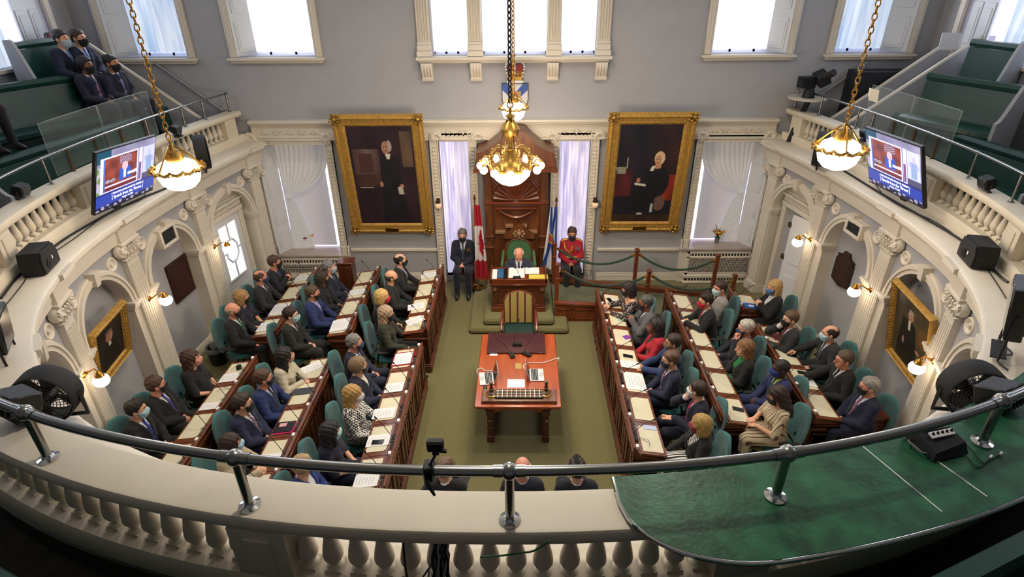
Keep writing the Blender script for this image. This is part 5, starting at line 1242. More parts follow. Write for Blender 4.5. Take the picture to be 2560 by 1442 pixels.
def portrait(label,C,U,V,W,H,fr,fn,nx,ny,corner=1,plate=1):      # C centre, U right, V up; frame fr wide
    C=Vector(C);U=Vector(U).normalized();V=Vector(V).normalized();Nn=U.cross(V).normalized()      # Nn towards the viewer
    t=thing('portrait_painting',label,'painting',C); R=Matrix([[U[i],Nn[i],V[i]] for i in range(3)])
    sec=[(0,0),(fr,0),(fr,.02),(fr*.86,.07),(fr*.70,.085),(fr*.6,.06),(fr*.3,.05),(fr*.2,.055),(0,.02)]
    def fpt(side,d,e):      # d out from sight edge
        hw,hh=W/2-fr+d,H/2-fr+d; q=[(-hw,-hh),(hw,-hh),(hw,hh),(-hw,hh)][side]; return C+U*q[0]+V*q[1]+Nn*e
    m=MB(); RR=[[fpt(k%4,d,e-.03) for d,e in sec] for k in range(5)]; m.rings(RR,True,False); f=obj('gilt_frame',m,GOLD,t,smooth=.5)
    m=MB()
    for d,e in ((fr*.14,.052),(fr*.48,.065),(fr*.93,.055)):
        for a,b2 in ((0,1),(1,2),(2,3),(3,0)):
            p,q=fpt(a,d,e-.03),fpt(b2,d,e-.03); n=max(4,int((q-p).length/.05))
            for k in range(n): c=p.lerp(q,(k+.5)/n); m.lathe([(.001,.009),(.009,.005),(.013,0)],c,5,R@RX(-PI/2))
    o=obj('beading',m,GOLD,f); o['kind']='stuff'
    if corner:
        for k in range(4):
            c=fpt(k,fr*.66,.03); m=MB()
            m.sph(c+Nn*.03,fr*.2,8,6)
            for a in range(9): th=a*.698; m.sph(c+(U*math.cos(th)+V*math.sin(th))*fr*(.30+.14*(a%2))+Nn*.025,fr*(.13-.03*(a%2)),7,5)
            obj('corner_leafwork',m,GOLD2,f)
    if plate:
        m=MB(); c=C-V*(H/2-fr*.45)+Nn*.055; m.box(c,(.28,.012,.09),R,.003); obj('name_plate',m,BRASS,f)
    painted('canvas',W-2*fr,H-2*fr,fn,nx,ny,CAN,t,C-Nn*.01,U,V); return t
def wallpic(label,tl,tr,bl,br,fn):
    # leaning forward from the far wall: bottom corners on the wall, top corners on a plane tilted towards the room
    Bl,Br=at_y(*bl,YB-.10),at_y(*br,YB-.10); TY=YB-.42; Tl,Tr=at_y(*tl,TY),at_y(*tr,TY)
    U=Vector((1,0,0)); mb_,mt=(Bl+Br)/2,(Tl+Tr)/2; V=mt-mb_; V.x=0; W=((Br-Bl).length+(Tr-Tl).length)/2; H=V.length
    return portrait(label,(mb_+mt)/2,U,V,W,H,.235,fn,130,190)
wallpic('large gilt framed portrait of a standing man, left on the far wall',(830,287),(1057,284),(877,583),(1083,581),pic1)
wallpic('large gilt framed portrait of a seated thoughtful man, right on the far wall',(1519.5,280),(1741.4,281.4),(1502,578),(1700,578),pic2)
def onwall(px_,py_,z0,off,zmax=2.77):      # frame on the curved niche wall: s, z of a pixel
    best=None
    for sd in (-1,1):
        if (px_-W_/2)*sd<0: continue
        for s in np.linspace(2.3*sd,(SMIN if sd<0 else SMAX),700):
            p=UP(s,off,0); c=CM@np.array([p.x,p.y,-CAMH]); cz=None
            d=ray(px_,py_); k=(p.x*d[0]+p.y*d[1])/(d[0]**2+d[1]**2); r=np.hypot(p.x-k*d[0],p.y-k*d[1])
            zz=CAMH+k*d[2]
            if 0<zz<zmax and (best is None or r<best[0]): best=(r,s,zz)
    return best[1],best[2]
def sidepic(label,cs,fn,fr,corner,lean=.2):
    pts=[onwall(x,y,0,-.2) for x,y in cs]; s=sum(p[0] for p in pts)/4; z=sum(p[1] for p in pts)/4; n,t=UN(s)
    U=Vector((t[0],t[1],0)); U=U if U.cross(Vector((0,0,1))).dot(Vector((-n[0],-n[1],0)))>0 else -U
    W=abs((pts[1][0]+pts[2][0]-pts[0][0]-pts[3][0])/2); H=(pts[0][1]+pts[1][1]-pts[2][1]-pts[3][1])/2
    V=Vector((-n[0]*lean,-n[1]*lean,1)); return portrait(label,UP(s,-.2,z),U,V,W,H,fr,fn,80,110,corner,0)
sidepic('small gilt framed portrait of a man in the left arch',[(207,826),(298,758),(342,885),(265,968)],pic3,.10,0)
sidepic('gilt framed portrait of a standing man in the right arch',[(2253,700),(2358,785),(2284,990),(2197,880)],pic4,.075,0)
# plaques, wall boxes
def plaque(name,label,cs,m_,shape=None,cat='plaque',th=.04,lines=0,frame=None,z_off=0):
    pts=[onwall(x,y,0,-th) for x,y in cs]; s=sum(p[0] for p in pts)/4; z=sum(p[1] for p in pts)/4; n,tg=UN(s)
    W=abs((pts[1][0]+pts[2][0]-pts[0][0]-pts[3][0])/2); H=(pts[0][1]+pts[1][1]-pts[2][1]-pts[3][1])/2
    sg=1 if s>0 else -1; t=thing(name,label,cat,UP(s,0,z)); M=local(s,0.01,z)
    poly=shape or [(-.5,-.5),(.5,-.5),(.5,.5),(-.5,.5)]; m=MB(); m.prism([(p[0]*W,p[1]*H) for p in poly],(0,-th,0),(0,0,0)); m.mv(M); o=obj('plate',m,m_,t)
    if lines:
        m=MB()
        for k in range(lines):
            zz=.36-.78*k/lines; e=.3+.1*((k*7)%3)/3; m.bb((-e*W,-th-.004,zz*H-.006),(e*W,-th+.002,zz*H+.006))
        m.mv(M); q=obj('raised_lettering',m,mat('worn_bronze_lettering','#5a3a2e',.45,.5),t); q['kind']='stuff'
    if frame:
        m=MB(); f=.05
        for a,c,e,g in ((-W/2-f,-W/2,-H/2-f,H/2+f),(W/2,W/2+f,-H/2-f,H/2+f),(-W/2,W/2,-H/2-f,-H/2),(-W/2,W/2,H/2,H/2+f)): m.bb((a,-th-.02,e),(c,0,g),.006)
        m.mv(M); obj('frame',m,frame,t)
    return t
BRZ=mat('dark_red_bronze','#3c1d1c',.5,.3,var=.15,vs=20); BRZ2=mat('dark_brown_bronze','#372720',.5,.35,var=.2,vs=20)
plaque('wall_plaque','dark red bronze plaque with small raised text in the left arch',[(418,670),(464,634),(492,716),(448,763)],BRZ,lines=17)
pshape=[(-.5,-.42),(0,-.52),(.5,-.42),(.5,.2),(.42,.3),(.5,.33),(.36,.36),(.22,.38),(.14,.5),(-.14,.5),(-.22,.38),(-.36,.36),(-.5,.33),(-.42,.3),(-.5,.2)]
plaque('wall_plaque','brown bronze plaque with crested top in the right arch',[(2092,622),(2138,640),(2112,728),(2076,700)],BRZ2,pshape,lines=14)
for lb,cs in (('black wall speaker grille in a cream frame, left arch',[(402,582),(434,563),(439,595),(413,613)]),('black wall speaker grille in a cream frame, right arch',[(2118,550),(2151,567),(2143,592),(2117,574)])):
    plaque('wall_speaker',lb,cs,BLACK2,None,'speaker',.30,0,CREAM)
# ---------------------------------------------------------------- doors at the throne end of the arcades
for sd,nm in ((-1,'left'),(1,'right')):
    P=side_s(sd); mid=(P[0]+P[1])/2; M=local(mid,.02,0); w,h=.86,2.0; op=sd>0
    dr=bpy.data.objects.new('door_%d'%(1 if sd<0 else 2),None); link(dr); MW[dr.name]=Matrix(); dr['kind']='structure'
    e=-sd      # local +x runs towards +s; e points to the near side
    def part(name,fn,mt,par=None):
        m=MB(); fn(m); m.mv(M); return obj(name,m,mt,par or dr)
    def fr(m):
        for a,c in ((-w/2-.1,-w/2),(w/2,w/2+.1)): m.bb((a,-.1,0),(c,.0,h),.006); m.bb((a+.02,-.115,0),(c-.02,-.09,h))
        m.bb((-w/2-.12,-.11,h-.0),(w/2+.12,0,h+.09),.006)
    f=part('door_frame',fr,CREAM)
    def fz(m):
        m.bb((-w/2-.1,-.12,h+.09),(w/2+.1,0,h+.24),.03); m.bb((-w/2-.16,-.18,h+.24),(w/2+.16,0,h+.28),.006)
    q=part('frieze',fz,CREAM,f)
    def sp(m):
        for k in range(9): x=-.36+.09*k; m.tube([(x,-.12,h+.16),(x+.03,-.14,h+.19),(x+.06,-.12,h+.15)],.012,4)
    part('frieze_carving',sp,CREAM,q)
    def pe(m): 
        m.prism([(-w/2-.16,h+.28),(w/2+.16,h+.28),(0,h+.56)],(0,-.08,0),(0,0,0))
        for a,c in (((-w/2-.18,h+.29),(0,h+.58)),((w/2+.18,h+.29),(0,h+.58))): m.tube([(a[0],-.1,a[1]),(c[0],-.1,c[1])],.032,4)
        m.tube([(-w/2-.16,-.1,h+.29),(w/2+.16,-.1,h+.29)],.025,4)
    part('pediment',pe,CREAM,f)
    if not op:
        def lf(m):
            m.bb((-w/2,-.05,0),(w/2,-.01,h)); 
            for a in (-.5,.5): m.bb((a*w*.5-.14,-.062,.18),(a*w*.5+.14,-.05,.55),.006)
        l=part('door_leaf',lf,WHITEP)
        gx,gz0,gz1=.27,.78,1.86; zc_=(gz0+gz1)/2
        def gl(m): m.bb((-gx,-.056,gz0),(gx,-.05,gz1))
        part('glazing',gl,mat('bright_door_glass','#e6ecf6',.3,emit=.95,ecol='#e8eefc'),l)
        def gb(m):
            for a,c,z0,z1 in ((-gx-.04,-gx,gz0-.04,gz1+.04),(gx,gx+.04,gz0-.04,gz1+.04),(-gx,gx,gz0-.04,gz0),(-gx,gx,gz1,gz1+.04)): m.bb((a,-.075,z0),(c,-.05,z1))
            m.bb((-.02,-.07,gz0),(.02,-.052,zc_-.2)); m.bb((-.02,-.07,zc_+.2),(.02,-.052,gz1)); m.bb((-gx,-.07,zc_-.015),(-.2,-.052,zc_+.015)); m.bb((.2,-.07,zc_-.015),(gx,-.052,zc_+.015))
            m.tube([(.19*math.cos(PI/4*k+PI/8),-.062,zc_+.24*math.sin(PI/4*k+PI/8)) for k in range(8)],.022,4,True)
        part('glazing_bars',gb,WHITEP,l)
    else:
        def gl(m): m.bb((-w/2,.002,0),(w/2,.012,h))
        part('doorway_light',gl,mat('daylit_passage','#dfe3f4',.5,emit=.75,ecol='#e3e6fb'))
        m=MB(); R=RZ(1.05); hx=w/2-.02
        def lf(m):
            m.box((0,0,h/2),(.46,.035,h-.02),None,.004)
            for z in (.5,1.35):
                m.box((0,-.02,z),(.28,.02,.6),None,.006); m.box((0,.02,z),(.28,.02,.6),None,.006)
            m.mv(Matrix.Translation((-w/2+.22,-.11,0))@Matrix.Rotation(-.35,4,'Z'))
        l=part('door_leaf',lf,WHITEP)
        def lk(m): 
            for z in (1.12,1.78): m.box((.03,-.19,z),(.09,.06,.09),None,.006)
        part('door_lock',lk,mat('aged_brass_lock','#5c4a2c',.4,.8),l)
# ---------------------------------------------------------------- coat of arms over the throne
tl,br=at_y(1256,209),at_y(1319,272); x0,x1=tl.x,br.x; zt_,zb=tl.z,br.z-.02; xc=(x0+x1)/2; w=x1-x0; h=zt_-zb
t=thing('coat_of_arms','painted shield with blue saltire below a red and gold crown','shield',(xc,YB-.04,zb))
out=[(-.5,1),(.5,1),(.5,.45),(.47,.3),(.36,.13),(.18,.04),(0,0),(-.18,.04),(-.36,.13),(-.47,.3),(-.5,.45)]
m=MB(); m.prism([(xc+p[0]*w*1.06,zb-.02+p[1]*h*1.06) for p in out],(0,.03,0),(0,YB-.05,0)); obj('shield_edge',m,mat('shield_black_edge','#1b1b22',.5),t)
m=MB(); m.prism([(xc+p[0]*w,zb+p[1]*h) for p in out],(0,.01,0),(0,YB-.06,0)); sh=obj('shield_field',m,mat('shield_white','#c9c8cd',.6),t)
m=MB()
for s in(-1,1): m.prism([(xc-s*w*.5,zb+h),(xc-s*w*.30,zb+h),(xc+s*w*.42,zb+h*.17),(xc+s*w*.34,zb+h*.08),(xc+s*w*.28,zb+h*.08),(xc-s*w*.5,zb+h*.78)],(0,.006,0),(0,YB-.066+.001*s,0))
obj('blue_saltire',m,mat('shield_blue','#2a4f9c',.6),sh)
def lion(u,v):
    if u<.1 or u>.9 or v<.1 or v>.9: return '#b5823a'
    if .16<u<.2 or .8<u<.84 or .16<v<.2 or .8<v<.84: return '#8a2e22'
    return '#7d2a20' if (abs(u-.5-.1*math.sin(v*14))<.12 or abs(math.sin(v*12+u*5))<.25 and .3<u<.75) else '#b98a4a'
m=MB(); m.bb((xc-.21*w,YB-.082,zb+.30*h),(xc+.23*w,YB-.07,zb+.74*h),.004); ie=obj('inner_escutcheon',m,GOLD,sh); painted('lion_painting',.42*w,.42*h,lion,30,30,mat_attr('shield_paint'),ie,(xc+.01*w,YB-.0835,zb+.52*h),(1,0,0),(0,0,1))
cz=at_y(1287,203).z; cw=at_y(1311,190).x-at_y(1262,190).x
m=MB()
for k in range(9): x=xc-cw*.36+cw*.72*k/8; m.sph((x,YB-.07,cz),.028,8,5)
obj('ermine_band',m,PAPER,t)
m=MB(); m.bb((xc-cw*.36,YB-.07,cz+.02),(xc+cw*.36,YB-.03,cz+.1),.01); 
for k in range(5): x=xc-cw*.34+cw*.68*k/4; m.tube([(x-.03,YB-.07,cz+.16),(x,YB-.08,cz+.1),(x+.03,YB-.07,cz+.16)],.014,5); m.tube([(x,YB-.07,cz+.1),(x,YB-.07,cz+.19)],.014,5)
cb=obj('crown_band',m,GOLD,t)
m=MB(); m.prism([(xc+cw*.44*a,cz+.1+.24*b2) for a,b2 in ((-.75,0),(.75,0),(.95,.5),(.7,.95),(.3,.9),(0,.62),(-.3,.9),(-.7,.95),(-.95,.5))],(0,.02,0),(0,YB-.06,0)); obj('red_velvet',m,mat('crown_red','#8f2f33',.7),t)
m=MB()
for s in(-1,1):
    for k in range(9): a=k/8; m.sph((xc+s*cw*(.36+.14*math.sin(PI*a*1.0)-.36*a**3),YB-.075,cz+.1+.25*math.sin(a*PI*.62)),.019,8,5)
for k in range(5): m.sph((xc,YB-.08,cz+.16+.04*k),.018,8,5)
obj('pearled_arches',m,PAPER,t)
m=MB(); m.sph((xc,YB-.07,cz+.36),.035,8,6); m.bb((xc-.012,YB-.08,cz+.38),(xc+.012,YB-.06,cz+.48)); m.bb((xc-.035,YB-.08,cz+.42),(xc+.035,YB-.06,cz+.445)); obj('orb_and_cross',m,GOLD,t)
# ---------------------------------------------------------------- sconces
def globe_light(p,e,r): lamp('POINT','sconce_glow',p,e,WARM,r)
def side_sconce(label,p,sd,i):
    s=side_s(sd)[i]; z=onwall(p[0],p[1],0,-.34)[1]
    s2=onwall(p[0],p[1],0,-.40)[0]; s=s2+max(-.09,min(.09,s-s2)); M=local(s,-.245,z+.06)
    t=thing('wall_sconce',label,'wall light',UP(s,-.245,z),0,'globe wall lights'); dx=(s2-s)
    m=MB(); m.lathe([(.001,0),(.05,0),(.052,.012),(.03,.03),(.014,.04),(.012,.05)],(0,0,0),14,RX(PI/2)); m.mv(M); b0=obj('backplate',m,BRASS,t)
    m=MB(); m.tube([(0,-.03,0),(0,-.09,.03),(dx*.4,-.15,.07),(dx,-.2,.06),(dx,-.2,.03)],.010,6); m.sph((0,-.06,.015),.02,8,5); m.mv(M); obj('arm',m,BRASS,t)
    m=MB(); m.lathe([(.012,.07),(.03,.05),(.05,.02),(.058,0),(.05,0)],(dx,-.2,-.01),14); m.mv(M); obj('gallery_cup',m,BRASS,t)
    m=MB(); m.sph((dx,-.2,-.075),.093,18,12,.88); m.mv(M); obj('glass_globe',m,GLOBE,t)
for i,p in ((1,(562,615)),(2,(404,742)),(3,(236,935))): side_sconce('brass wall sconce with lit white globe, left side, '+{1:'beside the glazed door',2:'between plaque and small portrait',3:'nearest the camera'}[i],p,-1,i)
for i,p in ((1,(2002,598)),(2,(2146,720)),(3,(2308,903))): side_sconce('brass wall sconce with lit white globe, right side, '+{1:'beside the open door',2:'between plaque and portrait',3:'nearest the camera'}[i],p,1,i)
PINK=mat('dim_pink_glass','#e8c3a5',.35,emit=.35,ecol='#f0c8a0')
for lb,p in (('small bronze sconce with pink glass shade left of the left violet curtain',(1095,508)),('small bronze sconce with pink glass shade right of the right violet curtain',(1488,506))):
    c=at_y(p[0],p[1],YB-.14); t=thing('wall_sconce',lb,'wall light',(c.x,YB-.05,c.z)); m=MB(); m.lathe([(.001,.05),(.05,.04),(.055,0),(.04,0)],(c.x,c.y,c.z+.01),12); m.box((c.x,YB-.07,c.z+.03),(.07,.06,.12),None,.02); obj('bracket',m,mat('dark_bronze','#4b3a28',.4,.7),t)
    m=MB(); m.lathe([(.05,.0),(.068,-.03),(.066,-.07),(.03,-.11),(.001,-.115)],(c.x,c.y,c.z),14); obj('glass_shade',m,PINK,t); m=MB(); m.tube([(c.x,c.y,c.z-.11),(c.x,c.y,c.z-.17)],[.012,.004],6); obj('tassel',m,mat('dark_bronze','',.4),t)
# ---------------------------------------------------------------- hanging lamps on chains
def chain(t,top,bot,m_,size=.075,r=.006,name='chain_link',big=0):
    top,bot=Vector(top),Vector(bot); d=(bot-top); n=max(2,int(d.length/(size*.74))); u=d.normalized(); a=u.orthogonal().normalized(); b2=u.cross(a)
    mm=None
    for k in range(n):
        c=top+d*((k+.5)/n)
        if mm is None:
            m=MB(); m.tube([Vector((.28*size*math.cos(q*PI/5),0,.5*size*math.sin(q*PI/5)*1.0)) for q in range(10)],r,5,True); mm=mkmesh('chain_link',m.v,m.f,m_,3.2)
        o=bpy.data.objects.new(name,mm); link(o,t); w=a if k%2 else b2; v=u.cross(w); R=Matrix([[w[i],v[i],u[i]] for i in range(3)]).to_4x4(); o.matrix_local=MW[t.name].inverted()@(Matrix.Translation(c)@R)
def pendant(label,x,y,zb,topz,sc=1,e=36):
    t=thing('pendant_lamp',label,'pendant lamp',(x,y,zb)); c=(x,y,zb); S_=lambda P:[(a*sc,b2*sc) for a,b2 in P]
    m=MB(); m.lathe(S_([(.001,0),(.05,.005),(.12,.03),(.17,.08),(.19,.14),(.2,.19),(.19,.2),(.001,.2)]),c,24); bw=obj('opal_bowl',m,GLOBE,t)
    m=MB(); m.lathe(S_([(.19,.20),(.17,.26),(.12,.29),(.001,.30)]),c,20); obj('opal_top',m,GLOBE,t)
    m=MB(); n=28; pts=[]
    for k in range(n): a=2*PI*k/n; rr=(.245 if k%2 else .232)*sc; pts.append((x+rr*math.cos(a),y+rr*math.sin(a),zb+(.205 if k%2 else .225)*sc))
    m.tube(pts,.016*sc,5,True); m.tube([(x+.205*sc*math.cos(2*PI*k/24),y+.205*sc*math.sin(2*PI*k/24),zb+.20*sc) for k in range(24)],.014*sc,5,True)
    for k in range(n//2): a=4*PI*k/n; m.tube([(x+.2*sc*math.cos(a),y+.2*sc*math.sin(a),zb+.2*sc),(x+.25*sc*math.cos(a),y+.25*sc*math.sin(a),zb+.235*sc)],.018*sc,5)
    rg=obj('gilt_crown_rim',m,GOLD2,t)
    m=MB(); m.lathe(S_([(.08,.29),(.085,.33),(.075,.37),(.07,.385),(.02,.40),(.02,.45)]),c,16); obj('gilt_canopy',m,GOLD2,t)
    m=MB()
    for k in range(3): a=k*2.094+.3; m.tube([(x+.23*sc*math.cos(a),y+.23*sc*math.sin(a),zb+.23*sc),(x+.13*sc*math.cos(a),y+.13*sc*math.sin(a),zb+.34*sc),(x+.03*sc*math.cos(a),y+.03*sc*math.sin(a),zb+.43*sc)],.009*sc,5)
    obj('suspension_arm',m,BRASS,t)
    chain(t,(x,y,topz),(x,y,zb+.44*sc),BRASS,.085,.0075)
    lamp('POINT','pendant_glow',(x,y,zb-.06),e,WARM,.2*sc); return t
def pend_xy(pb,ptop,Y): a=at_y(pb[0],pb[1],Y); return a
a=at_y(459,474,6.6); pendant('gilt and opal pendant lamp on a long chain in front of the left balcony',a.x,6.6,a.z,8.45,1.2)
a=at_y(2086,424,6.8); pendant('gilt and opal pendant lamp on a long chain in front of the right balcony',a.x,6.8,a.z,8.45,1.2)
a=at_y(1284,302,9.9); pendant('smaller gilt and opal pendant lamp hanging before the painted shield',a.x,9.9,a.z,8.45,1.0)
# central chandelier
CYY=8.0; a=at_y(1277,463,CYY); x,y,zb=a.x,CYY,a.z
t=thing('chandelier','large gilt chandelier with opal bowl ringed by lit globe bulbs','chandelier',(x,y,zb)); c=(x,y,zb)
m=MB(); m.lathe([(.001,0),(.07,.01),(.16,.05),(.23,.11),(.27,.18),(.29,.24),(.285,.25),(.001,.25)],c,28); obj('opal_bowl',m,GLOBE,t)
m=MB(); m.lathe([(.285,.235),(.30,.25),(.30,.275),(.24,.30),(.17,.34),(.12,.42),(.09,.52),(.10,.54),(.05,.56),(.03,.6),(.05,.64),(.08,.68),(.12,.74),(.135,.80),(.09,.87),(.05,.9),(.03,.93),(.07,.96),(.06,.985),(.02,1.0),(.02,1.08)],c,24); obj('gilt_body',m,GOLD2,t)
for k in range(12):
    q=2*PI*k/12; px2,py2=x+.42*math.cos(q),y+.42*math.sin(q); m=MB(); m.tube([(x+.28*math.cos(q),y+.28*math.sin(q),zb+.27),(x+.36*math.cos(q),y+.36*math.sin(q),zb+.37),(px2,py2,zb+.36)],.013,5); m.lathe([(.022,0),(.026,.03),(.012,.045)],(px2,py2,zb+.325),8); ar=obj('bulb_arm',m,GOLD2,t)
    m=MB(); m.sph((px2,py2,zb+.285),.056,14,9); obj('globe_bulb',m,GLOBE,ar)
for k in range(8):
    q=2*PI*(k+.5)/8; cc,ss=math.cos(q),math.sin(q); m=MB(); m.tube([(x+.10*cc,y+.10*ss,zb+.53),(x+.19*cc,y+.19*ss,zb+.55),(x+.26*cc,y+.26*ss,zb+.47),(x+.29*cc,y+.29*ss,zb+.38),(x+.28*cc,y+.28*ss,zb+.29)],[.014,.02,.022,.018,.012],6)
    m.sph((x+.275*cc,y+.275*ss,zb+.47),.032,8,6); m.sph((x+.31*cc,y+.31*ss,zb+.40),.026,8,6)
    obj('scroll_arm',m,GOLD2,t)
m=MB()
for k in range(4): q=PI/2*k+.4; m.tube([(x+.15*math.cos(q),y+.15*math.sin(q),zb+.54),(x+.1*math.cos(q),y+.1*math.sin(q),zb+.75),(x+.03*math.cos(q),y+.03*math.sin(q),zb+.99)],.008,5)
obj('suspension_chain',m,BRASS,t)
m=MB(); m.tube([(x+.04*math.cos(k*PI/6),y,zb+1.11+.04*math.sin(k*PI/6)) for k in range(12)],.011,6,True); obj('hanging_ring',m,BRASS,t)
chain(t,(x,y,8.45),(x,y,zb+1.14),mat('iron_chain','#3d3a36',.4,.8),.09,.010)
lamp('POINT','chandelier_glow',(x,y,zb-.1),150,WARM,.28); lamp('POINT','chandelier_glow',(x,y-.5,zb+.2),28,WARM,.1); lamp('POINT','chandelier_glow',(x,y+.5,zb+.3),28,WARM,.1)
# ---------------------------------------------------------------- gallery benches, partitions, glass
def bench(label,N,F,zt,zs,sd,group='gallery benches',ends=(1,0),depth=.46,flo=None):
    N,F=Vector((N[0],N[1],0)),Vector((F[0],F[1],0)); u=(F-N).normalized(); o=Vector((sd*abs(u.y),-sd*u.x if True else 0,0)); o=Vector((u.y,-u.x,0)); o=o if o.x*sd>0 else -o    # o points away from the chamber
    L=(F-N).length; flo=zs-.46 if flo is None else flo
    t=thing('gallery_bench',label,'bench',(N+F)/2+Vector((0,0,flo)),0,group)
    def bar(sec): 
        m=MB(); m.rings([[P+o*a+Vector((0,0,z)) for a,z in sec] for P in (N,N+u*L*.5,F)]); return m
    b0=obj('backrest',bar([(-.10,zs),(-.07,zs+.2),(-.04,zt-.12),(0,zt-.12),(.06,zt-.12),(.02,zs)]),GLEATHER,t)
    obj('back_roll',bar([(-.05,zt-.11),(-.07,zt-.06),(-.05,zt-.01),(0,zt),(.06,zt-.02),(.06,zt-.11)]),GLEATHER,t)
    obj('seat',bar([(-.08,zs-.1),(-.08,zs+.01),(-depth+.05,zs+.01),(-depth,zs-.02),(-depth,zs-.08),(-depth+.03,zs-.1)]),GLEATHER,t)
    obj('riser',bar([(-depth+.06,flo),(-depth+.06,zs-.1),(-depth+.09,zs-.1),(-depth+.09,flo)]),mat('dark_green_riser','#0f2f2a',.5),t)
    for q,P,s_ in ((0,N,-1),(1,F,1)):
        if not ends[q]: continue
        pr=[(.08,flo-.5),(.08,zt+.03),(-.02,zt+.04)]+[(-.02-(depth-.02)*(k/8),zt+.04-(zt-zs-.1)*(.5-.5*math.cos(PI*k/8))) for k in range(1,9)]+[(-depth,flo-.5)]
        m=MB(); m.prism(pr,u*s_*.05,P,o,(0,0,1)); obj('end_panel',m,GREY,t)
    return t,u,o
bench('front green leather bench of the left gallery, behind the balustrade',(-7.0,7.2),(-6.48,10.88),3.93,3.42,-1,flo=2.98)
bench('middle green leather bench of the left gallery, where two men sit',(-8.0,8.6),(-7.0,10.75),4.63,3.97,-1,flo=3.4,ends=(0,0))
bench('rear green leather bench of the left gallery under the side window',(-7.84,9.62),(-7.66,10.95),5.15,4.36,-1,flo=3.9,ends=(1,0),depth=.32)
bench('front green leather bench of the right gallery, behind the balustrade',(6.75,7.2),(6.35,10.2),3.9,3.40,1,flo=2.98)
bench('middle green leather bench of the right gallery, with a grey end',(7.05,8.62),(6.47,9.85),4.6,3.98,1,flo=3.4,ends=(1,0))
bench('rear green leather bench of the right gallery with a curved end',(7.32,9.3),(7.16,10.1),5.06,4.3,1,flo=3.9,ends=(1,0),depth=.32)
m=MB(); m.hexa([(-8.1,5.5,2.98),(-7.2,5.5,2.98),(-6.75,11.5,2.98),(-8.1,11.5,2.98)],[(-8.1,5.5,3.40),(-7.2,5.5,3.40),(-6.75,11.5,3.40),(-8.1,11.5,3.40)]); struct('gallery_tier',m,GCARPET)
m=MB(); m.hexa([(-8.1,8.5,3.4),(-7.7,8.5,3.4),(-7.4,11.5,3.4),(-8.1,11.5,3.4)],[(-8.1,8.5,3.83),(-7.7,8.5,3.83),(-7.4,11.5,3.83),(-8.1,11.5,3.83)]); struct('gallery_tier',m,GCARPET)
m=MB(); m.hexa([(6.45,11.5,2.98),(6.6,5.5,2.98),(7.45,5.5,2.98),(7.45,11.5,2.98)],[(6.45,11.5,3.38),(6.6,5.5,3.38),(7.45,5.5,3.38),(7.45,11.5,3.38)]); struct('gallery_tier',m,GCARPET)
def partition(label,a,c,Y,zb=2.98,th=.06):
    A,B=at_y(a[0],a[1],Y),at_y(c[0],c[1],Y); t=thing('stair_partition',label,'partition',((A.x+B.x)/2,Y,zb)); lo,hi=(A,B) if A.z<B.z else (B,A); sg=1 if hi.x>lo.x else -1
    m=MB(); m.prism([(lo.x,zb),(hi.x+sg*.5,zb),(hi.x+sg*.5,hi.z+.0),(hi.x,hi.z),(lo.x,lo.z)],(0,th,0),(0,Y,0)); obj('panel',m,GREY,t)
    m=MB(); P=[(lo.x,Y+th/2,lo.z-.6),(lo.x,Y+th/2,lo.z),(hi.x,Y+th/2,hi.z)]; m.tube(P[1:],.035,6); obj('cap_rail',m,CREAM,t); return t
partition('grey sloping stair partition with pale cap rail, left gallery',(500,298),(220,112),10.98)
partition('grey sloping stair partition nearest the far wall, right gallery',(2076,301),(2406,85),10.95)
partition('grey sloping stair partition beside the benches, right gallery',(2124,308),(2462,90),10.38)
for lb,a,c in (('thin handrail on the far wall at the left gallery stair',(558,277),(388,158)),('thin handrail on the far wall at the right gallery stair',(2041,245),(2168,156))):
    A,B=at_y(a[0],a[1],YB-.06),at_y(c[0],c[1],YB-.06); m=MB(); m.tube([A,B],.022,6); h_=solo('wall_handrail',m,mat('grey_painted_rail','#9a9aa0',.5),lb,'handrail',A)
    MW[h_.name]=Matrix.Translation(h_.location); m=MB(); 
    for k in (.2,.8): p=A.lerp(B,k); m.tube([p,p+Vector((0,.06,-.03))],.012,5)
    obj('rail_bracket',m,BRASS,h_)
PANE=mat('thin_glass_pane','#aeb8b6',.04,alpha=.09)
for sd,lb,a,c in ((-1,'clear glass screen with steel stubs on the left balustrade',(178,440),(408,335)),(1,'clear glass screen with steel stubs on the right balustrade',(2150,320),(2328,406))):
    s0_,s1_=sorted((near_s(at_z(a[0],a[1],3.74)),near_s(at_z(c[0],c[1],3.74)))); t=thing('glass_screen',lb,'glass screen',UP((s0_+s1_)/2,.22,3.72)); m=MB(); sm=(s0_+s1_)/2
    for x0_,x1_ in ((s0_,sm-.01),(sm+.01,s1_)):
        m=MB(); sweep(m,[(.215,3.74),(.227,3.74),(.227,4.42),(.215,4.42)],x0_,x1_,5); pn=obj('pane',m,PANE,t)
        m=MB(); m.tube([UP(x0_,.221,3.74),UP(x0_,.221,4.42)]+[UP(x0_+(x1_-x0_)*k/5,.221,4.42) for k in range(6)]+[UP(x1_,.221,3.74)],.005,4); obj('polished_edge',m,mat('glass_edge','#9fb3ae',.2,alpha=.6),pn)
    for k in range(4):
        s=s0_+(s1_-s0_)*(k+.5)/4; m=MB(); m.tube([UP(s,.2,3.72),UP(s,.2,4.02)],.02,6); obj('stub_post',m,mat('weathered_brass','#6e5b45',.45,.6),t)
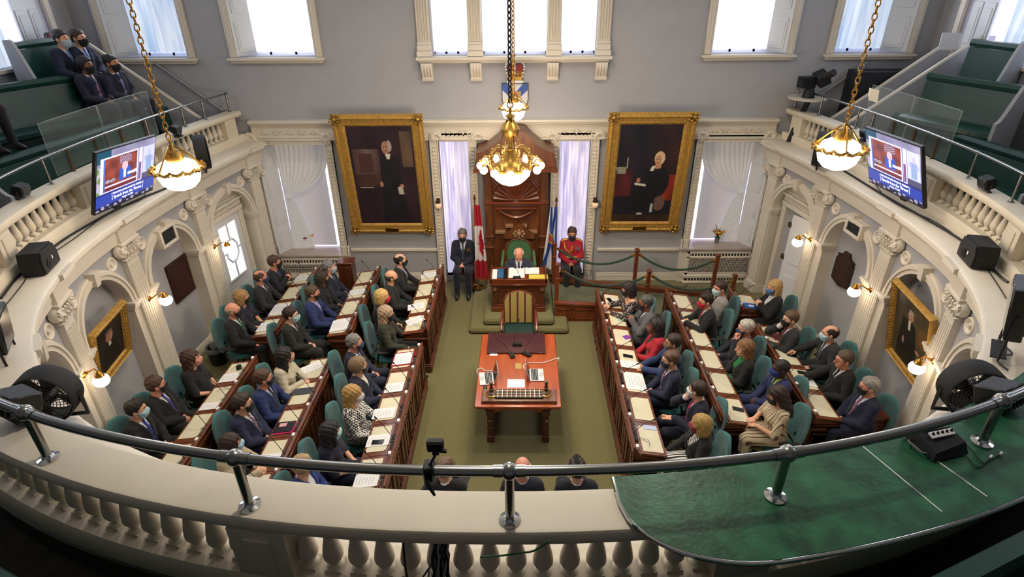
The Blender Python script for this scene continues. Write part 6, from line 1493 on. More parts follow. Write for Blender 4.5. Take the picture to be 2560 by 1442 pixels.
# ---------------------------------------------------------------- televisions
def tvpic(u,v):
    c=mix('#6f6f92','#8f8fb0',nz(u,v,2)) if v>.35 else '#3a3a5c'
    if u<.22 and v>.80: c='#10445c'
    if u<.1 and v<.75: c='#9d9ab4' if nz(u,v,5)>.4 else '#5e7d4a'
    if .055<u<.76 and .27<v<.885:
        c='#c9c9ec'
        if .10<u<.66 and .30<v<.86:
            c=mix('#5a2a2c','#8a4238',nz(u,v,4))
            if u<.125: c='#3c63c4'
            if .36<u<.56 and .70<v<.84: c=mix('#4b2b38','#b8a8c8',nz(u*3,v*3,9))
            if abs(u-.46)<.10-.1*(v-.5) and .42<v<.63: c='#2b4fae'
            if E(u,v,.455,.655,.05,.075): c='#c9a8b8'
            if abs(u-.455)<.02 and .45<v<.58: c='#dcdcf2'
            if .14<u<.3 and .44<v<.50: c='#b9b4d0' if nz(u,v,30)>.5 else '#3a2430'
            if .5<u<.66 and abs(v-.50-.02*(u-.5))<.025: c='#d7d4ee'
            if .13<u<.66 and .365<v<.40: c='#cfc6dc'
            if .13<u<.66 and v<.36: c='#5d2530'
        if .685<u<.70: c='#2438a8'
        if .70<u<.745 and .3<v<.62: c='#6a4a78'
    if .775<u<.985 and .40<v<.88:
        c='#b4bce6'
        if abs(u-.885)<.05 and .42<v<.70: c='#7f97c4'
        if E(u,v,.885,.745,.024,.05): c='#a9a4cc'
        if E(u,v,.825,.66,.02,.05) or E(u,v,.945,.62,.02,.05): c='#9d9fc6'
    if u>.76 and v<.40: c='#4a4a66' if v>.3 else c
    if v<.285 and v>.07: c='#2c3f9a' if v<.25 else '#26307a'
    if v<.07: c='#1c1f3c' if nz(u,v,9)<.62 else '#8b8aa8'
    return c
TVM=mat_attr('lit_screen',emit=.95,rough=.2); TXT=mat('lit_caption','#f4f4ff',.5,emit=1.1)
def tv(label,TL,TR,BR,BL,sd):
    X0,X1=(CX+sd*5.05,CX+sd*5.30); P=[at_x(*TL,X0),at_x(*TR,X0),at_x(*BR,X1),at_x(*BL,X1)]
    C=sum(P,Vector())/4; U=((P[1]-P[0])+(P[2]-P[3])).normalized(); V=((P[0]-P[3])+(P[1]-P[2])); V=(V-U*V.dot(U)).normalized(); Nn=U.cross(V)
    W=((P[1]-P[0]).length+(P[2]-P[3]).length)/2; H=((P[0]-P[3]).length+(P[1]-P[2]).length)/2
    t=thing('television',label,'television',C-V*H/2-Nn*.03); R=Matrix([[U[i],Nn[i],V[i]] for i in range(3)])
    m=MB(); m.box(C-Nn*.03,(W,.05,H),R,.006); m.box(C-Nn*.07-V*.08,(W*.6,.05,H*.55),R,.01); obj('casing',m,BLACK,t)
    m=MB(); m.box(C-Nn*.10-V*.1,(.3,.06,.3),R); m.box(C-Nn*.13-V*(H/2+.02),(.12,.05,.2),R); obj('mount',m,BLACK2,t)
    sc=painted('screen',W-.035,H-.045,tvpic,170,110,TVM,t,C-Nn*.0035+V*.006,U,V)
    for b_,z,s_ in (('[ THE NOVA SCOTIA HOUSE OF ASSEMBLY ]',.252,.036),('[ Speech from the Throne ]',.187,.062),('October 12, 2021',.125,.034)): text('caption',b_,s_,TXT,sc,C+V*(z-.5)*H+U*.02*W-Nn*.001,U,V,.0006,bold=.0006)
tv('television showing the speech, on the left balcony',(228,392),(380,342),(395,470),(250,530),-1)
tv('television showing the speech, on the right balcony',(2175,326),(2318,378),(2293,512),(2158,445),1)
# ---------------------------------------------------------------- loudspeakers, fans, spotlights on the ledges
def ledge_speaker(label,p,lean):
    s=near_s(at_z(p[0],p[1],3.15)); M=local(s,-.27,3.155); t=thing('loudspeaker',label,'speaker',UP(s,-.27,3.155),0,'ledge loudspeakers')
    m=MB(); m.prism([(-.20,0),(.20,0),(.215,.14),(.17,.26),(-.17,.26),(-.215,.14)],(0,.20,0),(0,-.05,0)); m.mv(M); obj('cabinet',m,BLACK2,t,smooth=.3)
    m=MB(); m.prism([(-.19,.01),(.19,.01),(.2,.14),(.16,.245),(-.16,.245),(-.2,.14)],(0,-.025,0),(0,-.05,0)); m.lathe([(.001,0),(.03,0),(.05,-.006),(.055,0)],(.06,-.08,.08),14,RX(PI/2)); m.mv(M); obj('front_grille',m,BLACK,t)
    m=MB(); m.bb((-.05,-.079,.10),(-.03,-.074,.14)); m.mv(M); obj('maker_badge',m,PAPER,t)
ledge_speaker('black loudspeaker on the left balcony ledge',(118,672),0); ledge_speaker('black loudspeaker on the right balcony ledge',(2425,655),0)
def fan(label,c,d,R_,up=1,stand=None):
    """drum fan: centre c, axis d, radius"""
    c=Vector(c); d=Vector(d).normalized(); z=Vector((0,0,1)); u=z.cross(d).normalized(); v=d.cross(u); t=thing('drum_fan',label,'fan',c-z*R_); R=Matrix([[u[i],v[i],d[i]] for i in range(3)])
    m=MB(); m.lathe([(R_,-.09),(R_*1.04,-.08),(R_*1.04,.06),(R_,.09),(R_*.96,.08),(R_*.96,-.08)],c,36,R,False); obj('housing',m,BLACK2,t)
    m=MB()
    for e in (-.085,.085):
        for k in range(1,9):
            r=R_*.95*k/9+.02; m.tube([c+(u*math.cos(a*PI/16)+v*math.sin(a*PI/16))*r+d*(e*(1-.25*(k/9)**3)*1.15) for a in range(32)],.0032,3,True)
        for k in range(6): a=k*PI/3; m.tube([c+(u*math.cos(a)+v*math.sin(a))*.03+d*e*1.15,c+(u*math.cos(a)+v*math.sin(a))*R_*.97+d*e*.85],.004,4)
    g=obj('wire_guard',m,BLACK,t); g['kind']='stuff'
    m=MB(); m.lathe([(.001,-.1),(.06,-.09),(.07,.0),(.05,.06),(.001,.07)],c,14,R); mo=obj('motor',m,BLACK,t)
    for k in range(4):
        a=k*PI/2+.4; ax=u*math.cos(a)+v*math.sin(a); bx_=-u*math.sin(a)+v*math.cos(a); m=MB(); m.add([c+ax*.05-bx_*.03-d*.02,c+ax*.05+bx_*.03+d*.02,c+ax*R_*.85+bx_*.10+d*.03,c+ax*R_*.88-bx_*.06-d*.03],[(0,1,2,3)]); m.v+= [tuple(Vector(q)+d*.006) for q in m.v]; m.f+=[(7,6,5,4),(0,1,5,4),(1,2,6,5),(2,3,7,6),(3,0,4,7)]; obj('blade',m,mat('fan_blade_grey','#26262a',.5),t)
    m=MB(); m.tube([c+u*R_*1.05,c+u*R_*1.05-z*R_*1.0,c-u*R_*1.05-z*R_*1.0,c-u*R_*1.05],.016,6); obj('stand',m,BLACK,t); return t
def mount_fan(label,p,s_off,z,R_,yaw):
    w=at_z(p[0],p[1],z); n,tg=UN(near_s(w)); d=Matrix.Rotation(yaw,3,'Z')@Vector((-n[0],-n[1],0)); fan(label,w,d,R_)
mount_fan('black drum fan standing on the left balcony ledge by the pendant lamp',(505,380),0,3.46,.27,.55)
mount_fan('black drum fan standing on the right balcony ledge behind the pendant lamp',(2052,372),0,3.46,.27,-.55)
mount_fan('large black drum fan at the lower left near the railing',(118,985),0,3.40,.20,.75)
mount_fan('large black drum fan at the lower right near the railing',(2432,972),0,3.40,.20,-.75)
def spot(label,c,d,sz,name='spotlight',cat='spotlight',cab=True):
    c=Vector(c); d=Vector(d).normalized(); u=Vector((0,0,1)).cross(d).normalized(); v=d.cross(u); R=Matrix([[u[i],d[i],v[i]] for i in range(3)]); R=Matrix([[-u[i],d[i],v[i]] for i in range(3)])
    t=thing(name,label,cat,c-Vector((0,0,sz[2]*.9)))
    m=MB(); m.box(c,sz,R,.01); h_=obj('housing',m,BLACK,t)
    m=MB(); m.box(c+d*sz[1]*.5,(sz[0]*.9,.01,sz[2]*.85),R,.003); obj('lens',m,mat('smoked_lens','#1a1b20',.15),h_)
    m=MB()
    for k in range(5): m.box(c-d*(sz[1]*.5)+u*sz[0]*(.18*(k-2)),(sz[0]*.05,.03,sz[2]*.8),R)
    obj('cooling_fin',m,BLACK2,h_)
    m=MB(); z=Vector((0,0,1)); b_=c-z*sz[2]*.88; m.tube([c+u*(sz[0]*.56),b_+u*(sz[0]*.56),b_-u*(sz[0]*.56),c-u*(sz[0]*.56)],.012,4); m.box(b_,(sz[0]*.9,sz[1]*.9,.012),R); obj('yoke',m,BLACK2,t); return t
def cap_spot(label,p,z,sz):
    w=at_z(p[0],p[1],z); n,_=UN(near_s(w)); return spot(label,w,(-n[0],-n[1],-.35),sz)
cap_spot('small black spotlight on the left balustrade cap near the rail bend',(52,474),3.82,(.17,.12,.13))
cap_spot('small black spotlight on the right balustrade cap near the rail bend',(2467,456),3.82,(.17,.12,.13))
cap_spot('small black spotlight on the left balustrade cap behind the pendant lamp',(440,323),3.80,(.15,.12,.12))
cap_spot('small black spotlight on the right balustrade cap beside the television',(2165,333),3.80,(.15,.12,.12))
cap_spot('black stage light on the near left end of the railing',(42,1003),3.86,(.2,.17,.13))
cap_spot('black stage light on the green counter at the far right',(2497,985),3.83,(.2,.17,.14))
spot('large black light panel on a bracket at the right edge',at_z(2545,770,3.62),(-.8,.6,-.15),(.36,.12,.46))
spot('large black light panel on a bracket at the left edge',at_z(-6,822,3.42),(.9,.5,-.15),(.34,.12,.36))
# cables along the ledges
def ledge_cable(label,pts,r=.008,name='ledge_cable'): cable(label,[at_z(x,y,3.165) for x,y in pts],r,BLACK,name,'cable')
ledge_cable('black cable trailing along the left ledge under the television',[(2,745),(45,690),(78,668),(150,605),(250,545),(330,505),(420,468),(470,440)],.014)
ledge_cable('thin black cable drooping over the left ledge edge',[(8,770),(60,705),(80,668),(180,600),(270,535),(350,500),(362,482)],.006)
ledge_cable('black cable trailing along the right ledge under the television',[(2108,425),(2180,470),(2240,505),(2320,550),(2400,598),(2450,640),(2500,690),(2520,705)],.014)
ledge_cable('thin black cable drooping over the right ledge edge',[(2190,462),(2212,490),(2260,520),(2330,550),(2390,590),(2450,650),(2490,705),(2515,745)],.006)
ledge_cable('black power lead curling below the right light panel',[(2490,850),(2515,868),(2530,885),(2500,890),(2495,905),(2520,925)],.008)
# ---------------------------------------------------------------- broadcast camera, cabinet, extinguisher in the corners
c=at_y(2034,205,11.1); t=thing('broadcast_camera','black broadcast camera on a small shelf at the right gallery corner','camera',(c.x,11.1,c.z-.32))
m=MB(); m.box((c.x-.12,11.1,c.z),(.26,.18,.19),RZ(.2)); obj('monitor_hood',m,BLACK,t)
m=MB(); m.box((c.x+.14,11.12,c.z+.06),(.2,.3,.2),RX(.2)@RY(-.5),.01); m.tube([(c.x+.14,11.0,c.z+.1),(c.x+.2,10.85,c.z+.2)],.06,10); obj('camera_body',m,BLACK2,t)
m=MB(); m.lathe([(.001,-.26),(.11,-.26),(.1,-.2),(.08,-.12),(.06,-.06)],(c.x-.04,11.1,c.z),10); obj('pan_head',m,BLACK,t)
m=MB(); m.lathe([(.001,c.z-.30),(.33,c.z-.30),(.34,c.z-.27),(.001,c.z-.27)],(c.x-.02,11.15,0),20); obj('round_shelf',m,CREAM,t)
m=MB(); m.tube([(c.x+.02,11.15,c.z-.3),(c.x-.05,11.2,c.z-.6),(c.x-.2,11.2,2.98)],.05,6); obj('cloth_wrapped_leg',m,mat('dark_cloth_wrap','#24242c',.9),t)
a=at_y(2152,160+22,10.99); b2=at_y(2290,245,10.99); m=MB(); m.bb((a.x,11.08,3.0),(a.x+.95,11.45,a.z),.01); k_=solo('equipment_cabinet',m,mat('charcoal_cabinet','#1e2026',.5),'charcoal equipment cabinet against the far wall in the right gallery','cabinet')
c=at_x(122,93,XL+.16); t=thing('fire_extinguisher','small red fire extinguisher hung behind the rear left bench','extinguisher',(c.x,c.y,c.z-.3)); m=MB(); m.lathe([(.001,-.3),(.07,-.3),(.075,-.05),(.05,.0),(.02,.03),(.02,.05)],c,12); obj('cylinder',m,mat('extinguisher_red','#8f1c22',.35),t); m=MB(); m.tube([(c.x,c.y,c.z+.04),(c.x+.02,c.y-.1,c.z+.06),(c.x+.03,c.y-.14,c.z-.1)],.012,6); m.box((c.x,c.y,c.z+.06),(.03,.09,.03)); obj('hose',m,BLACK,t)
c=at_y(2374,104,10.35); m=MB(); m.box(c,(.26,.04,.26),RZ(-.4)@RX(-.2),.004); solo('white_board',m,mat('pale_board','#c9ccd4',.6),'pale square board leaning at the top of the right stair','board')
s_,z_=onwall(2184,238,0,.221,5.5); m=MB(); m.prism([(-.13,-.09),(.08,-.09),(.13,.0),(.14,.09),(-.10,.09)],(0,.006,0),(0,0,0)); m.mv(local(s_,.215,z_)); solo('paper_sheet',m,mat('warm_lit_paper','#f3e4c8',.7),'bright cream paper stuck on the right glass screen','paper')  # warm glare put into the sheet's colour
# ---------------------------------------------------------------- on the near rail and counter
rz_=UP(near_s(at_z(1086,1205,3.9)),OFFN,ZR); t=thing('action_camera','black action camera on a clamp fixed to the steel rail','camera',rz_)
cc=at_y(1088,1112,rz_.y); m=MB(); m.box(cc,(.078,.04,.058),None,.008); hb_=obj('camera_body',m,BLACK,t); m=MB(); m.box(cc-Vector((0,.021,0)),(.066,.003,.046)); obj('rear_screen',m,mat('smoked_lens','',.1),hb_)
m=MB(); m.box(cc-Vector((0,0,.038)),(.03,.02,.03)); m.box(cc+Vector((.035,0,-.036)),(.03,.015,.012),RY(.1)); obj('tilt_mount',m,BLACK2,t)
m=MB(); m.tube([cc-Vector((0,0,.05)),(rz_.x+.0,rz_.y,rz_.z+.03)],.009,8); obj('silver_tube',m,STEEL,t)
m=MB(); m.box((rz_.x,rz_.y,rz_.z+.0),(.05,.075,.085),None,.008); cl=obj('clamp',m,BLACK,t); m=MB(); m.tube([(rz_.x-.005,rz_.y-.045,rz_.z-.02),(rz_.x+.0,rz_.y-.06,rz_.z-.025),(rz_.x+.03,rz_.y-.08,rz_.z-.075)],[.016,.012,.006],8); obj('clamp_lever',m,BLACK2,cl)
w=at_z(2338,1112,3.765); t=thing('switch_box','black metal switch box with white key rows on the green counter','control box',w,.25)
m=MB(); m.hexa([(-.115,-.10,0),(.115,-.10,0),(.115,.10,0),(-.115,.10,0)],[(-.105,-.09,.045),(.105,-.07,.06),(.105,.09,.085),(-.105,.09,.085)]); obj('case',m,BLACK2,t,local=True)
for r in range(2):
    for k in range(5): m=MB(); m.box((-.05+.03*k,.0+.05*r,.082+.012*r),(.026,.036,.012),RX(.25)); kk=obj('white_key',m,PAPER,t,local=True); m=MB(); m.lathe([(.008,0),(.005,.014),(.001,.015)],(-.05+.03*k,.0+.05*r,.087+.012*r),8); obj('toggle',m,BLACK,kk,local=True)
m=MB(); m.tube([(-.118,-.06,.02),(-.15,-.05,.025),(-.15,.04,.025),(-.118,.05,.02)],.007,5); obj('carry_handle',m,STEEL,t,local=True)
cable('thin black lead with white plugs trailing over the green counter',[at_z(x,y,3.762) for x,y in ((2390,1090),(2430,1125),(2455,1155),(2475,1150),(2500,1135))],.003,BLACK,'thin_cable')
cable('second thin black lead curling to the counter edge',[at_z(x,y,3.762) for x,y in ((2395,1115),(2425,1150),(2447,1168),(2475,1145),(2478,1140))],.003,BLACK,'thin_cable')
for lb,p in (('white plug at the end of the black lead, right of its pair',(2503,1133)),('white plug at the end of the black lead, left of its pair',(2478,1141))): w=at_z(p[0],p[1],3.768); m=MB(); m.box(w,(.03,.012,.01),RZ(.7),.003); solo('cable_plug',m,PAPER,lb,'plug')
# bundle of cables between the near balusters
t=thing('cable_bundle','bundle of black and grey cables hanging down between the near balusters','cables',at_z(1095,1400,3.3)); GC2=[BLACK,mat('grey_cable','#9a9a98',.6),BLACK2]
for k in range(20):
    top=at_z(1082+k*2.0,1345,3.60); top.y-=.0+.012*(k%4); j=(k*37)%11/11; q=(k*53)%17/17; e=Vector((-.13+.2*q,-.02-.05*j,-.42-.12*j)); m=MB()
    P=[top+Vector((.01,.04,.03)),top+Vector((0,-.01,-.03))]+[top+Vector((e.x*(t/8)**1.6+.012*math.sin(t*.9+k*2.1),e.y*t/8+.008*math.cos(t+k),e.z*t/8-.03)) for t in range(1,9)]
    if q>.8: P=P[:7]+[P[6]+Vector((.05,-.02,-.05)),P[6]+Vector((.08,0,-.14))]
    m.tube(P,.0048+.0015*j,6); obj('cable',m,GC2[k%3],t)
cable('thin green cable looping around the near balusters',[at_y(x,y,1.86) for x,y in ((1200,1392),(1260,1388),(1300,1382),(1330,1378),(1350,1368),(1372,1352))],.005,mat('green_cable','#1c5b35',.5),'green_cable')
w=at_z(1010,1360,3.55); cable('twisted dark rope hanging in front of a near baluster',[(w.x,w.y-.0,3.63),(w.x+.005,w.y-.05,3.45),(w.x+.015,w.y-.06,3.3),(w.x+.025,w.y-.05,3.2)],.006,mat('dark_rope','#3b332c',.9),'rope','rope')
# dark seats at the near corners of the gallery
def near_bench(label,P,zt):
    A,B=at_z(*P[0],zt),at_z(*P[1],zt); u=(B-A).normalized(); o=Vector((u.y,-u.x,0)); o=o if o.y<0 else -o; A-=u*1.2; B+=u*1.2
    t=thing('gallery_bench',label,'bench',((A.x+B.x)/2,(A.y+B.y)/2,2.98),0,'gallery benches'); D=mat('dark_green_hide','#12302c',.45)
    for nm,sec in (('back_roll',[(0,zt-.05),(.02,zt),(.10,zt),(.12,zt-.05),(.06,zt-.08)]),('backrest',[(.01,2.98),(.01,zt-.05),(.1,zt-.05),(.1,2.98)])):
        m=MB(); m.rings([[Vector((X.x,X.y,0))+o*a+Vector((0,0,z)) for a,z in sec] for X in (A,B)]); obj(nm,m,GLEATHER,t)
near_bench('dark green leather bench back at the lower right corner',((2300,1442),(2560,1312)),3.75)
near_bench('dark green leather bench back at the lower left corner',((0,1405),(60,1440)),3.6)
# ---------------------------------------------------------------- floor corner pieces
w=at_z(533,905,0); t=thing('waste_bin','round black waste bin with a clear plastic liner by the left wall','bin',(w.x+.12,w.y,0)); c=(w.x+.12,w.y,0)
m=MB(); m.lathe([(.001,.0),(.13,.0),(.165,.34),(.155,.34),(.12,.02),(.001,.02)],c,20); obj('bin_body',m,BLACK2,t)
m=MB(); m.lathe([(.172,.27),(.178,.35),(.17,.362),(.15,.34),(.14,.2)],c,20,None,False); m.v=[(x+.006*math.sin(23*x+31*y),y,z+.008*math.sin(40*x)) for x,y,z in m.v]; obj('plastic_liner',m,mat('clear_plastic_film','#b9bcc0',.15,alpha=.35),t)
for lb,p,z,d in (('dark mahogany cabinet by the wall behind the left middle row',(876,700),0,(.30,.26,.80)),('reddish mahogany cabinet behind the last man of the right back row',(2205,1090),0,(.28,.42,.78))):
    w=at_z(p[0],p[1],.0) if z else (at_y(p[0],p[1]+25,10.9) if p[0]<1000 else at_z(2200,1085,.3)); w=Vector((w.x-(.22 if p[0]>1000 else 0),w.y,0)); t=thing('side_cabinet',lb,'cabinet',w); m=MB(); m.bb((w.x-d[0]/2,w.y-d[1]/2,0),(w.x+d[0]/2,w.y+d[1]/2,d[2]-.03),.006); obj('carcass',m,WOOD,t)
    m=MB(); m.bb((w.x-d[0]/2-.02,w.y-d[1]/2-.02,d[2]-.03),(w.x+d[0]/2+.02,w.y+d[1]/2+.02,d[2]),.008); obj('top_board',m,WOODX,t); m=MB(); m.bb((w.x-d[0]/2+.04,w.y-d[1]/2-.012,.1),(w.x+d[0]/2-.04,w.y-d[1]/2,d[2]-.1),.004); obj('front_panel',m,WOOD,t)
def flowers(label,p,zs):
    w=at_z(p[0],p[1],zs); t=thing('flower_vase',label,'flowers',w); m=MB(); m.lathe([(.001,0),(.05,0),(.045,.04),(.055,.13),(.05,.13),(.04,.045),(.001,.01)],w,12); obj('glass_vase',m,mat('vase_glass','#9fb0a4',.1,trans=.6),t)
    m=MB(); m.lathe([(.001,.01),(.035,.01),(.042,.13),(.03,.16),(.001,.16)],w,10); obj('stems',m,mat('flower_stems','#2f4a26',.8),t)
    for k in range(9):
        a=k*2.4; r=.03+.085*((k*5)%9)/9; c=w+Vector((r*math.cos(a),r*math.sin(a)-.02,.19+.10*((k*7)%9)/9)); col=[('yellow_petals','#f0c419'),('orange_petals','#e08a12'),('yellow_petals','#f0c419'),('crimson_petals','#7c1830')][k%4]
        m=MB()
        for q in range(8): b_=q*PI/4; m.tube([c,c+Vector((.022*math.cos(b_),.022*math.sin(b_),.012)),c+Vector((.042*math.cos(b_),.042*math.sin(b_),.002))],[.008,.014,.008],5)
        m.sph(c+Vector((0,0,.008)),.014,6,4); obj('blossom',m,mat(*col,.7),t)
    for k in range(8):
        a=k*.8+.3; c=w+Vector((0,0,.16)); e=w+Vector((.15*math.cos(a),.12*math.sin(a),.24+.08*(k%3))); m=MB(); m.tube([c,c.lerp(e,.6)+Vector((0,0,.03)),e],[.008,.018,.003],5,flat=.4); obj('leaf',m,mat('dark_leaves','#3a2f2a' if k%2 else '#2c4426',.7) if k%2 else mat('green_leaves','#2c4426',.7),t)
flowers('yellow and crimson flowers in a vase on the left window seat',(777,615),LWL[2]+.012); flowers('yellow flowers in a glass vase on the right window seat',(1791,606),LWR[2]+.012)
# ---------------------------------------------------------------- the members
mat_cells('HOUND','#e6e2dc','#131315',42,check=True); mat_cells('BLOT2','#151214','#8d7f7c',30,.55); mat_stripe('ZEBRA','#e2ded8','#141416',26,'d',.5); mat_stripe('STRDR','#c9b998','#6a4a3a',24,1,.68,c3='#e0d6c2')
mat_stripe('TIESTR','#2a2c44','#c9c4cc',38,'d',.5,c3='#a84a4a'); mat_stripe('TIEPUR','#5a2a66','#b98ab0',38,'d',.6); mat_stripe('TIERED','#6a1626','#b9a4b8',38,'d',.65)
RK=['']; USED=set()
def seat(label,hp,side='L',ch=1,chl=None,**k):
    yaw=k.pop('yaw',0 if side=='L' else 180); o=person(label,hp,yaw,**k)
    if ch: chair(o.location.x-.03*math.cos(math.radians(yaw)),o.location.y-.03*math.sin(math.radians(yaw)),math.radians(yaw),chlab(o))
    return o
NAVY='#171c33';BLUE='#1f2c5e';CHAR='#1f2024';BLK='#131316'
def chlab(o):
    key=RK[0]
    if key not in ROWS: return 'teal swivel chair of the '+key
    n=ROWS[key][2]; c=sorted((i for i in range(n) if (key,i) not in USED),key=lambda i:abs(o.location.y-(ROWS[key][1]-DW*(i+.5))))
    if not c: return 'teal swivel chair at the near end of the '+ROWS[key][4]
    i=c[0]; USED.add((key,i))
    return 'teal swivel chair, '+ORD[i]+' from the far wall, '+ROWS[key][4]
# left front row by the throne
RK[0]='LF1'
seat('person in black suit and blue shirt with lanyard, left front row by the far wall',(1001,650),suit=BLK,shirt='#7d98c8',tie='#b0a0a8',hair='receding',hc='#17120f',glasses=1,hy=15,pose='thigh',hpit=.05,skin='p')
seat('person in black suit, bald with dark mask, second in the left front row',(979,692),suit='#161616',shirt='#2c2a2a',hair='bald',hc='#4a382c',hy=20,pose='thigh')
seat('person with blond bob, red mask and patterned scarf, left front row',(955,741),suit=BLK,shirt='#d9d4cc',hair='bob',hc='#c6a262',mask='#b02430',fem=1,hy=20,vneck='deep',pose='lap2')
seat('person in dark olive blazer with long grey blond hair, left front row',(966,783),suit='#2c2c20',shirt='#26261e',hair='longback',hc='#a58c74',fem=1,hy=12,pose='thigh',pants='#131313')
RK[0]='LM1'
seat('person in navy suit, grey hair and pale mask, left middle row by far wall',(822,667),suit=NAVY,shirt='#d8dade',tie='#1a1d2c',hc='#77767a',mask='#a9b6bf',hy=25,pose='lap')
seat('person with long brown hair in black jacket, left middle row',(806,695),suit='#151519',shirt='#161618',pants='#1b1d33',hair='longback',hc='#33231b',fem=1,hy=25,pose='lap2',skin='t')
seat('person in bright blue jacket with lilac shirt, left middle row',(782,732),suit=BLUE,shirt='#a7a4d2',hc='#52402f',hy=15,pose='thigh',skin='r')
seat('person in black suit, pale blue surgical mask and glasses, left middle row by throne',(727,787),suit='#1b1917',shirt='#d6dbe4',tie='#1a1a1e',hc='#2a1d15',mask='#a9d0dd',glasses=1,hy=15,pose='lap2',skin='p')
RK[0]='LB1'
seat('person with blue shirt and clasped hands before the radiator, left back row',(686,655),suit='#1a1c24',shirt='#5a6fb4',tie='#20222c',hc='#4b3428',glasses=1,hy=25,pose='chest',skin='r')
seat('person in dark checked suit, balding with navy mask, left back row',(652,692),suit='#25242a',shirt='#e0dee0',tie='#131317',hair='receding',hc='#4a3a30',mask='#27355c',hy=25,pose='thigh',skin='r')
seat('person in navy short sleeved dress with shoulder length blond hair, left back row',(605,742),suit='#15162a',shirt=None,hair='bob',hc='#9d7a50',fem=1,hy=25,pose='lap2',vneck='round',sleeve='short',skirt='dress')
seat('person in black suit, bald with green patterned tie, left back row',(583,775),suit='#16171a',shirt='#dfe4e2',tie='#1f5a3a',hair='bald',hc='#9a8a7a',glasses=1,hy=15,pose='thigh',skin='r')
RK[0]='LF2'
seat('person in navy suit with blue tie and grey hair, left front row near the camera',(886,856),suit=NAVY,shirt='#e2ded6',tie='#3a63c0',hc='#77746f',mask='#24375e',hy=20,pose='lap2',skin='r')
seat('person in navy jacket with curly light brown hair, left front row near the camera',(897,914),suit='#181c36',shirt='#d9d2c4',hair='curly',hc='#7c6448',mask='#20222c',hy=30,pose='lap')
seat('person in black and white houndstooth suit with long blond hair, left front row',(883,985),suit='HOUND',pants='HOUND',shirt=None,hair='longback',hc='#b08a4c',mask='#c9c4c4',fem=1,hy=15,vneck='round',pose='thigh')
seat('person in navy short sleeved dress with yellow wristband, left front row',(826,1078),suit='#13152a',shirt=None,hair='long',hc='#120e0e',mask='#a9ced8',fem=1,hy=40,vneck='round',sleeve='short',skirt='dress',pose='lap2',skin='l')
seat('person in blue jacket with cropped fair hair, left middle row at the railing',(757,1163),suit='#20357a',shirt='#d8d8dc',hc='#a58c66',hy=60,pose='lap',mask='#22305e')
RK[0]='LM2'
seat('person in cream jacket with long black hair, left middle row near the camera',(712,888),suit='#c2b9a2',pants='#1a1a1c',shirt=None,hair='longback',hc='#150f10',mask='#b98a78',fem=1,hy=45,vneck='round',pose='phone')
seat('person in blue suit with dark patterned tie, left middle row near the camera',(659,945),suit='#1b2b5c',shirt='#c9cfe0',tie='#2b2c38',hc='#4e382a',hy=30,pose='thigh',skin='r')
seat('person in navy suit with striped tie, left middle row near the camera',(606,1008),suit='#191d3d',shirt='#dfdad8',tie='TIESTR',hair='quiff',hc='#30221a',hy=25,pose='lap2',skin='l',fat=1)
seat('person in beige blazer over blue top, short dark hair, left middle row at railing',(578,1108),suit='#b7a689',pants='#2b2b33',shirt='#2f5a9a',hair='bob',hc='#2b1812',mask='#9cc3d8',fem=1,hy=40,vneck='deep',pose='desk')
RK[0]='LB2'
seat('person in black dress with long brown hair by the waste bin, left back row',(478,895),suit='#101013',shirt=None,hair='longback',hc='#3a2218',mask='#c88a80',fem=1,hy=30,vneck='round',sleeve='short',skirt='dress',pose='lap2',fat=1)
seat('person in black suit with purple tie, left back row near the camera',(390,962),suit='#121214',shirt='#d8d6de',tie='#3b3370',hc='#4a3424',hy=40,pose='lap',skin='r',fat=1)
seat('person in black suit, blue tie and pale blue mask, left back row at railing',(341,1023),suit='#131417',shirt='#e2e2e6',tie='#2c3a8c',hair='quiff',hc='#17100d',mask='#a9d0dd',hy=25,pose='lap2',skin='l')
RK[0]='RF'
seat('person in black and white off shoulder top with short curly dark hair, right front row',(1571,722),'R',suit='BLOT2',pants='#1a191b',shirt=None,hair='curlybob',hc='#1a1213',fem=1,hy=-15,vneck='round',sleeve='off',pose='read',hpit=.3)
seat('person in grey suit with black mask and raised hands, right front row',(1614,757),'R',suit='#54565a',shirt='#c9d4e4',tie='#1c1c2c',hc='#4c4a48',glasses=1,hy=-10,pose='chest',skin='b',fat=1)
seat('person in red blazer with long dark hair, right front row',(1639,815),'R',suit='#a5182a',pants='#151517',shirt='#1a1a1c',hair='longback',hc='#1a1010',mask='#6a3a30',fem=1,hy=-20,pose='lap2',skin='b')
seat('person in blue suit with crossed legs and pink tie, right front row',(1683,856),'R',suit='#22375e',pants='#191922',shirt='#d6d2d6',tie='#b79aa0',hc='#2c1f17',mask='#6a5a4a',hy=-10,pose='cross',skin='t')
seat('person in navy suit with purple striped tie leaning forward, right front row',(1676,899),'R',suit='#161c38',shirt='#e2dede',tie='TIEPUR',hc='#5a4230',mask='#1c2438',hy=-5,pose='lap2',hpit=.15)
seat('person in navy suit with pink tie and hand at the chin, right front row',(1743,974),'R',suit='#15172c',shirt='#e6dfe4',tie='#c43a78',hc='#30241d',mask='#c9d6dc',hy=-40,pose='chin')
seat('person in black jacket and zebra print dress, blond bob, right front row at railing',(1752,1060),'R',suit='#121214',pants='ZEBRA',shirt='ZEBRA',hair='bob',hc='#a58648',mask='#8a2a3c',fem=1,hy=-25,vneck='deep',pose='thigh',skirt='ZEBRA')
RK[0]='RM'
seat('person in light grey suit with orange ribbon, right middle row by the ramp',(1800,720),'R',suit='#8d8983',shirt='#d9d6d4',tie='#5a1e30',hc='#3a2a22',mask='#bcdce4',hy=10,pose='lap',skin='r')
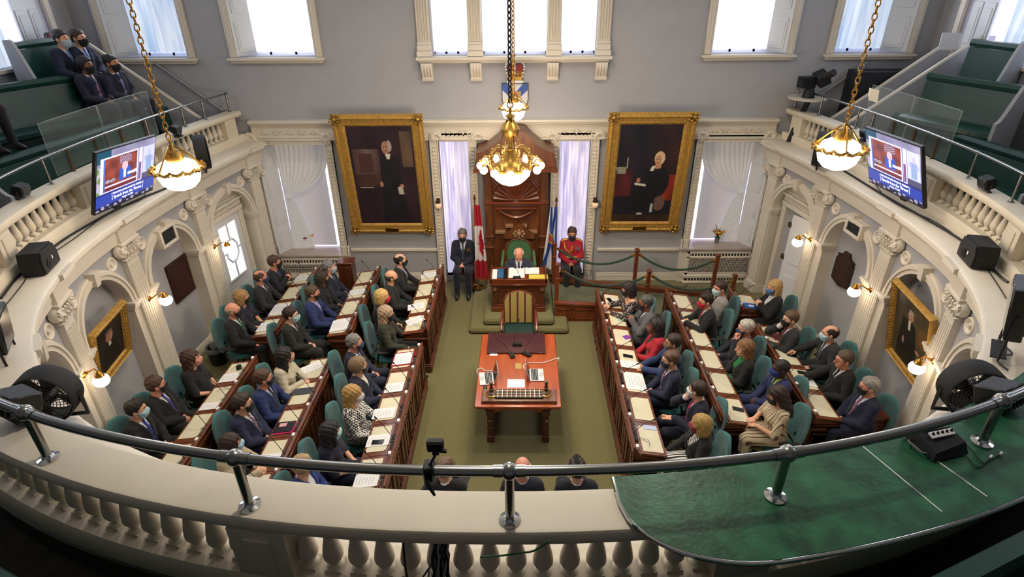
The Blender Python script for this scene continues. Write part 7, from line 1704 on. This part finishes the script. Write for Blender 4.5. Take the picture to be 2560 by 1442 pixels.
seat('person in black suit with red mask, elbows on the desk, right middle row',(1764,752),'R',suit='#16161a',shirt='#e6e4e6',tie='#8a2232',hair='quiff',hc='#241913',mask='#c02032',glasses=1,hy=5,pose='desk')
seat('person in navy suit with white hair and finger at the ear, right middle row',(1864,820),'R',suit='#191b26',shirt='#dfe0e8',tie='#3c4a78',hc='#b5ada0',mask='#2a3a58',hy=-5,pose='chinl',skin='r')
seat('person in black cardigan over green top with wavy brown hair, right middle row',(1861,870),'R',suit='#131315',pants='#1d5a3c',shirt='#1d7a46',hair='longback',hc='#7a5434',mask=None,fem=1,hy=-5,vneck='deep',pose='lap2',skirt='#1d5a3c')
seat('person in blue suit with yellow shirt and blue mask, right middle row',(1951,920),'R',suit='#1f2a55',shirt='#b9c44a',tie='#2a4a6a',hair='crop',hc='#1a1614',mask='#25408a',hy=-5,pose='lap2',skin='d')
seat('person in cream striped dress looking at a phone, right middle row at the railing',(1943,988),'R',suit='STRDR',shirt=None,hair='longback',hc='#2e1d17',mask='#1a1a1c',fem=1,hy=-20,vneck='round',sleeve='short',skirt='STRDR',pose='phone',hpit=.45)
RK[0]='RS'
seat('person in black suit with blue mask and wavy blond hair, desk by the open door',(1935,718),'R',suit='#121215',shirt='#d8dcdc',hair='long',hc='#b28f58',mask='#5a76b4',fem=1,hy=10,vneck='deep',pose='chest')
RK[0]='RB'
seat('person in charcoal suit with black mask and fist at the chin, right back row',(1976,797),'R',suit='#25252a',shirt='#dcdade',tie='#6a1c2c',hc='#5a4230',hy=0,pose='chin',skin='p')
seat('person in dark grey suit with pale blue surgical mask, right back row',(2074,833),'R',suit='#262729',shirt='#cfcfd4',tie='#5a5a62',hair='receding',hc='#2e1f17',mask='#a9d4e2',hy=-15,pose='reach',skin='l')
seat('person in black suit with glasses and no mask, right back row',(2110,899),'R',suit='#141416',shirt='#d5d8de',tie='#1a1b22',hc='#5a4638',mask=None,glasses=1,hy=-5,pose='reach',fat=1,skin='r')
seat('person in navy suit, red striped tie and grey hair, right back row at railing',(2172,966),'R',suit='#171a36',shirt='#cfd6ea',tie='TIERED',hc='#8a8480',mask='#17181c',hy=-15,pose='lap2',fat=1,skin='r')
# clerks at the near end, seen from behind
RK[0]='person with brown hair below the railing'
seat('person with short brown hair and raised hand, seen from behind below the railing',(1112,1170),yaw=90,suit='#15151a',hc='#6a5340',hy=-25,pose='chin',glasses=1,mask=None)
RK[0]='white haired person below the railing'
seat('person with thinning white hair, seen from behind below the middle of the railing',(1306,1168),yaw=90,suit='#171a2c',hair='bald',hc='#c9bcae',hy=0,pose='lap',skin='r',mask=None)
RK[0]='person in the cocked hat below the railing'
hp_=seat('person in a black cocked hat, seen from behind below the railing',(1443,1172),yaw=90,suit='#14161f',hc='#2a221c',hy=0,pose='lap',mask=None)
m=MB(); m.lathe([(.001,.125),(.045,.118),(.08,.09),(.1,.045),(.105,.01),(.1,-.005),(.001,-.005)],(0,0,.025),24,sx=1.45,sy=.85); m.v=[(x,y*(1-.55*max(0,x/.15)**1.5),z) for x,y,z in m.v]
hd=[c for c in hp_.children if c.name.startswith('hair')][0]; h2=obj('cocked_hat',m,mat('black_felt','#0c0c0e',.9),hp_,local=True); h2.location=hd.location; h2.rotation_euler=hd.rotation_euler
# on the dais
w0=at_y(1297,622,10.52); person('person in navy suit reading a speech at the tall desk on the dais',None,-90,'read',suit='#22283e',shirt='#dfdfe6',tie='#3a2a4a',hair='bald',hc='#cfc6bc',mask=None,skin='r',hpit=.5,root=(w0.x,10.40,w0.z-1.2))
def side_chair(label,o):
    t=thing('side_chair',label,'chair',(o.location.x,o.location.y,0),math.radians(-90)); m=MB(); m.bb((-.22,-.21,.42),(.22,.21,.465),.01); obj('seat',m,WOODX,t,local=True)
    for a in(-1,1):
        for b_ in(-1,1): m=MB(); m.tube([(a*.19,b_*.18,.42),(a*.2,b_*.19,0)],.018,6); obj('leg',m,WOOD,t,local=True)
    m=MB(); m.tube([(-.2,-.18,.45),(-.24,-.18,.88),(-.24,.18,.88),(-.2,.18,.45)],.018,6); obj('back_frame',m,WOOD,t,local=True)
g1=person('person in black suit with medals, seated before the left violet curtain',(1156,588),-90,'lap',suit='#15182a',shirt='#dfe0e6',tie='#3c4252',hc='#6a625c',mask='#15171f',skin='r',hair='short')
side_chair('dark wooden side chair under the man with medals',g1)
g2=person('person in red dress uniform with gold cords, seated before the right violet curtain',(1430,584),-90,'lap',suit='#a5152a',pants='#15161c',shirt=None,hair='short',hc='#3a2a22',mask='#15172a',skin='t',vneck='shut')
side_chair('dark wooden side chair under the man in red uniform',g2)
def add(o,name,fn,m_): m=MB(); fn(m); return obj(name,m,m_,o,local=True)
def medals(m,y0=.09,z=.93,x=.13):
    for k in range(4): m.bb((x,y0+.022*k-.009,z-.015),(x+.008,y0+.022*k+.009,z+.03)); m.lathe([(.001,-.004),(.012,0),(.001,.004)],(x+.004,y0+.022*k,z-.03),8,RY(PI/2))
add(g1,'medals',lambda m:medals(m),GOLD2); add(g2,'medals',lambda m:medals(m),mat('silver_medals','#c9c9cf',.3,.8))
add(g2,'gold_aiguillette',lambda m:[m.tube([(.03,-.16,1.03),(.12,-.15,.93),(.145,-.08,.86),(.15,.0,.90),(.12,.02,.98)],.011,6),m.tube([(.05,-.15,1.0),(.13,-.12,.88),(.15,-.03,.82),(.15,.02,.92)],.009,6)],mat('gold_cord','#c9a63a',.5,.4))
add(g2,'gold_belt',lambda m:m.tube([(.155*math.cos(a*PI/12)+.005,.185*math.sin(a*PI/12),.715+.012*math.cos(a*PI/12)) for a in range(24)],.02,6,True),mat('gold_cord','',.5))
add(g2,'shoulder_cords',lambda m:[m.tube([(-.01,s*.09,1.075),(0,s*.17,1.06),(0,s*.215,1.02)],[.018,.02,.014],6) for s in(-1,1)],mat('gold_cord','',.5))
# men in the left gallery
for lb,hp,z,kw in (('person in dark suit, striped tie and black mask, left on the middle gallery bench',(214,163),4.75,dict(suit='#14162c',shirt='#cfd2dc',tie='TIEPUR',hair='curly',hc='#120e0e',mask='#101014',skin='b',pose='lap')),
 ('person in dark suit with black mask, seated right on the middle gallery bench',(279,158),4.73,dict(suit='#14162a',shirt='#cfd2dc',tie='#6a6a9a',hc='#1c1512',mask='#101014',skin='t',pose='lap')),
 ('person in navy suit with pale mask leaning forward on the rear gallery bench',(154,97),5.14,dict(suit='#141a36',shirt='#cdd0dc',tie='#5a7fb0',hc='#2a1d18',mask='#a9b4c0',skin='l',pose='thigh')),
 ('person in navy suit with glasses and black mask on the rear gallery bench',(197,95),5.13,dict(suit='#141a36',shirt='#cdd0dc',tie='#4a6ab8',hc='#3a241c',mask='#101014',skin='l',glasses=1,pose='lap2')),
 ('person in dark clothes whose arm shows at the left edge of the picture',(-128,150),at_x(-128,150,-7.55).z,dict(suit='#1a1a20',shirt='#1a1a20',hc='#2a1d18',pose='reach',mask=None))):
    person(lb,hp,-12,zc=z,hy=kw.pop('hy',10),**kw)
# ---------------------------------------------------------------- papers and belongings on the desks
def on_desk(label,key,i,dy=0,dx=0,w=.30,h=.21,rot=0,mt=None,lines=6,th=.004,name='paper_sheet',cat='paper',rise=0,group=None):
    x,y=DESK[key,i]; sd=ROWS[key][3]; Rz=PI if sd>0 else 0; a=.047/.32; cx_=-.06+dx; zc=.767+(cx_+.215)*a+.0045+rise
    M=Matrix.Translation((x,y,0))@Matrix.Rotation(Rz,4,'Z')@Matrix.Translation((cx_,dy,zc))@Matrix.Rotation(-math.atan(a),4,'Y')@Matrix.Rotation(rot,4,'Z')
    m=MB(); m.bb((-w/2,-h/2,0),(w/2,h/2,th)); m.mv(M); o=solo(name,m,mt or PAPER,label,cat,M.translation,group); MW[o.name]=Matrix.Translation(o.location)
    if lines:
        m=MB()
        for k in range(lines):
            xx=-w*.4+w*.8*k/max(1,lines); L=h*(.25+.12*((k*5)%3)/2); m.bb((xx-.002,-L,th),(xx+.003,L*.8,th+.0006))
        m.mv(M); obj('printed_lines',m,mat('grey_ink','#9a9aa0',.8),o)
    return o
PLC=lambda key,i:'the %s desk of the %s'%(ORD[i],ROWS[key][4]) if ROWS[key][2]>1 else 'the '+ROWS[key][4]
for key,i,kw in (('LF1',0,dict(dy=.03)),('LF1',2,dict(dx=-.06,rot=.15)),('LF1',3,dict(dy=.10,rot=.5)),('LF2',1,dict(dy=-.12,w=.27)),('LF2',2,dict(dy=-.08,dx=-.04)),('LF2',3,dict(dy=-.02)),('LF2',4,dict(dy=-.1)),('LM1',1,dict(rot=.1)),('LM1',3,dict(w=.30,h=.36,th=.02,rot=.08)),('LB1',0,dict(w=.26)),('LB1',2,dict(w=.30,h=.38)),('LB1',3,dict(w=.3,h=.28,th=.015)),('LM2',0,dict(dx=-.06,dy=.05,rot=.5)),('LM2',3,dict(dy=-.1)),('LB2',0,dict(dy=-.12,w=.27)),('LB2',1,dict(dy=-.18,w=.25,h=.15)),('RF',3,dict(dy=.18,h=.18)),('RF',4,dict(w=.30,h=.40)),('RB',2,dict(dy=.08,w=.28))):
    on_desk('white papers on '+PLC(key,i),key,i,group='papers on the desks',**kw)
def phone(label,key,i,**k): on_desk(label,key,i,w=.075,h=.15,mt=mat('black_phone','#14161d',.2),lines=0,th=.009,name='mobile_phone',cat='phone',**k)
phone('dark phone on papers, '+PLC('LF2',3),'LF2',3,dy=-.06,dx=.0,rise=.006,rot=1.5); phone('black mobile phone on '+PLC('RF',3),'RF',3,dy=-.04,rot=1.5); phone('black mobile phone on '+PLC('RM',5),'RM',5,dx=-.04,rot=1.4); phone('dark mobile phone on '+PLC('RB',1),'RB',1,dx=-.07,rot=1.4); phone('black mobile phone on '+PLC('RB',2),'RB',2,dx=-.05,dy=-.14,rot=1.5); phone('black mobile phone on '+PLC('LB2',0),'LB2',0,dx=.04,dy=.12,rot=.5)
on_desk('red folder under white pages, '+PLC('LF2',0),'LF2',0,w=.32,h=.36,mt=mat('red_folder','#9c1c2c',.5),lines=0,name='folder',cat='folder'); on_desk('white pages on red folder, '+PLC('LF2',0),'LF2',0,w=.28,h=.30,rise=.005)
on_desk('red folder with a phone on '+PLC('RB',0),'RB',0,w=.24,h=.2,dx=-.06,dy=.06,mt=mat('red_folder','',.5),lines=0,name='folder',cat='folder',rot=.2,th=.012)
on_desk('bright blue folder on the single desk by the open door','RS',0,w=.30,h=.19,dx=-.01,dy=.17,mt=mat('blue_folder','#2a56a8',.5),lines=0,name='folder',cat='folder'); on_desk('white label on the bright blue folder by the open door','RS',0,w=.10,h=.06,dx=-.0,dy=.17,lines=0,rise=.005,name='label_card',cat='label',th=.001)
on_desk('black folder with stickers, '+PLC('LM2',2),'LM2',2,w=.26,h=.2,dy=-.1,mt=mat('black_folder','#17171c',.5),lines=0,name='folder',cat='folder',th=.012); on_desk('pink folder under black one, '+PLC('LM2',2),'LM2',2,w=.27,h=.2,dy=-.125,dx=.02,mt=mat('pink_folder','#c21f6a',.5),lines=0,name='folder',cat='folder',th=.003); on_desk('white and pink sticker on the black folder','LM2',2,w=.10,h=.07,dx=-.03,dy=-.06,mt=mat('pink_sticker','#dca6ac',.6),lines=0,th=.001,rise=.012,name='sticker',cat='sticker')
on_desk('dark blue tablet sleeve on '+PLC('LM2',1),'LM2',1,w=.27,h=.15,dy=.06,mt=mat('slate_sleeve','#3a4048',.7),lines=0,name='tablet_sleeve',cat='sleeve',th=.006)
on_desk('small purple card on '+PLC('RF',2),'RF',2,w=.12,h=.10,dx=-.07,dy=.0,rot=.5,mt=mat('purple_card','#7c3aa8',.7),lines=0,name='card',cat='card'); on_desk('pale green slip on '+PLC('RF',1),'RF',1,w=.16,h=.09,dx=-.08,dy=.04,mt=mat('mint_paper','#a9d6bc',.7),lines=0,name='card',cat='card'); on_desk('pale blue slip on '+PLC('RF',6),'RF',6,w=.18,h=.08,dx=-.03,dy=-.2,mt=mat('pale_blue_paper','#b9c6e6',.7),lines=0,name='card',cat='card')
phone('mobile phone held over '+PLC('RF',0),'RF',0,dx=.05,rot=.3)
# spectacles left on the desks
for lb,key,i,dx,dy in (('pair of black spectacles on '+PLC('LF1',3),'LF1',3,-.03,-.19),('pair of black spectacles on '+PLC('LB2',1),'LB2',1,0,.08),('pair of dark spectacles on '+PLC('RF',6),'RF',6,.07,-.15),('pair of thin spectacles on '+PLC('LB2',0),'LB2',0,-.02,.02)):
    x,y=DESK[key,i]; sd=ROWS[key][3]; g=bpy.data.objects.new('spectacles',GLASSM); link(g); tag(g,lb,'glasses'); g.location=(x-sd*-1*0+ (dx if sd<0 else -dx)-.1*(1 if sd<0 else -1)*0,y+dy,.812); g.rotation_euler=(0,-.05,1.2)
# on the tall desk
def slope(label,x0,x1,y0,y1,z,mt,name,cat,th=.006):
    m=MB(); zz=lambda y:zt-.012+(y-DY)*.12+z; m.hexa([(x0,y0,zz(y0)),(x1,y0,zz(y0)),(x1,y1,zz(y1)),(x0,y1,zz(y1))],[(x0,y0,zz(y0)+th),(x1,y0,zz(y0)+th),(x1,y1,zz(y1)+th),(x0,y1,zz(y1)+th)]); return solo(name,m,mt,label,cat)
slope('white speech pages spread on the tall desk',XM-.19,XM+.12,DY+.12,DY+.46,0,PAPER,'speech_pages','paper'); slope('white papers at the right of the tall desk',XM+.13,XM+.40,DY+.25,DY+.46,0,PAPER,'paper_sheet','paper'); slope('yellow notepad at the right front of the tall desk',XM+.2,XM+.56,DY+.06,DY+.20,0,mat('yellow_notepad','#cfc04a',.7),'notepad','notepad',.02)
slope('blue and white card at the left of the tall desk',XM-.40,XM-.28,DY+.12,DY+.42,0,mat('blue_card','#2a5a88',.6),'card','card'); slope('black folder at the left of the tall desk',XM-.29,XM-.21,DY+.08,DY+.42,0,BLACK,'folder','folder'); slope('white card with dark marks at the left corner of the tall desk',XM-.5,XM-.41,DY+.08,DY+.40,0,PAPER,'card','card')
g=dup(PM); g['label']='black gooseneck microphone on the tall desk before the speaker'; g['group']='desk microphones'; place(g,(XM-.03,DY+.10,zt+.0),-PI*1.5)
